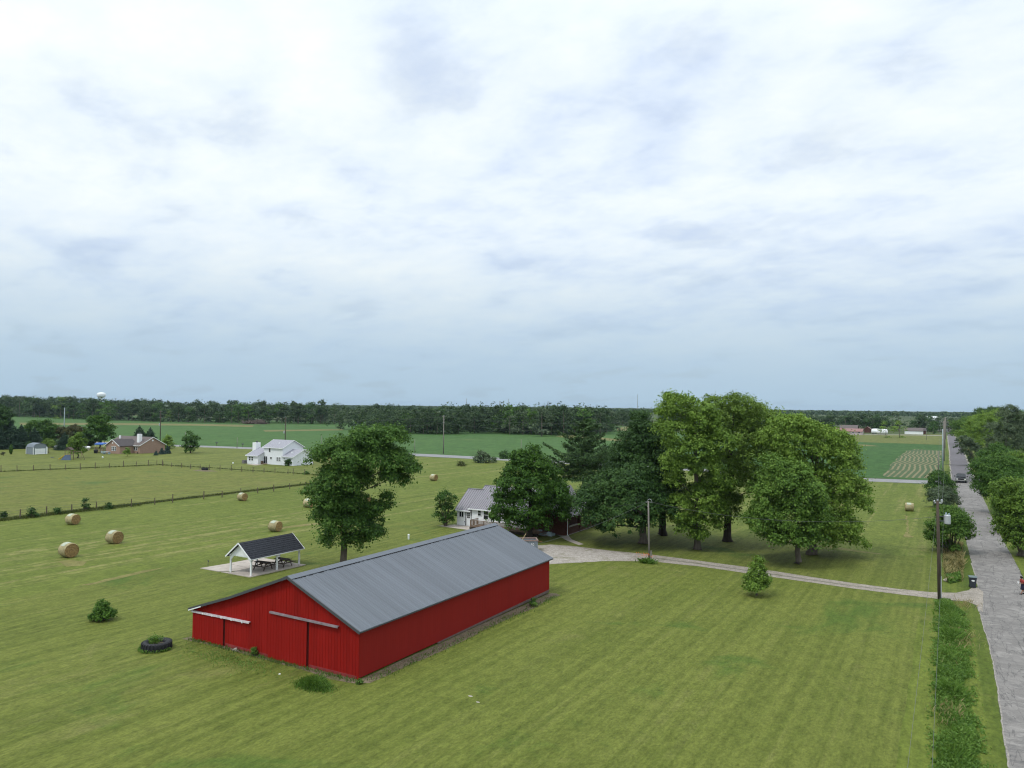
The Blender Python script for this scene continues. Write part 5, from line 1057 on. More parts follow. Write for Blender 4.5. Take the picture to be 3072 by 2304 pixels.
def window(parent, x, z, w, h, y, fr, cols=2, rows=2, name='window', ft=.07):
    """window in a wall facing -Y, lower left corner (x, z)"""
    b = MB(); yo = y - .05
    for a in ((x - ft, x, z - ft, z + h + ft), (x + w, x + w + ft, z - ft, z + h + ft)): b.box(a[0], a[1], yo, y + .02, a[2], a[3])
    for a in ((z - ft, z), (z + h, z + h + ft)): b.box(x, x + w, yo, y + .02, a[0], a[1])
    for i in range(1, cols): b.box(x + w * i / cols - .028, x + w * i / cols + .028, yo + .012, y - .006, z, z + h)
    for i in range(1, rows): b.box(x, x + w, yo + .012, y - .006, z + h * i / rows - .028, z + h * i / rows + .028)
    wn = b.build(name, fr, parent); g = MB(); g.box(x, x + w, y - .018, y - .008, z, z + h); g.build('pane', M['glass'], wn); return wn
def lap_siding(parent, x0, x1, y, z0, z1, mat, h=.20, skip=()):
    """overlapping boards on a wall facing -Y"""
    n = int((z1 - z0) / h); 
    for i in range(n):
        b = MB(); za = z0 + i * h; b.prism([(x0, y - .03, za), (x0, y - .004, za + h), (x0, y, za + h), (x0, y, za)], (x1 - x0, 0, 0)); b.build('siding_board', mat, parent)

# ------------------------------------------------------------------ farmhouse
FX, FY = -57.0, 87.0
fh = thing('farmhouse', 'white sided farmhouse with grey standing-seam roof and dark brick porch, half hidden by the maple', 'house', (FX, FY))
X = lambda x: x - FX
b = MB(); gwall(b, X(-59.05), X(-56.8), 0, 6.3, 2.36, 4.85); b.build('wing_wall', M['whitesiding'], fh)
b = MB(); gwall(b, X(-56.8), X(-48.2), -.02, 8.0, 2.66, 5.35); b.build('wall', M['whitesiding'], fh)
def seam_roof(x0, x1, y0, y1, ez, rz_v, name='roof', oh=.3, rk=.22):
    b = MB(); chevron(b, x0, x1, y0, y1, ez, rz_v, oh, rk, .12); rf = b.build(name, M['seam'], fh)
    m_ = (y0 + y1) / 2; hw = (y1 - y0) / 2; sl = (rz_v - ez) / hw
    me = None; n = int((x1 - x0 + 2 * rk) / .33)
    for i in range(n + 1):
        if me is None:
            q_ = MB(); q_.bar((0, m_ - hw - oh, ez - sl * oh + .02), (0, m_, rz_v + .02), .045, .05); me = q_.mesh('seam', M['seam_shade'])
        link('seam', me, rf, (x0 - rk + .02 + i * (x1 - x0 + 2 * rk - .04) / n, 0, 0))
    q_ = MB(); q_.box(x0 - rk, x1 + rk, m_ - .14, m_ + .14, rz_v - .02, rz_v + .03); q_.build('ridge_cap', M['seam'], rf)
    q_ = MB(); q_.box(x0 - rk, x1 + rk, m_ - hw - oh - .1, m_ - hw - oh, ez - sl * oh - .13, ez - sl * oh + .0); q_.build('gutter', M['white'], rf)
seam_roof(X(-59.05), X(-56.85), 0, 6.3, 2.36, 4.75, 'wing_roof')
seam_roof(X(-56.8), X(-48.2), -.02, 8.0, 2.66, 5.25, 'roof')
lap_siding(fh, X(-59.05), X(-57.66), 0, .08, 2.12, M['whitesiding'], .2)
lap_siding(fh, X(-56.62), X(-48.3), -.02, .08, 2.5, M['whitesiding'], .2)
window(fh, X(-58.6), 1.2, .66, .68, -.03, M['white'], 2, 1)
window(fh, X(-55.58), 1.58, .48, .72, -.05, M['white'], 1, 2)
window(fh, X(-54.65), 1.2, .7, 1.1, -.05, M['white'], 1, 2)
window(fh, X(-51.5), 1.2, .8, 1.1, -.05, M['white'], 1, 2)
b = MB(); b.box(X(-57.60), X(-57.50), -.06, .02, .08, 2.05); b.box(X(-56.74), X(-56.64), -.06, .02, .08, 2.05); b.box(X(-57.5), X(-56.74), -.06, .02, 1.95, 2.05); dr = b.build('door', M['black'], fh)
b = MB(); b.box(X(-57.48), X(-56.76), -.03, .0, .1, 1.94); b.build('door_leaf', M['white'], dr)
b = MB(); b.box(X(-57.34), X(-56.9), -.045, -.032, 1.1, 1.85); b.build('pane', M['glass'], dr)
b = MB()
for k in (1, 2): b.box(X(-57.34) + .44 * k / 3 - .012, X(-57.34) + .44 * k / 3 + .012, -.056, -.046, 1.1, 1.85); b.box(X(-57.34), X(-56.9), -.058, -.047, 1.1 + .25 * k - .012, 1.1 + .25 * k + .012)
b.build('glazing_bar', M['white'], dr)
b = MB(); b.box(X(-57.8), X(-57.72), -.06, -.0, .5, .62); b.build('outlet_box', M['darktrim'], fh)
b = MB(); b.tube([(X(-57.05), -.45, 2.45), (X(-56.92), -.40, 2.3), (X(-56.95), -.2, 2.18)], .05, 6); b.build('downspout', M['white'], fh)
# main brick block with porch on the road side
b = MB(); gwall(b, X(-48.2), X(-44.4), .6, 9.2, 2.75, 5.6, 'y'); b.build('brick_wall', M['brickd'], fh)
b = MB(); chevron(b, X(-48.2), X(-44.4), .6, 9.2, 2.75, 5.5, .3, .3, .14, 'y'); rf = b.build('main_roof', M['seam'], fh)
me = None
for i in range(29):
    if me is None: q_ = MB(); q_.bar((X(-44.1), 0, 2.34), (X(-46.3), 0, 5.52), .04, .05); me = q_.mesh('seam', M['seam_shade'])
    link('seam', me, rf, (0, .35 + i * .32, 0))
b = MB(); b.prism([(X(-44.45), .45, 3.55), (X(-42.2), .45, 2.48), (X(-42.2), .45, 2.36), (X(-44.45), .45, 3.43)], (0, 8.9, 0)); pr_ = b.build('porch_roof', M['seam'], fh)
me = None
for i in range(28):
    if me is None: q_ = MB(); q_.bar((X(-42.22), 0, 2.505), (X(-44.45), 0, 3.57), .04, .04); me = q_.mesh('seam', M['seam_shade'])
    link('seam', me, pr_, (0, .5 + i * .325, 0))
b = MB(); b.box(X(-42.3), X(-42.2), .4, 9.4, 2.30, 2.42); b.build('gutter', M['white'], fh)
for y in (.75, 4.6, 8.8):
    b = MB(); b.box(X(-42.85), X(-42.4), y - .22, y + .22, 0, 2.36); b.build('porch_pier', M['brickd'], fh)
b = MB(); b.box(X(-42.8), X(-42.5), 1.0, 9.0, 0, 1.0); b.build('porch_half_wall', M['brickd'], fh)
b = MB(); b.box(X(-42.86), X(-42.44), .97, 4.38, 1.0, 1.09); b.box(X(-42.86), X(-42.44), 4.82, 8.58, 1.0, 1.09); b.build('wall_cap', M['stone'], fh)
b = MB(); b.box(X(-44.35), X(-42.9), .75, 9.0, 0, .45); b.build('porch_floor', M['concrete'], fh)
b = MB(); b.box(X(-44.38), X(-44.32), 2.6, 4.0, .5, 2.2); b.build('porch_screen', P('grey_screen', (.12, .14, .15), .8), fh)
b = MB(); b.tube([(X(-42.28), .42, 2.3), (X(-42.38), .5, 2.1), (X(-42.38), .5, .15), (X(-42.2), .4, .05)], .05, 6); b.build('downspout', M['white'], fh)
b = MB(); b.prism([(X(-44.4), .5, .0), (X(-42.4), .5, .0), (X(-42.4), .5, 2.3), (X(-44.4), .5, 3.3)], (0, .18, 0)); b.build('porch_end_wall', M['brickd'], fh)
sheet('patio', [(-60.6, 84.8), (-55.4, 84.2), (-55.3, 86.95), (-59.4, 86.96)], .03, M['concrete'])
# deck with railing
dk = thing('wooden_deck', 'low wooden deck with slatted railing along the farmhouse back wall', 'deck', (-51.0, 86.0))
DX = lambda x: x + 51.0
for i in range(14):
    b = MB(); b.box(-4.3, 6.0, -1.45 + i * .165, -1.45 + i * .165 + .155, .42, .46); b.build('deck_board', M['deckwood'], dk)
b = MB(); b.box(-4.3, 6.0, -1.5, -1.46, .14, .41); b.box(-4.34, -4.3, -1.5, .8, .14, .41); b.build('skirt_board', M['barkd'], dk)
for x in (-4.25, -2.2, -.2, 1.8, 3.8, 5.9):
    b = MB(); b.box(x - .05, x + .05, -1.44, -1.34, 0, 1.32); b.build('railing_post', M['deckwood'], dk)
b = MB(); b.box(-4.3, 6.0, -1.47, -1.32, 1.28, 1.33); b.box(-4.3, 6.0, -1.42, -1.37, .55, .61); b.build('railing_rail', M['deckwood'], dk)
me = None
for i in range(66):
    if me is None: q_ = MB(); q_.box(-.03, .03, -1.46, -1.42, .5, 1.28); me = q_.mesh('baluster', M['deckwood'])
    link('baluster', me, dk, (-4.15 + i * .152, 0, 0))
b = MB(); b.bar((-4.28, -1.4, 1.3), (-4.28, .6, 1.3), .1, .05); b.build('railing_rail', M['deckwood'], dk)
me = None
for i in range(10):
    if me is None: q_ = MB(); q_.box(-4.30, -4.26, -.03, .03, .5, 1.28); me = q_.mesh('baluster_side', M['deckwood'])
    link('baluster', me, dk, (0, -1.2 + i * .19, 0))
for k in range(2):
    b = MB(); b.box(6.05 + k * .3, 6.33 + k * .3, -.8, .4, .26 - k * .15, .31 - k * .15); b.build('step', M['stone'], dk)
b = MB(); b.box(-1.2, 1.0, -.6, .5, 0, .28); b.box(-1.3, -.7, -.2, .1, .28, .62); b.box(.3, .8, -.5, -.1, .28, .5); tag(b.build('pale_box', P('pale_blue_box', (.42, .52, .56), .6), None, (-44.9, 86.6, 0)), 'low pale blue box on the ground between deck and brick porch', 'box')

# ------------------------------------------------------------------ dumpster beside the barn
dm = thing('dumpster', 'open grey roll-off dumpster with rusty rim and rubble, just showing beyond the barn roof', 'dumpster', (-44.23, 73.28), .62)
b = MB(); w_, d_, h_ = 4.6, 1.75, 1.25
b.box(0, w_, -.0, .06, .12, h_); b.box(0, w_, d_ - .06, d_, .12, h_); b.box(0, .06, .06, d_ - .06, .12, h_); b.box(w_ - .06, w_, .06, d_ - .06, .12, h_); b.box(0, w_, .06, d_ - .06, .12, .18)
b.build('body', M['slate'], dm)
b = MB(); b.box(-.06, w_ + .06, -.07, .08, h_, h_ + .12); b.box(-.06, w_ + .06, d_ - .08, d_ + .07, h_, h_ + .12); b.box(-.06, .08, .08, d_ - .08, h_, h_ + .12); b.box(w_ - .08, w_ + .06, .08, d_ - .08, h_, h_ + .12); b.build('rim', P('rusty_rim', (.26, .19, .165), .8, .3, 5), dm)
for i in range(7):
    b = MB(); x = .3 + i * (w_ - .6) / 6; b.box(x - .05, x + .05, -.06, -.002, .14, h_); b.build('rib', M['slate'], dm)
b = MB(); b.box(.1, w_ - .1, .1, d_ - .1, .2, .75); b.build('liner', M['rust'], dm)
fc = bpy.data.curves.new('number', 'FONT'); fc.body = '30'; fc.size = .42; fc.extrude = .004; fc.align_x = 'CENTER'; fc.materials.append(M['white'])
tx = bpy.data.objects.new('tmp_text', fc); COL.objects.link(tx); dg_ = bpy.context.evaluated_depsgraph_get(); tme = bpy.data.meshes.new_from_object(tx.evaluated_get(dg_)); bpy.data.objects.remove(tx)
tme.name = 'number'; link('number_marking', tme, dm, (w_ - .62, -.012, .72), (PI / 2, 0, 0))
for i in range(9):
    b = MB(); a = Vector((w_ - .4 - rnd.random() * 2.6, .2 + rnd.random() * 1.2, .8 + rnd.random() * .3)); b.bar(a, a + Vector((rnd.uniform(-1.1, 1.1), rnd.uniform(-.4, .4), rnd.uniform(-.1, .28))), .12, .05)
    tag(b.build('scrap_board', M[rnd.choice(['rust', 'deckwood', 'rust'])] if i else M['deckwood'], None, dm.location, (0, 0, .62)), 'scrap board lying among the rubble in the dumpster', 'board', 'scrap boards in the dumpster')
b = MB(); b.bar((2.6, .5, .9), (3.35, .9, 1.95), .06, .05); tag(b.build('scrap_board', P('pale_lath', (.45, .36, .2), .8), None, dm.location, (0, 0, .62)), 'pale lath sticking up out of the dumpster', 'board')

# ------------------------------------------------------------------ white house by the cross road
wh = thing('white_house', 'white two-storey house with grey roofs, low wing, chimney and windowless garage gable', 'house', (-150.4, 144.4))
U = lambda x: x + 150.4
def block(root, x0, x1, y0, y1, ez, rz_v, wm, rm, axis='x', ends=(0, 1), wn='wall', rn='roof', oh=.35, rk=.3, tr='white'):
    b = MB(); gwall(b, x0, x1, y0, y1, ez, rz_v, axis); b.build(wn, M[wm], root)
    b = MB(); chevron(b, x0, x1, y0, y1, ez, rz_v, oh, rk, .14, axis); r = b.build(rn, M[rm], root)
    if ends: rake(root, x0, x1, y0, y1, ez, rz_v, M[tr], axis, oh, rk, ends)
    if axis == 'x':
        b = MB(); sl = (rz_v - ez) / ((y1 - y0) / 2); b.box(x0 - rk, x1 + rk, y0 - oh - .06, y0 - oh + .02, ez - sl * oh - .16, ez - sl * oh); b.build('gutter', M[tr], root)
    return r
mr = block(wh, U(-161.5), U(-154.3), 0, 7.4, 4.72, 6.55, 'greywhite', 'shingle_grey', rn='main_roof')
gr = block(wh, U(-154.25), 0, -.05, 7.2, 2.52, 4.15, 'greywhite', 'shingle_grey', wn='garage_wall', rn='garage_roof', ends=(1,))
lr = block(wh, U(-165.8), U(-161.55), -1.9, 6.5, 2.45, 4.25, 'greywhite', 'shingle_grey', wn='wing_wall', rn='wing_roof', ends=(0,))
for root, x, y, z in ((mr, U(-157.6), 1.9, 5.55), (gr, U(-152.4), 1.6, 3.3)):
    b = MB(); b.box(x - .15, x + .15, y - .15, y + .15, z - .2, z + .28); b.build('roof_vent', M['white'], root)
b = MB(); b.box(U(-167.1), U(-165.82), 1.0, 2.7, 0, 5.6); b.build('chimney', M['white'], wh)
b = MB(); b.box(U(-166.6), U(-166.2), 1.7, 2.1, 5.6, 6.0); b.build('chimney_cap', M['darktrim'], wh)
window(wh, U(-165.0), .95, .62, 1.0, -1.92, M['white'], 1, 2); window(wh, U(-164.05), .95, .62, 1.0, -1.92, M['white'], 1, 2)
window(wh, U(-159.5), 3.35, .62, 1.0, -.02, M['white'], 1, 2); window(wh, U(-159.0), 1.42, .68, .62, -.02, M['white'], 2, 2)
window(wh, U(-156.5), 1.05, .62, 1.0, -.02, M['white'], 2, 2); window(wh, U(-155.72), 1.05, .62, 1.0, -.02, M['white'], 2, 2)
d_ = window(wh, U(-161.35), .25, 1.25, 1.85, -.02, M['white'], 2, 1, 'sliding_door')
b = MB(); b.box(U(-161.5), U(-159.9), -.95, -.1, 0, .22); b.box(U(-161.5), U(-161.42), -.95, -.1, .22, .85); b.build('step', M['deckwood'], wh)
b = MB(); b.box(U(-153.75), U(-153.5), -.12, -.055, 1.7, 1.95); b.build('wall_vent', M['darktrim'], wh)
sheet('patio', [(-163.2, 139.9), (-159.2, 139.6), (-159.0, 142.2), (-162.5, 142.3)], .03, M['concrete'])
b = MB(); b.box(-.5, .5, -.5, .5, 0, .85); b.box(-.42, .42, -.42, .42, .85, .92); tag(b.build('air_conditioner', P('grey_cabinet', (.16, .15, .15), .6), None, (-166.9, 142.6, 0)), 'grey air conditioner cabinet at the left end of the white house', 'air conditioner')
b = MB(); b.lathe([(.16, 0), (.16, .35), (.0, .5)], 8); tag(b.build('yard_marker', M['white'], None, (*(-168.52, 140.11), 0)), 'small white marker in the lawn left of the white house', 'marker')

# ------------------------------------------------------------------ brick house
bh = thing('brick_house', 'single-storey pinkish brick house with brown hip of gabled roofs and white chimney', 'house', (-226.5, 144.65))
U = lambda x: x + 226.5
block(bh, U(-240.5), U(-223.3), 4.7, 13.6, 2.72, 5.15, 'brickp', 'shingle_brown', rn='main_roof', ends=(1,), wn='main_wall')
block(bh, U(-233.8), U(-226.5), 0, 6.2, 2.62, 4.5, 'brickp', 'shingle_brown2', axis='y', ends=(0,), wn='gable_wall', rn='gable_roof', oh=.3)
b = MB(); b.prism([(U(-226.9), 6.5, 2.6), (U(-226.9), 2.2, 2.62), (U(-230.2), 6.4, 4.5)], (0, .08, .1)); b.build('valley_roof', M['shingle_brown2'], bh)
b = MB(); b.box(U(-226.7), U(-225.5), 5.9, 6.9, 3.4, 6.15); b.build('chimney', M['white'], bh)
b = MB(); b.box(U(-226.4), U(-225.8), 6.1, 6.7, 6.15, 6.5); b.build('chimney_cap', M['darktrim'], bh)
b = MB(); b.box(U(-237.9), U(-237.5), 7.0, 7.4, 4.3, 5.35); b.build('vent_pipe', M['white'], bh)
for k in range(3): window(bh, U(-230.75) + k * .85, .95, .62, 1.25, -.02, M['white'], 1, 2)
window(bh, U(-225.3), 1.0, .75, 1.0, 4.68, M['white'], 1, 2)
window(bh, U(-226.2), 1.0, .62, 1.1, 4.68, M['white'], 1, 1)
b = MB(); b.lathe([(.26, 0), (.26, .06), (.0, .08)], 12, (0, 0, 0), 'y'); b.build('gable_vent', M['white'], bh, (U(-230.15), -.08, 3.35))
b = MB(); b.lathe([(.3, 0), (.3, .06), (.0, .08)], 12, (0, 0, 0), 'x'); b.build('gable_vent', M['white'], bh, (.0 + 3.2, 9.15, 4.05))
b = MB(); b.box(U(-224.6), U(-224.0), 4.6, 4.69, .05, .4); b.build('foundation_vent', M['black'], bh)
# deck with blue awning
bd = thing('wooden_deck', 'small raised wooden deck with rails under a blue canopy, left of the brick house', 'deck', (-236.6, 144.2))
b = MB(); b.box(-2.1, 2.3, -.2, 3.6, .75, .85); b.build('deck_floor', M['deckwood'], bd)
for x in (-2.0, -.6, .8, 2.2):
    b = MB(); b.box(x - .07, x + .07, -.2, -.06, 0, 1.85); b.build('railing_post', M['deckwood'], bd)
b = MB(); b.box(-2.1, -.5, -.16, -.08, 1.75, 1.88); b.box(.8, 2.3, -.16, -.08, 1.75, 1.88); b.box(-2.1, -.5, -.15, -.1, 1.2, 1.3); b.box(.8, 2.3, -.15, -.1, 1.2, 1.3); b.build('railing_rail', M['deckwood'], bd)
for k in range(4):
    b = MB(); b.box(-.5, .8, -.5 - k * .32, -.2 - k * .32, .6 - k * .18, .68 - k * .18); b.build('step', M['deckwood'], bd)
aw = thing('canopy', 'blue canopy on thin posts over the deck of the brick house', 'canopy', (-236.9, 145.6))
b = MB(); b.prism([(-2.3, -1.4, 2.75), (-2.3, 1.6, 2.75), (-2.3, 1.6, 2.9), (-2.3, .1, 3.15), (-2.3, -1.4, 2.9)], (4.6, 0, 0)); b.prism([(-2.32, -1.42, 2.5), (-2.32, -1.38, 2.5), (-2.32, -1.38, 2.9), (-2.32, -1.42, 2.9)], (4.64, 0, 0)); b.build('canopy_cloth', M['blue'], aw)
for x in (-2.2, 2.2):
    b = MB(); b.tube([(x, -1.3, .85), (x, -1.3, 2.8)], .05, 6); b.build('post', M['white'], aw)
pt = thing('patio_table', 'pale patio table with chairs on the grass beside the brick house deck', 'patio table', (-229.36, 142.21))
b = MB(); b.box(-1.5, 1.5, -.5, .5, .68, .74); b.build('tabletop', M['bluegrey'], pt)
for x in (-1.3, 1.3):
    b = MB(); b.box(x - .04, x + .04, -.4, .4, 0, .68); b.build('leg', M['bluegrey'], pt)
pc = None
for i, x in enumerate((-.9, 0, .9)):
    c_ = (-229.36, 142.21)
    if pc is None:
        pc = thing('patio_chair', 'leftmost of three pale patio chairs at the outdoor table beside the brick house', 'chair', (c_[0] + x, c_[1] - .9), 0, 'patio chairs by the brick house')
        b = MB(); b.box(-.27, .27, -.27, .27, .4, .45); b.build('seat', M['bluegrey'], pc)
        b = MB(); b.box(-.27, .27, -.30, -.25, .45, 1.0); b.build('backrest', M['bluegrey'], pc)
        for u in (-1, 1):
            for v in (-1, 1): b = MB(); b.tube([(u * .24, v * .24, 0), (u * .24, v * .24, .4)], .025, 5); b.build('leg', M['bluegrey'], pc)
    else: dup(pc, (c_[0] + x, c_[1] - .9), None, ('middle', 'rightmost')[i - 1] + ' of three pale patio chairs at the outdoor table beside the brick house')
gb = thing('gas_grill', 'black covered grill at the left corner of the brick house deck', 'grill', (-234.78, 141.95))
b = MB(); b.lathe([(.5, .5), (.62, .8), (.6, 1.0), (.4, 1.22), (0, 1.3)], 12); b.build('lid', M['rubber'], gb)
for x in (-.4, .4): b = MB(); b.box(x - .05, x + .05, -.3, .3, 0, .6); b.build('leg', M['rubber'], gb)

# propane tanks, shed, playset
def propane(label, xy, L):
    t_ = thing('propane_tank', label, 'propane tank', xy, .55, 'white propane tanks'); k = L / 4
    pr = [(0, -2), (.25, -1.95), (.45, -1.8), (.58, -1.5), (.6, -1.2), (.6, 1.2), (.58, 1.5), (.45, 1.8), (.25, 1.95), (0, 2)]
    b = MB(); b.lathe([(r * k * 1.15, z * k) for r, z in pr], 14, (0, 0, .95), 'x'); b.build('tank_body', M['white'], t_, smooth=True)
    b = MB(); b.lathe([(.22, 0), (.22, .2), (.12, .3), (0, .32)], 10, (0, 0, .92 + .66 * k)); b.build('valve_dome', M['white'], t_)
    for x in (-1.1 * k, 1.1 * k): b = MB(); b.box(x - .12, x + .12, -.4, .4, 0, .5); b.build('saddle', M['stone'], t_)
propane('white propane tank between the bright young tree and the brick house deck', (-251.34, 148.72), 2.6)
propane('white propane tank behind the fence right of the flat-topped yellow green tree', (-261.63, 144.86), 2.1)
sd_ = thing('garden_shed', 'grey barn-roofed garden shed with a white roll-up door', 'shed', ((-242.82, 127.28)[0], (-242.82, 127.28)[1] + 2.0), PI / 2)
b = MB(); pf = [(-2.0, 0), (2.0, 0), (2.0, 2.15), (1.5, 2.95), (0, 3.35), (-1.5, 2.95), (-2.0, 2.15)]
sw, sdp = 2.15, 4.0
b.prism([(x, 0, z) for x, z in pf], (0, sdp, 0)); b.build('wall', M['slate'], sd_)
b = MB(); q5 = [(2.1, 2.1), (1.55, 3.0), (0, 3.43), (-1.55, 3.0), (-2.1, 2.1)]
for (a, c), (e, g) in zip(q5, q5[1:]): b.prism([(a, -.12, c), (e, -.12, g), (e, -.12, g + .07), (a, -.12, c + .07)], (0, sdp + .24, 0))
b.build('roof', P('shed_grey_roof', (.17, .20, .235), .8, .15), sd_)
b = MB(); b.box(-1.3, 1.55, -.06, -.005, .06, 1.75); dr_ = b.build('door', M['white'], sd_)
for k in range(1, 4): b = MB(); b.box(-1.3, 1.55, -.075, -.062, .06 + k * .42, .09 + k * .42); b.build('panel_joint', M['bluegrey'], dr_)
for x, y in ((-2.03, -.03), (2.03, -.03), (-2.03, sdp)): b = MB(); b.box(x - .09, x + .09, y - .05, y + .05, 0, 2.15); b.build('corner_board', M['white'], sd_)
b = MB(); b.box(1.75, 1.95, -.07, -.005, 0, 2.3); b.box(-1.55, -1.3, -.07, -.005, 0, 1.85); b.build('door_trim', M['white'], sd_)
ps = thing('wooden_playset', 'wooden playset with yellow slide and peaked tower on the far left lawn', 'playset', (-213.7, 121.42), .5)
for x in (-1.0, .6):
    for y in (0, 1.4): b = MB(); b.bar((x, y, 0), (x, y, 2.9), .12, .12); b.build('tower_post', M['play'], ps)
b = MB(); b.box(-1.05, .65, -.05, 1.45, 1.35, 1.45); b.build('platform', M['play'], ps)
b = MB(); b.prism([(-1.2, -.1, 2.8), (.8, -.1, 2.8), (-.2, -.1, 3.6)], (0, 1.6, 0)); b.build('roof', M['wood'], ps)
b = MB(); b.bar((-.9, .3, 1.4), (-2.5, -.2, .15), .6, .06); b.bar((-.9, .0, 1.5), (-2.5, -.5, .25), .06, .2); b.bar((-.9, .6, 1.5), (-2.5, .1, .25), .06, .2); b.build('slide', M['yellow'], ps)
b = MB(); b.bar((.6, .7, 2.3), (3.4, .7, 2.3), .12, .14); b.build('swing_beam', M['play'], ps)
for s in (-.9, .9): b = MB(); b.bar((3.3, .7, 2.3), (3.7, .7 + s, 0), .1, .1); b.build('swing_leg', M['play'], ps)
b = MB(); b.prism([(-1.6, -.9, 0), (1.2, -.9, 0), (.6, -.06, 1.4), (-1.0, -.06, 1.4)], (0, .05, .02)); b.build('climbing_wall', P('blue_tarp', (.05, .08, .13), .7), ps)
for x in (1.5, 2.4):
    b = MB(); b.tube([(x, .7, 2.25), (x, .72, .55)], .015, 4); b.tube([(x + .4, .7, 2.25), (x + .4, .72, .55)], .015, 4); b.box(x - .02, x + .42, .6, .84, .5, .55); b.build('swing', M['wire'], ps)
b = MB(); b.lathe([(.45, 0), (.42, .12), (.2, .16), (0, .16)], 12); tag(b.build('fire_ring', M['darktrim'], None, (*(-225.83, 123.68), 0)), 'dark fire ring on the lawn right of the grey shed', 'fire ring')
b = MB(); b.lathe([(.2, 0), (.2, .4), (0, .5)], 8); tag(b.build('yard_marker', M['white'], None, (*(-214.0, 131.51), 0)), 'small white marker on the lawn in front of the brick house', 'marker')

# ------------------------------------------------------------------ fences
def fence(label, posts, lines, h, wires=(.45, .8, 1.15), lean=.06, mats=('post',)):
    f = thing('pasture_fence', label, 'fence', posts[0])
    o = Vector((posts[0][0], posts[0][1], 0)); prs = []
    for i, (x, y) in enumerate(posts):
        hh = h * rnd.uniform(.85, 1.12); r = rnd.uniform(.065, .10); p = Vector((x, y, 0)) - o; tp_ = p + Vector((rnd.uniform(-lean, lean), rnd.uniform(-lean, lean), hh))
        b = MB(); b.tube([p, p.lerp(tp_, .5), tp_], [r, r * .95, r * .85], 7); b.build('fence_post', M[mats[i % len(mats)]], f); prs.append((p, tp_))
    for wz in wires:
        b = MB(); b.tube([a.lerp(c, min(wz / h, .97)) for a, c in prs], .010, 4); b.build('fence_wire', M['wire'], f)
fence('front pasture fence of weathered posts and thin wire along the cut hay field', [(-112.45, 53.2), (-112.57, 57.48), (-112.81, 61.21), (-112.91, 64.86), (-113.03, 68.73), (-111.06, 73.09), (-110.55, 76.79), (-110.83, 80.16), (-110.58, 85.98), (-110.07, 89.33), (-109.81, 93.12), (-109.77, 96.92), (-109.64, 100.58), (-110.12, 105.02), (-110.0, 108.9), (-110.53, 113.5), (-111.04, 118.84)], None, 1.25)
fence('back pasture fence of posts and wire below the two far houses', [(-190.74, 89.92), (-189.55, 92.35), (-188.28, 95.2), (-187.02, 98.2), (-185.1, 100.94), (-183.54, 103.65), (-181.47, 106.06), (-181.3, 109.58), (-180.59, 112.74), (-181.02, 116.77), (-179.93, 119.47), (-179.56, 122.6), (-179.23, 124.79), (-177.04, 124.84)], None, 1.45)
fence('thin wire fence on slim posts running toward the white house garage', [(-176.45, 124.62), (-171.89, 123.86), (-167.98, 123.89), (-163.76, 123.33), (-160.39, 123.45), (-157.07, 123.57), (-153.94, 124.18), (-151.46, 125.48), (-147.65, 125.36), (-143.53, 125.19), (-141.04, 126.3), (-138.12, 126.96), (-133.88, 127.02), (-132.42, 127.26), (-129.05, 127.59), (-123.31, 129.21)], None, 1.3, lean=.03)
b = MB(); b.lathe([(.62, 0), (.7, .25), (.66, .5), (.58, .5), (.55, .12), (0, .1)], 16); o = b.build('water_trough', M['rubber'], None, (*(-157.91, 122.93), 0)); o.scale = (1.6, .9, 1.1); tag(o, 'low black water trough in the pasture beside the back fence', 'trough')
sheet('dirt_patch', [(-159.57, 120.47), (-159.6, 122.84), (-154.8, 122.93), (-152.38, 122.44), (-154.75, 120.06)], .012, M['dirt'], 2, .3)

# ------------------------------------------------------------------ poles and wires
def crossarm(b, z, w, ax=(1, 0, 0)):
    A = Vector(ax) * (w / 2); b.bar(Vector((0, 0, z)) - A, Vector((0, 0, z)) + A, .09, .11)
def pole(label, xy, h, m='pole', r=.14, arms=(), transformer=None, lean=(0, 0), name='utility_pole', ax=(1, 0, 0)):
    p = thing(name, label, 'utility pole', xy)
    b = MB(); b.tube([(0, 0, 0), (lean[0] * .5, lean[1] * .5, h * .5), (lean[0], lean[1], h)], [r, r * .85, r * .68], 10); b.build('pole_shaft', M[m], p, smooth=True)
    for z, w in arms:
        b = MB(); crossarm(b, h - z, w, ax); c = b.build('crossarm', M['greypole'], p, (lean[0], lean[1], 0))
        b = MB()
        for s in (-.95, .95): v = Vector(ax) * (w / 2 * s); b.lathe([(.05, 0), (.06, .08), (.03, .14), (0, .15)], 6, (v.x, v.y, h - z + .055))
        b.build('insulator', M['bluegrey'], c)
    if transformer:
        z, dx, dy = transformer
        b = MB(); b.lathe([(.0, -.42), (.24, -.42), (.26, -.36), (.26, .30), (.22, .36), (0, .38)], 14, (dx, dy, z)); tr = b.build('transformer', M['alu'], p)
        b = MB(); b.lathe([(.05, .36), (.07, .46), (.04, .56), (0, .58)], 6, (dx - .1, dy, z)); b.lathe([(.05, .36), (.07, .44), (.04, .5), (0, .52)], 6, (dx + .12, dy, z)); b.build('bushing', M['bluegrey'], tr)
        b = MB(); b.bar((0, 0, z + .2), (dx, dy, z + .2), .07, .07); b.bar((0, 0, z - .2), (dx, dy, z - .2), .07, .07); b.build('bracket', M['darktrim'], tr)
    return p
TPX = (-0.96, 76.12); TPH = 8.63
tpole = pole('old leaning wooden pole with a grey transformer, beside the driveway mouth', TPX, TPH, 'pole', .17, (), (TPH - 1.55, .62, .05), (-.12, 0))
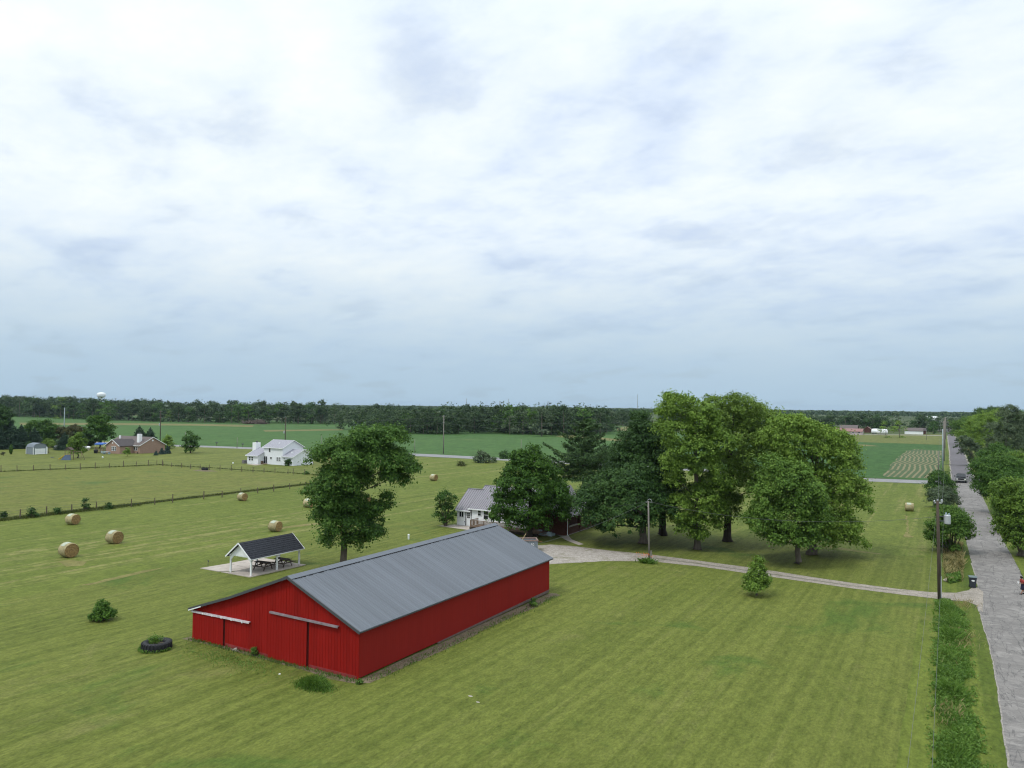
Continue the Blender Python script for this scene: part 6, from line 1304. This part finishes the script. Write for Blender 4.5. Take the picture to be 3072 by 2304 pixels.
b = MB(); b.tube([(-.12, 0, TPH - .35), (-.12, 0, TPH + .12)], .07, 8); b.bar((-.35, 0, TPH - .18), (.2, 0, TPH - .18), .08, .1); b.lathe([(.06, 0), (.08, .1), (0, .2)], 8, (-.36, 0, TPH - .15)); b.lathe([(.05, 0), (.09, .12), (.09, .3), (0, .34)], 8, (.2, 0, TPH - .2)); b.build('pole_top_hardware', M['alu'], tpole)
b = MB(); b.tube([(.14, -.1, 0), (.13, -.1, 2.1)], .03, 6); b.build('conduit', M['alu'], tpole)
YPX = (-27.96, 77.76); YPH = 6.48
yp = pole('slim weathered yard pole beside the driveway, wires meeting at its top', YPX, YPH, 'greypole', .11, name='yard_pole', lean=(-.13, -.05))
b = MB(); b.bar((-.45, 0, YPH - .12), (.3, 0, YPH - .12), .03, .03); b.tube([(-.3, 0, YPH - .2), (-.2, 0, YPH + .12), (0, 0, YPH + .22), (.2, 0, YPH + .12), (.28, 0, YPH - .15)], .02, 5); b.tube([(-.12, -.05, YPH - .2), (-.2, -.05, YPH - .62)], .035, 6); b.build('service_head', M['alu'], yp)
b = MB(); b.tube([(0, 0, 0), (.01, 0, 1.3)], [.09, .085], 8); pp = tag(b.build('stub_post', M['greypole'], None, (*(-27.63, 77.36), 0)), 'short grey post standing just right of the yard pole', 'post')
ll = np.random.default_rng(41); ly = thing('day_lilies', 'clump of orange day lilies at the foot of the yard pole', 'flowers', (-27.93, 76.97))
N = 260; pts = np.concatenate([ll.normal(size=(N, 2)) * np.array([.38, .16]), np.zeros((N, 1))], 1); blades('lily_leaves', None, pts, np.full(N, .55), 'f_weed', 42, .06, kind=None, lean=1.3, parent=ly)
N = 60; pts = np.concatenate([ll.normal(size=(N, 2)) * np.array([.42, .16]) + np.array([-.1, .05]), ll.uniform(.65, 1.05, (N, 1))], 1)
link('lily_flowers', quads_mesh('lily_flowers', leaf_quads(pts, unit(ll.normal(size=(N, 3)) + np.array([0, -1, 1])), np.full(N, .075), ll, .9), M['orange']), ly)
def wire(label, a, c, sag, r=.011, n=16, name='overhead_wire'):
    a, c = Vector(a), Vector(c); b = MB(); b.tube([a.lerp(c, i / n) - Vector((0, 0, sag * 4 * (i / n) * (1 - i / n))) for i in range(n + 1)], r, 5); return tag(b.build(name, M['wire'], None), label, 'wire')
YT = (YPX[0] - .13, YPX[1] - .05, YPH - .05); TT = (TPX[0] - .12, TPX[1], TPH - .2)
wire('thin overhead wire from the yard pole down to the far end of the red barn', YT, (BX - 4.5, BY + BL + .05, 3.2), .55, .014)
wire('service wire sagging from the yard pole across the grove to the transformer pole', YT, (TT[0], TT[1], TPH - 1.4), 1.15, .013)
wire('service wire from the yard pole to the farmhouse porch roof', YT, (-44.2, 88.5, 3.6), .4, .010)
wire('upper wire running from the transformer pole toward the camera above the ditch', (TT[0] + .5, TT[1], TPH - .05), (-.35, -30, TPH - .4), .9, .006, 24)
wire('lower wire running from the transformer pole toward the camera above the ditch', (TT[0] - .15, TT[1], TPH - 1.5), (-1.15, -30, TPH - 1.7), 1.3, .007, 24)
PL = [((-2.06, 236.99), 11.47), ((-2.13, 285.66), 13.18), ((-2.47, 381.48), 13.24), ((-2.86, 500.88), 12.79)]
for i, ((xy, h), lb) in enumerate(zip(PL, ('nearest tall pale pole in the roadside line, beyond the junction', 'second tall pole in the roadside line beyond the junction', 'third tall pole in the roadside line beyond the junction', 'farthest pole in the roadside line beyond the junction'))):
    pole(lb, xy, h, 'tealpole' if i == 0 else 'greypole', .2, ((.5, 2.6), (1.7, 2.6), (3.0, 2.0)) if i else ((.4, 2.0),)); PL[i] = (xy, h)
THN = (-3.06, 233.65); THH = 5.62
pole('short thin grey pole beside the nearest tall roadside pole', THN, THH, 'greypole', .12)
pole('thin pole right of the far road, partly behind the roadside trees', (-0.97, 600.17), 8.22, 'greypole', .16, ((.6, 1.8),))
for k, dx in enumerate((-.8, .8)):
    a0 = (TT[0] + .05 + k * .3, TT[1], TPH - .05 * k); zs_ = PL[0][1] - .4
    wire(('left' if k == 0 else 'right') + ' wire from the transformer pole to the nearest tall roadside pole', a0, (PL[0][0][0] + dx, PL[0][0][1], zs_), 1.6, .010, 20)
    for j in range(3): wire(('left' if k == 0 else 'right') + ' wire between roadside poles, ' + ('near', 'middle', 'far')[j] + ' span', (PL[j][0][0] + dx, PL[j][0][1], PL[j][1] - .4), (PL[j + 1][0][0] + dx, PL[j + 1][0][1], PL[j + 1][1] - .5), 2.0, .02, 16)
wire('dark cable crossing the road beyond the junction', (PL[0][0][0], PL[0][0][1], 1.99), (24, PL[0][0][1] + 6, 2.26), .5, .035)
CP = [((-308.69, 173.33), 13.8, 'tealpole', 'pale pole left of the brick house, against the dark wood'), ((-264.77, 185.48), 13.14, 'pole', 'dark utility pole with small transformer just right of the brick house'),
      ((-208.45, 196.13), 11.44, 'pole', 'dark utility pole rising behind the white house roof'), ((-148.81, 210.57), 13.02, 'greypole', 'pale utility pole in the middle distance right of the lone shade tree'), ((-80.4, 209.57), 12.55, 'greypole', 'utility pole hidden among the grove trees')]
for i, (xy, h, m, lb) in enumerate(CP[:4]):
    pole(lb, xy, h, m, .19, () if i == 0 else ((.25, 1.0), (1.4, 1.2), (2.6, 1.2)), (h - 5.4, -.55, 0) if i in (1, 2) else None, ax=(0, 1, 0))
for j in range(4):
    for k, dz in enumerate((.3, 2.6)):
        wire(('upper' if k == 0 else 'lower') + ' wire along the cross road, ' + ('leftmost', 'second', 'third', 'rightmost')[j] + ' span', (CP[j][0][0], CP[j][0][1], CP[j][1] - dz), (CP[j + 1][0][0], CP[j + 1][0][1], CP[j + 1][1] - dz), 1.4, .022, 14)
for lb, xy, h in (('short grey post between the dark pole and the lone shade tree', (-195.88, 201.57), 5.14), ('thin grey post by the cross road right of the lone shade tree', (-158.9, 207.92), 4.78),
                  ('thin grey pole by the cross road above the maple', (-115.1, 204.32), 6.17), ('thin dark post by the cross road left of the white house', (-224.17, 188.01), 3.98),
                  ('pale post by the cross road behind the rounded lawn tree', (-252.07, 187.2), 5.06), ('thin grey pole in the mown grass of the far farm', (-12.24, 486.11), 5.62)):
    pole(lb, xy, h, 'greypole', .11, name='thin_pole')
for lb, xy in (('mailbox on a post by the cross road left of the white house', (-241.76, 193.25)), ('leaning roadside mailbox close to the thin dark post', (-227.7, 193.55))):
    mb_ = thing('mailbox', lb, 'mailbox', xy); b = MB(); b.box(-.06, .06, -.06, .06, 0, 1.05); b.build('post', M['post'], mb_)
    b = MB(); b.prism([(-.16, -.4, 1.05), (.16, -.4, 1.05), (.16, -.4, 1.3), (.1, -.4, 1.42), (-.1, -.4, 1.42), (-.16, -.4, 1.3)], (0, .8, 0)); b.build('box', M['darktrim'], mb_)

# ------------------------------------------------------------------ wheelie bin
bn = thing('wheelie_bin', 'dark wheelie bin with a grey green lid and white oval badge at the road edge', 'bin', (1.64, 83.24), .12)
bs = 0.0311 * 35 / 1.12; bn.scale = (bs,) * 3
b = MB(); b.hexa([(-.23, -.25, .06), (.23, -.25, .06), (.23, .25, .06), (-.23, .25, .06), (-.30, -.34, .98), (.30, -.34, .98), (.30, .34, .98), (-.30, .34, .98)]); b.build('bin_body', M['binp'], bn)
b = MB(); b.box(-.32, .32, -.36, .36, .97, 1.02); b.build('rim', M['binp'], bn)
b = MB(); b.prism([(-.34, -.40, 1.02), (-.34, -.38, 1.07), (-.34, .0, 1.13), (-.34, .36, 1.10), (-.34, .40, 1.02)], (.68, 0, 0)); b.build('lid', M['binlid'], bn)
for s in (-1, 1):
    b = MB(); b.lathe([(.0, -.04), (.11, -.04), (.12, 0), (.11, .04), (0, .04)], 14, (s * .24, .28, .12), 'x'); b.build('wheel', M['rubber'], bn)
b = MB(); b.tube([(-.26, .38, 1.0), (-.26, .46, 1.02), (.26, .46, 1.02), (.26, .38, 1.0)], .02, 6); b.build('handle', M['binp'], bn)
b = MB(); b.lathe([(.145, -.006), (.145, .006), (0, .008)], 20, (0, 0, 0), 'y'); o = b.build('badge', M['white'], bn, (0, -.325, .72), (.10, 0, 0)); o.scale = (1, 1, .52)

# ------------------------------------------------------------------ pickup truck facing the camera on the road
pk = thing('pickup_truck', 'black pickup truck driving toward the camera at the road junction', 'pickup', (1.85, 204.37), PI); ks = 1.14; pk.scale = (ks,) * 3
b = MB()   # front is +y in local space (turned round by rz)
def loft(b, secs):
    n = len(secs[0]); vs = [p for s in secs for p in s]; fs = [(i * n + k, i * n + (k + 1) % n, (i + 1) * n + (k + 1) % n, (i + 1) * n + k) for i in range(len(secs) - 1) for k in range(n)]
    b.add(vs, fs + [tuple(range(n))[::-1], tuple((len(secs) - 1) * n + k for k in range(n))])
def sec(y, w, z0, z1, ch=.06): return [(-w, y, z0), (w, y, z0), (w + .0, y, z1 - ch * 2), (w - ch, y, z1), (-w + ch, y, z1), (-w, y, z1 - ch * 2)]
loft(b, [sec(-2.6, .88, .45, 1.0), sec(-2.5, .92, .38, 1.02), sec(-.7, .94, .36, 1.04), sec(.8, .94, .36, 1.04), sec(2.2, .91, .38, 1.0), sec(2.5, .86, .45, .95)]); b.build('body', M['car'], pk, smooth=False)
b = MB(); loft(b, [sec(-.95, .84, 1.04, 1.5, .1), sec(-.55, .76, 1.04, 1.72, .12), sec(.25, .76, 1.04, 1.74, .12), sec(.95, .84, 1.04, 1.08, .02)]); b.build('cab', M['car'], pk)
b = MB(); b.hexa([(-.68, .33, 1.68), (.68, .33, 1.68), (.76, .96, 1.12), (-.76, .96, 1.12), (-.68, .35, 1.70), (.68, .35, 1.70), (.76, .98, 1.14), (-.76, .98, 1.14)]); b.build('windshield', M['glass'], pk)
for s in (-1, 1):
    b = MB(); b.prism([(s * .80, -.5, 1.15), (s * .80, .45, 1.15), (s * .775, .2, 1.62), (s * .775, -.45, 1.62)], (s * .035, 0, 0)); b.build('side_window', M['glass'], pk)
    b = MB(); b.box(*sorted((s * .98, s * 1.2)), .62, .74, 1.1, 1.32); b.bar((s * .85, .66, 1.12), (s * 1.0, .68, 1.16), .05, .05); b.build('wing_mirror', M['car'], pk)
    b = MB(); b.box(*sorted((s * .52, s * .82)), 2.46, 2.54, .68, .86); b.build('headlight', M['lamp'], pk)
    for y in (-1.6, 1.6):
        b = MB(); b.lathe([(.16, -.12), (.36, -.12), (.39, -.06), (.39, .06), (.36, .12), (.16, .12)], 18, (s * .84, y, .39), 'x'); w_ = b.build('wheel', M['rubber'], pk)
        b = MB(); b.lathe([(0, -.13), (.2, -.125), (.2, .125), (0, .13)], 12, (s * .845, y, .39), 'x'); b.build('rim', M['chrome'], w_)
b = MB(); b.box(-.88, .88, 2.5, 2.64, .44, .62); b.build('bumper', M['chrome'], pk)
b = MB(); b.box(-.5, .5, 2.48, 2.53, .66, .88); b.build('grille', M['black'], pk)
b = MB(); b.box(-.76, .76, -2.45, -1.0, 1.02, 1.045); b.build('bed_floor', M['black'], pk)

# ------------------------------------------------------------------ person on the road at the right frame edge
pe = thing('person', 'person in a red top and navy skirt walking at the right frame edge', 'person', (5.51, 82.75), YAW + PI / 2)
kp = 0.0301 * 54 / 1.68; pe.scale = (kp,) * 3
# local: +y forward (walking to the left of the photo), z up, 1.68 m
def skin_obj(name, verts, edges, radii, mat, parent, sub=1, root=0):
    me = bpy.data.meshes.new(name); me.from_pydata(verts, edges, []); o = link(name, me, parent); me.materials.append(mat)
    sk = o.modifiers.new('skin', 'SKIN'); sk.use_smooth_shade = True
    for i, r in enumerate(radii): me.skin_vertices[0].data[i].radius = (r, r) if isinstance(r, (int, float)) else r
    for i in range(len(verts)): me.skin_vertices[0].data[i].use_root = (i == root)
    sb = o.modifiers.new('sub', 'SUBSURF'); sb.levels = sb.render_levels = sub; return o
V_, E_, R_ = [], [], []
def vx(p, r, link_to=None):
    V_.append(p); R_.append(r); 
    if link_to is not None: E_.append((link_to, len(V_) - 1))
    return len(V_) - 1
pel = vx((0, 0, .90), (.15, .12)); wst = vx((0, .02, 1.06), (.125, .10), pel); che = vx((0, .06, 1.24), (.15, .11), wst); shc = vx((0, .09, 1.36), (.11, .085), che); nek = vx((0, .12, 1.43), .05, shc); hed = vx((0, .16, 1.53), (.075, .09), nek); hto = vx((0, .17, 1.62), (.06, .07), hed)
for s, (ky, fy, fz) in ((-1, (.10, .22, .06)), (1, (.02, -.22, .09))):
    h = vx((s * .09, 0, .84), .095, pel); k_ = vx((s * .095, ky, .48), .062, h); c_ = vx((s * .095, (ky + fy) / 2 - .03, .30), .055, k_); a_ = vx((s * .095, fy, fz + .03), .036, c_); vx((s * .10, fy + .14, max(.03, fz - .03)), .032, a_)
    sh_ = vx((s * .17, .09, 1.34), .058, shc); el = vx((s * .22, .07, 1.08), .042, sh_); wr = vx((s * .16, .28, 1.06), .03, el); hd = vx((s * .13, .36, 1.07), (.032, .022), wr)
    for q_, (fx, L_) in enumerate(((-.024, .062), (-.008, .072), (.008, .068), (.024, .054))):
        f1 = vx((s * .13 + fx, .36 + .045, 1.072), .009, hd); f2 = vx((s * .13 + fx, .36 + .045 + L_ * .6, 1.055), .0085, f1); vx((s * .13 + fx, .36 + .045 + L_ * .8, 1.028), .0075, f2)
    t1 = vx((s * .13 - s * .034, .375, 1.085), .010, hd); vx((s * .13 - s * .045, .41, 1.095), .0085, t1)
skin_obj('body', V_, E_, R_, M['skin'], pe)
b = MB(); 
def ring(z, rx, ry, y=0, n=18): return [(rx * math.cos(2 * PI * k / n), y + ry * math.sin(2 * PI * k / n), z) for k in range(n)]
loft(b, [ring(.98, .185, .145, .0), ring(1.06, .16, .135, .02), ring(1.22, .185, .145, .06), ring(1.34, .20, .12, .09), ring(1.40, .12, .085, .11), ring(1.425, .066, .06, .12)])
for s in (-1, 1): b.tube([(s * .16, .09, 1.345), (s * .20, .08, 1.22), (s * .222, .075, 1.12)], [.075, .07, .066], 10)
b.build('shirt', M['shirt'], pe, smooth=True)
b = MB(); loft(b, [ring(.45, .20, .20, .02), ring(.62, .195, .18, .01), ring(.82, .185, .155, 0), ring(.95, .17, .14, 0), ring(1.0, .165, .135, .01)]); b.build('skirt', M['navy'], pe, smooth=True)
b = MB(); loft(b, [ring(1.47, .07, .06, .12), ring(1.53, .09, .10, .135), ring(1.60, .09, .105, .15), ring(1.66, .065, .08, .16), ring(1.69, .02, .03, .16)])
b.lathe([(.0, -.05), (.05, -.03), (.05, .03), (0, .05)], 8, (0, .02, 1.58)); b.build('hair', M['hair'], pe, smooth=True)
for s in (-1, 1):
    fy, fz = ((.22, .06) if s < 0 else (-.22, .09))
    b = MB(); loft(b, [[(s * .095 + x * .045, fy + y_, z) for x, z in ((-1, .0 + fz - .06), (1, .0 + fz - .06), (1, h_), (-1, h_))] for y_, h_ in ((-.07, fz + .03), (.03, fz + .05), (.12, fz), (.19, fz - .025))]); b.build('shoe', M['black'], pe)
b = MB(); b.box(-.12, .12, .40, .44, 1.00, 1.17); tag(b.build('white_package', M['white'], None, None), 'white package held in front by the person on the road', 'package'); pkg = COL.objects['white_package']
pkg.location = pe.location; pkg.rotation_euler = pe.rotation_euler; pkg.scale = pe.scale

# ------------------------------------------------------------------ far things
bp_ = thing('brush_pile', 'pile of grey brown tree roots and brush at the far edge of the crop field', 'brush pile', (-474.31, 413.71))
rb_ = np.random.default_rng(51); b = MB()
for cx, hw_, hh in ((-3.5, 6.0, 3.6), (5.5, 5.0, 4.4)):
    for _ in range(130):
        p = rb_.normal(size=3) * np.array([hw_ * .5, 1.8, hh * .32]); p[2] = abs(p[2]) * 1.0; dxx = unit(rb_.normal(size=3) * np.array([1, 1, .6])) * rb_.uniform(.8, 2.2); p[0] += cx; zt = max(.2, p[2])
        b.bar((p[0] - dxx[0], p[1] - dxx[1], max(.1, zt - dxx[2])), (p[0] + dxx[0], p[1] + dxx[1], max(.15, zt + dxx[2])), .28, .28)
b.build('branches', P('dead_wood', (.15, .115, .10), .95, .35, .5), bp_); bp_.rotation_euler = (0, 0, .35)
wt = thing('water_tower', 'white water tower showing above the far left wood', 'water tower', (*(-1456.7, 889.1), 0)); wz = 28.4
b = MB(); b.lathe([(0, -5.6), (3.2, -5.2), (6.4, -3.6), (7.9, -1.4), (8.0, 1.6), (7.6, 3.6), (6.0, 5.0), (3.0, 5.7), (0, 5.9)], 24, (0, 0, wz)); b.build('tank', M['white'], wt, smooth=True)
b = MB(); b.lathe([(2.6, 0), (1.7, 3), (1.6, wz - 7), (2.4, wz - 4.8), (2.4, wz - 4.7)], 16); b.build('stem', M['white'], wt)
b = MB(); b.lathe([(8.05, -.9), (8.12, -.9), (8.12, -.5), (8.05, -.5)], 24, (0, 0, wz - .5)); b.build('walkway_band', M['bluegrey'], wt)
for lb, xyz, tp_ in (('thin radio mast on the horizon, leftmost of the four', (-1384.3, 2087.6, 38.5), 0), ('short stubby radio mast on the horizon above the nearer wood', (-1289.1, 2143.1, 30.9), 1), ('thin radio mast on the horizon next to the stubby one', (-1264.3, 2157.2, 38.9), 0), ('pale radio mast on the horizon just left of the tall grove', (-895.8, 2370.5, 57.8), 0)):
    m_ = thing('radio_mast', lb, 'radio mast', xyz[:2]); h = xyz[2]; w_ = 1.3 if tp_ else .75; b = MB()
    b.tube([(0, 0, 0), (0, 0, h)], [w_, w_ * .7], 6); b.build('mast', M['greypole'], m_)
    b = MB(); b.box(-1.6, 1.6, -.6, .6, h - 2.4, h - .2) if tp_ else b.box(-.9, .9, -.9, .9, h - 1.2, h); b.build('antenna', M['greypole'], m_)
# red-roofed farm and house at the far right
def farm_building(name, label, xy, w, d, ez, rz_v, wm, rm, rzz=0.0, axis='x', windows=0, door=None):
    h = thing(name, label, 'building', xy, rzz); b = MB(); gwall(b, -w / 2, w / 2, 0, d, ez, rz_v, axis); b.build('wall', M[wm], h)
    b = MB(); chevron(b, -w / 2, w / 2, 0, d, ez, rz_v, .4, .4, .2, axis); b.build('roof', M[rm], h)
    for i in range(windows): window(h, -w / 2 + w * (i + .5) / windows - .5, 1.0, 1.0, 1.1, -.02, M['white'], 2, 1)
    if door: b = MB(); b.box(door[0], door[1], -.12, -.02, .05, door[2]); b.build('door', M['white'], h)
    return h
farm_building('farm_building', 'long low farm building with dull red roof and pale wall beyond the far field', (-56.3, 546.71), 11, 9, 2.2, 3.9, 'stonewall', 'redroof', .0, 'x', 3)
farm_building('farm_building', 'brown-roofed farm building standing behind the dull red roof', (-62.6, 578.72), 11, 9, 3.4, 5.6, 'brickp', 'shingle_brown', .0, 'x')
farm_building('farm_building', 'small red-walled outbuilding right of the dull red roof', (-52.26, 599.17), 4, 4, 3.0, 4.4, 'brickd', 'redroof', .0, 'y')
farm_building('farm_building', 'pale shed half hidden by the right end of the grove, leftmost of the far farm', (-66.68, 548.17), 7, 7, 2.4, 4.0, 'brickp', 'redroof', .0, 'x')
farm_building('far_house', 'far house with white garage gable and brown roof left of the road line', (-22.35, 586.26), 11, 9, 2.6, 4.4, 'white', 'shingle_brown', .0, 'x', 0, (-5, 1.5, 2.2))
farm_building('far_house', 'far dark red brick house wing right of the white garage gable', (-19.51, 597.77), 8, 9, 2.6, 4.2, 'brickd', 'shingle_brown2', .0, 'x', 2)
farm_building('far_shed', 'far white roofed building showing above the dark trees left of the far road', (-25.29, 1306.61), 13, 10, 5.5, 7.5, 'white', 'white', .0, 'x')
for lb, xy, L_ in (('white rounded tank beside the far farm, left of the two round trees', (-44.67, 571.31), 5.5), ('white low trailer beside the far farm, partly behind the left round tree', (-40.5, 567.29), 7)):
    v = thing('farm_tank', lb, 'tank', xy); b = MB()
    b.lathe([(0, -L_ / 2), (1.7, -L_ / 2 + .3), (1.9, 0), (1.7, L_ / 2 - .3), (0, L_ / 2)], 14, (0, 0, 1.8), 'x'); b.build('tank_body', M['white'], v, smooth=True)
    for x in (-L_ * .3, L_ * .3): b = MB(); b.box(x - .2, x + .2, -1, 1, 0, .6); b.build('support', M['darktrim'], v)
sheet('farm_lane', [(-61.82, 543.39), (-29.84, 570.19), (-5.06, 579.8), (-4.96, 567.61), (-29.29, 559.59), (-60.68, 533.43)], .02, M['shoulder'], 8, .3)
b = MB(); b.lathe([(.42, 0), (.5, .15), (.35, .32), (.1, .38), (0, .38)], 9); o = b.build('boulder', M['stone'], None, (*(-0.3, 84.85), 0)); o.scale = (1, .7, .8); tag(o, 'pale stone beside the weed patch at the driveway mouth', 'stone')

# ------------------------------------------------------------------ air
HZ = P('haze_air', (.5, .5, .5)); HZ.node_tree.nodes.clear(); t = NT(HZ.node_tree)
pv = t.n('ShaderNodeVolumePrincipled'); pv.inputs['Color'].default_value = (.60, .76, .93, 1); pv.inputs['Density'].default_value = .00005; pv.inputs['Anisotropy'].default_value = .1
oo = t.n('ShaderNodeOutputMaterial'); t.l(pv.outputs[0], oo.inputs['Volume'])
b = MB(); b.box(-8900, 8900, -2900, 11900, -1.0, 66.0)
tag(b.build('haze', HZ), None, None, None, 'stuff')
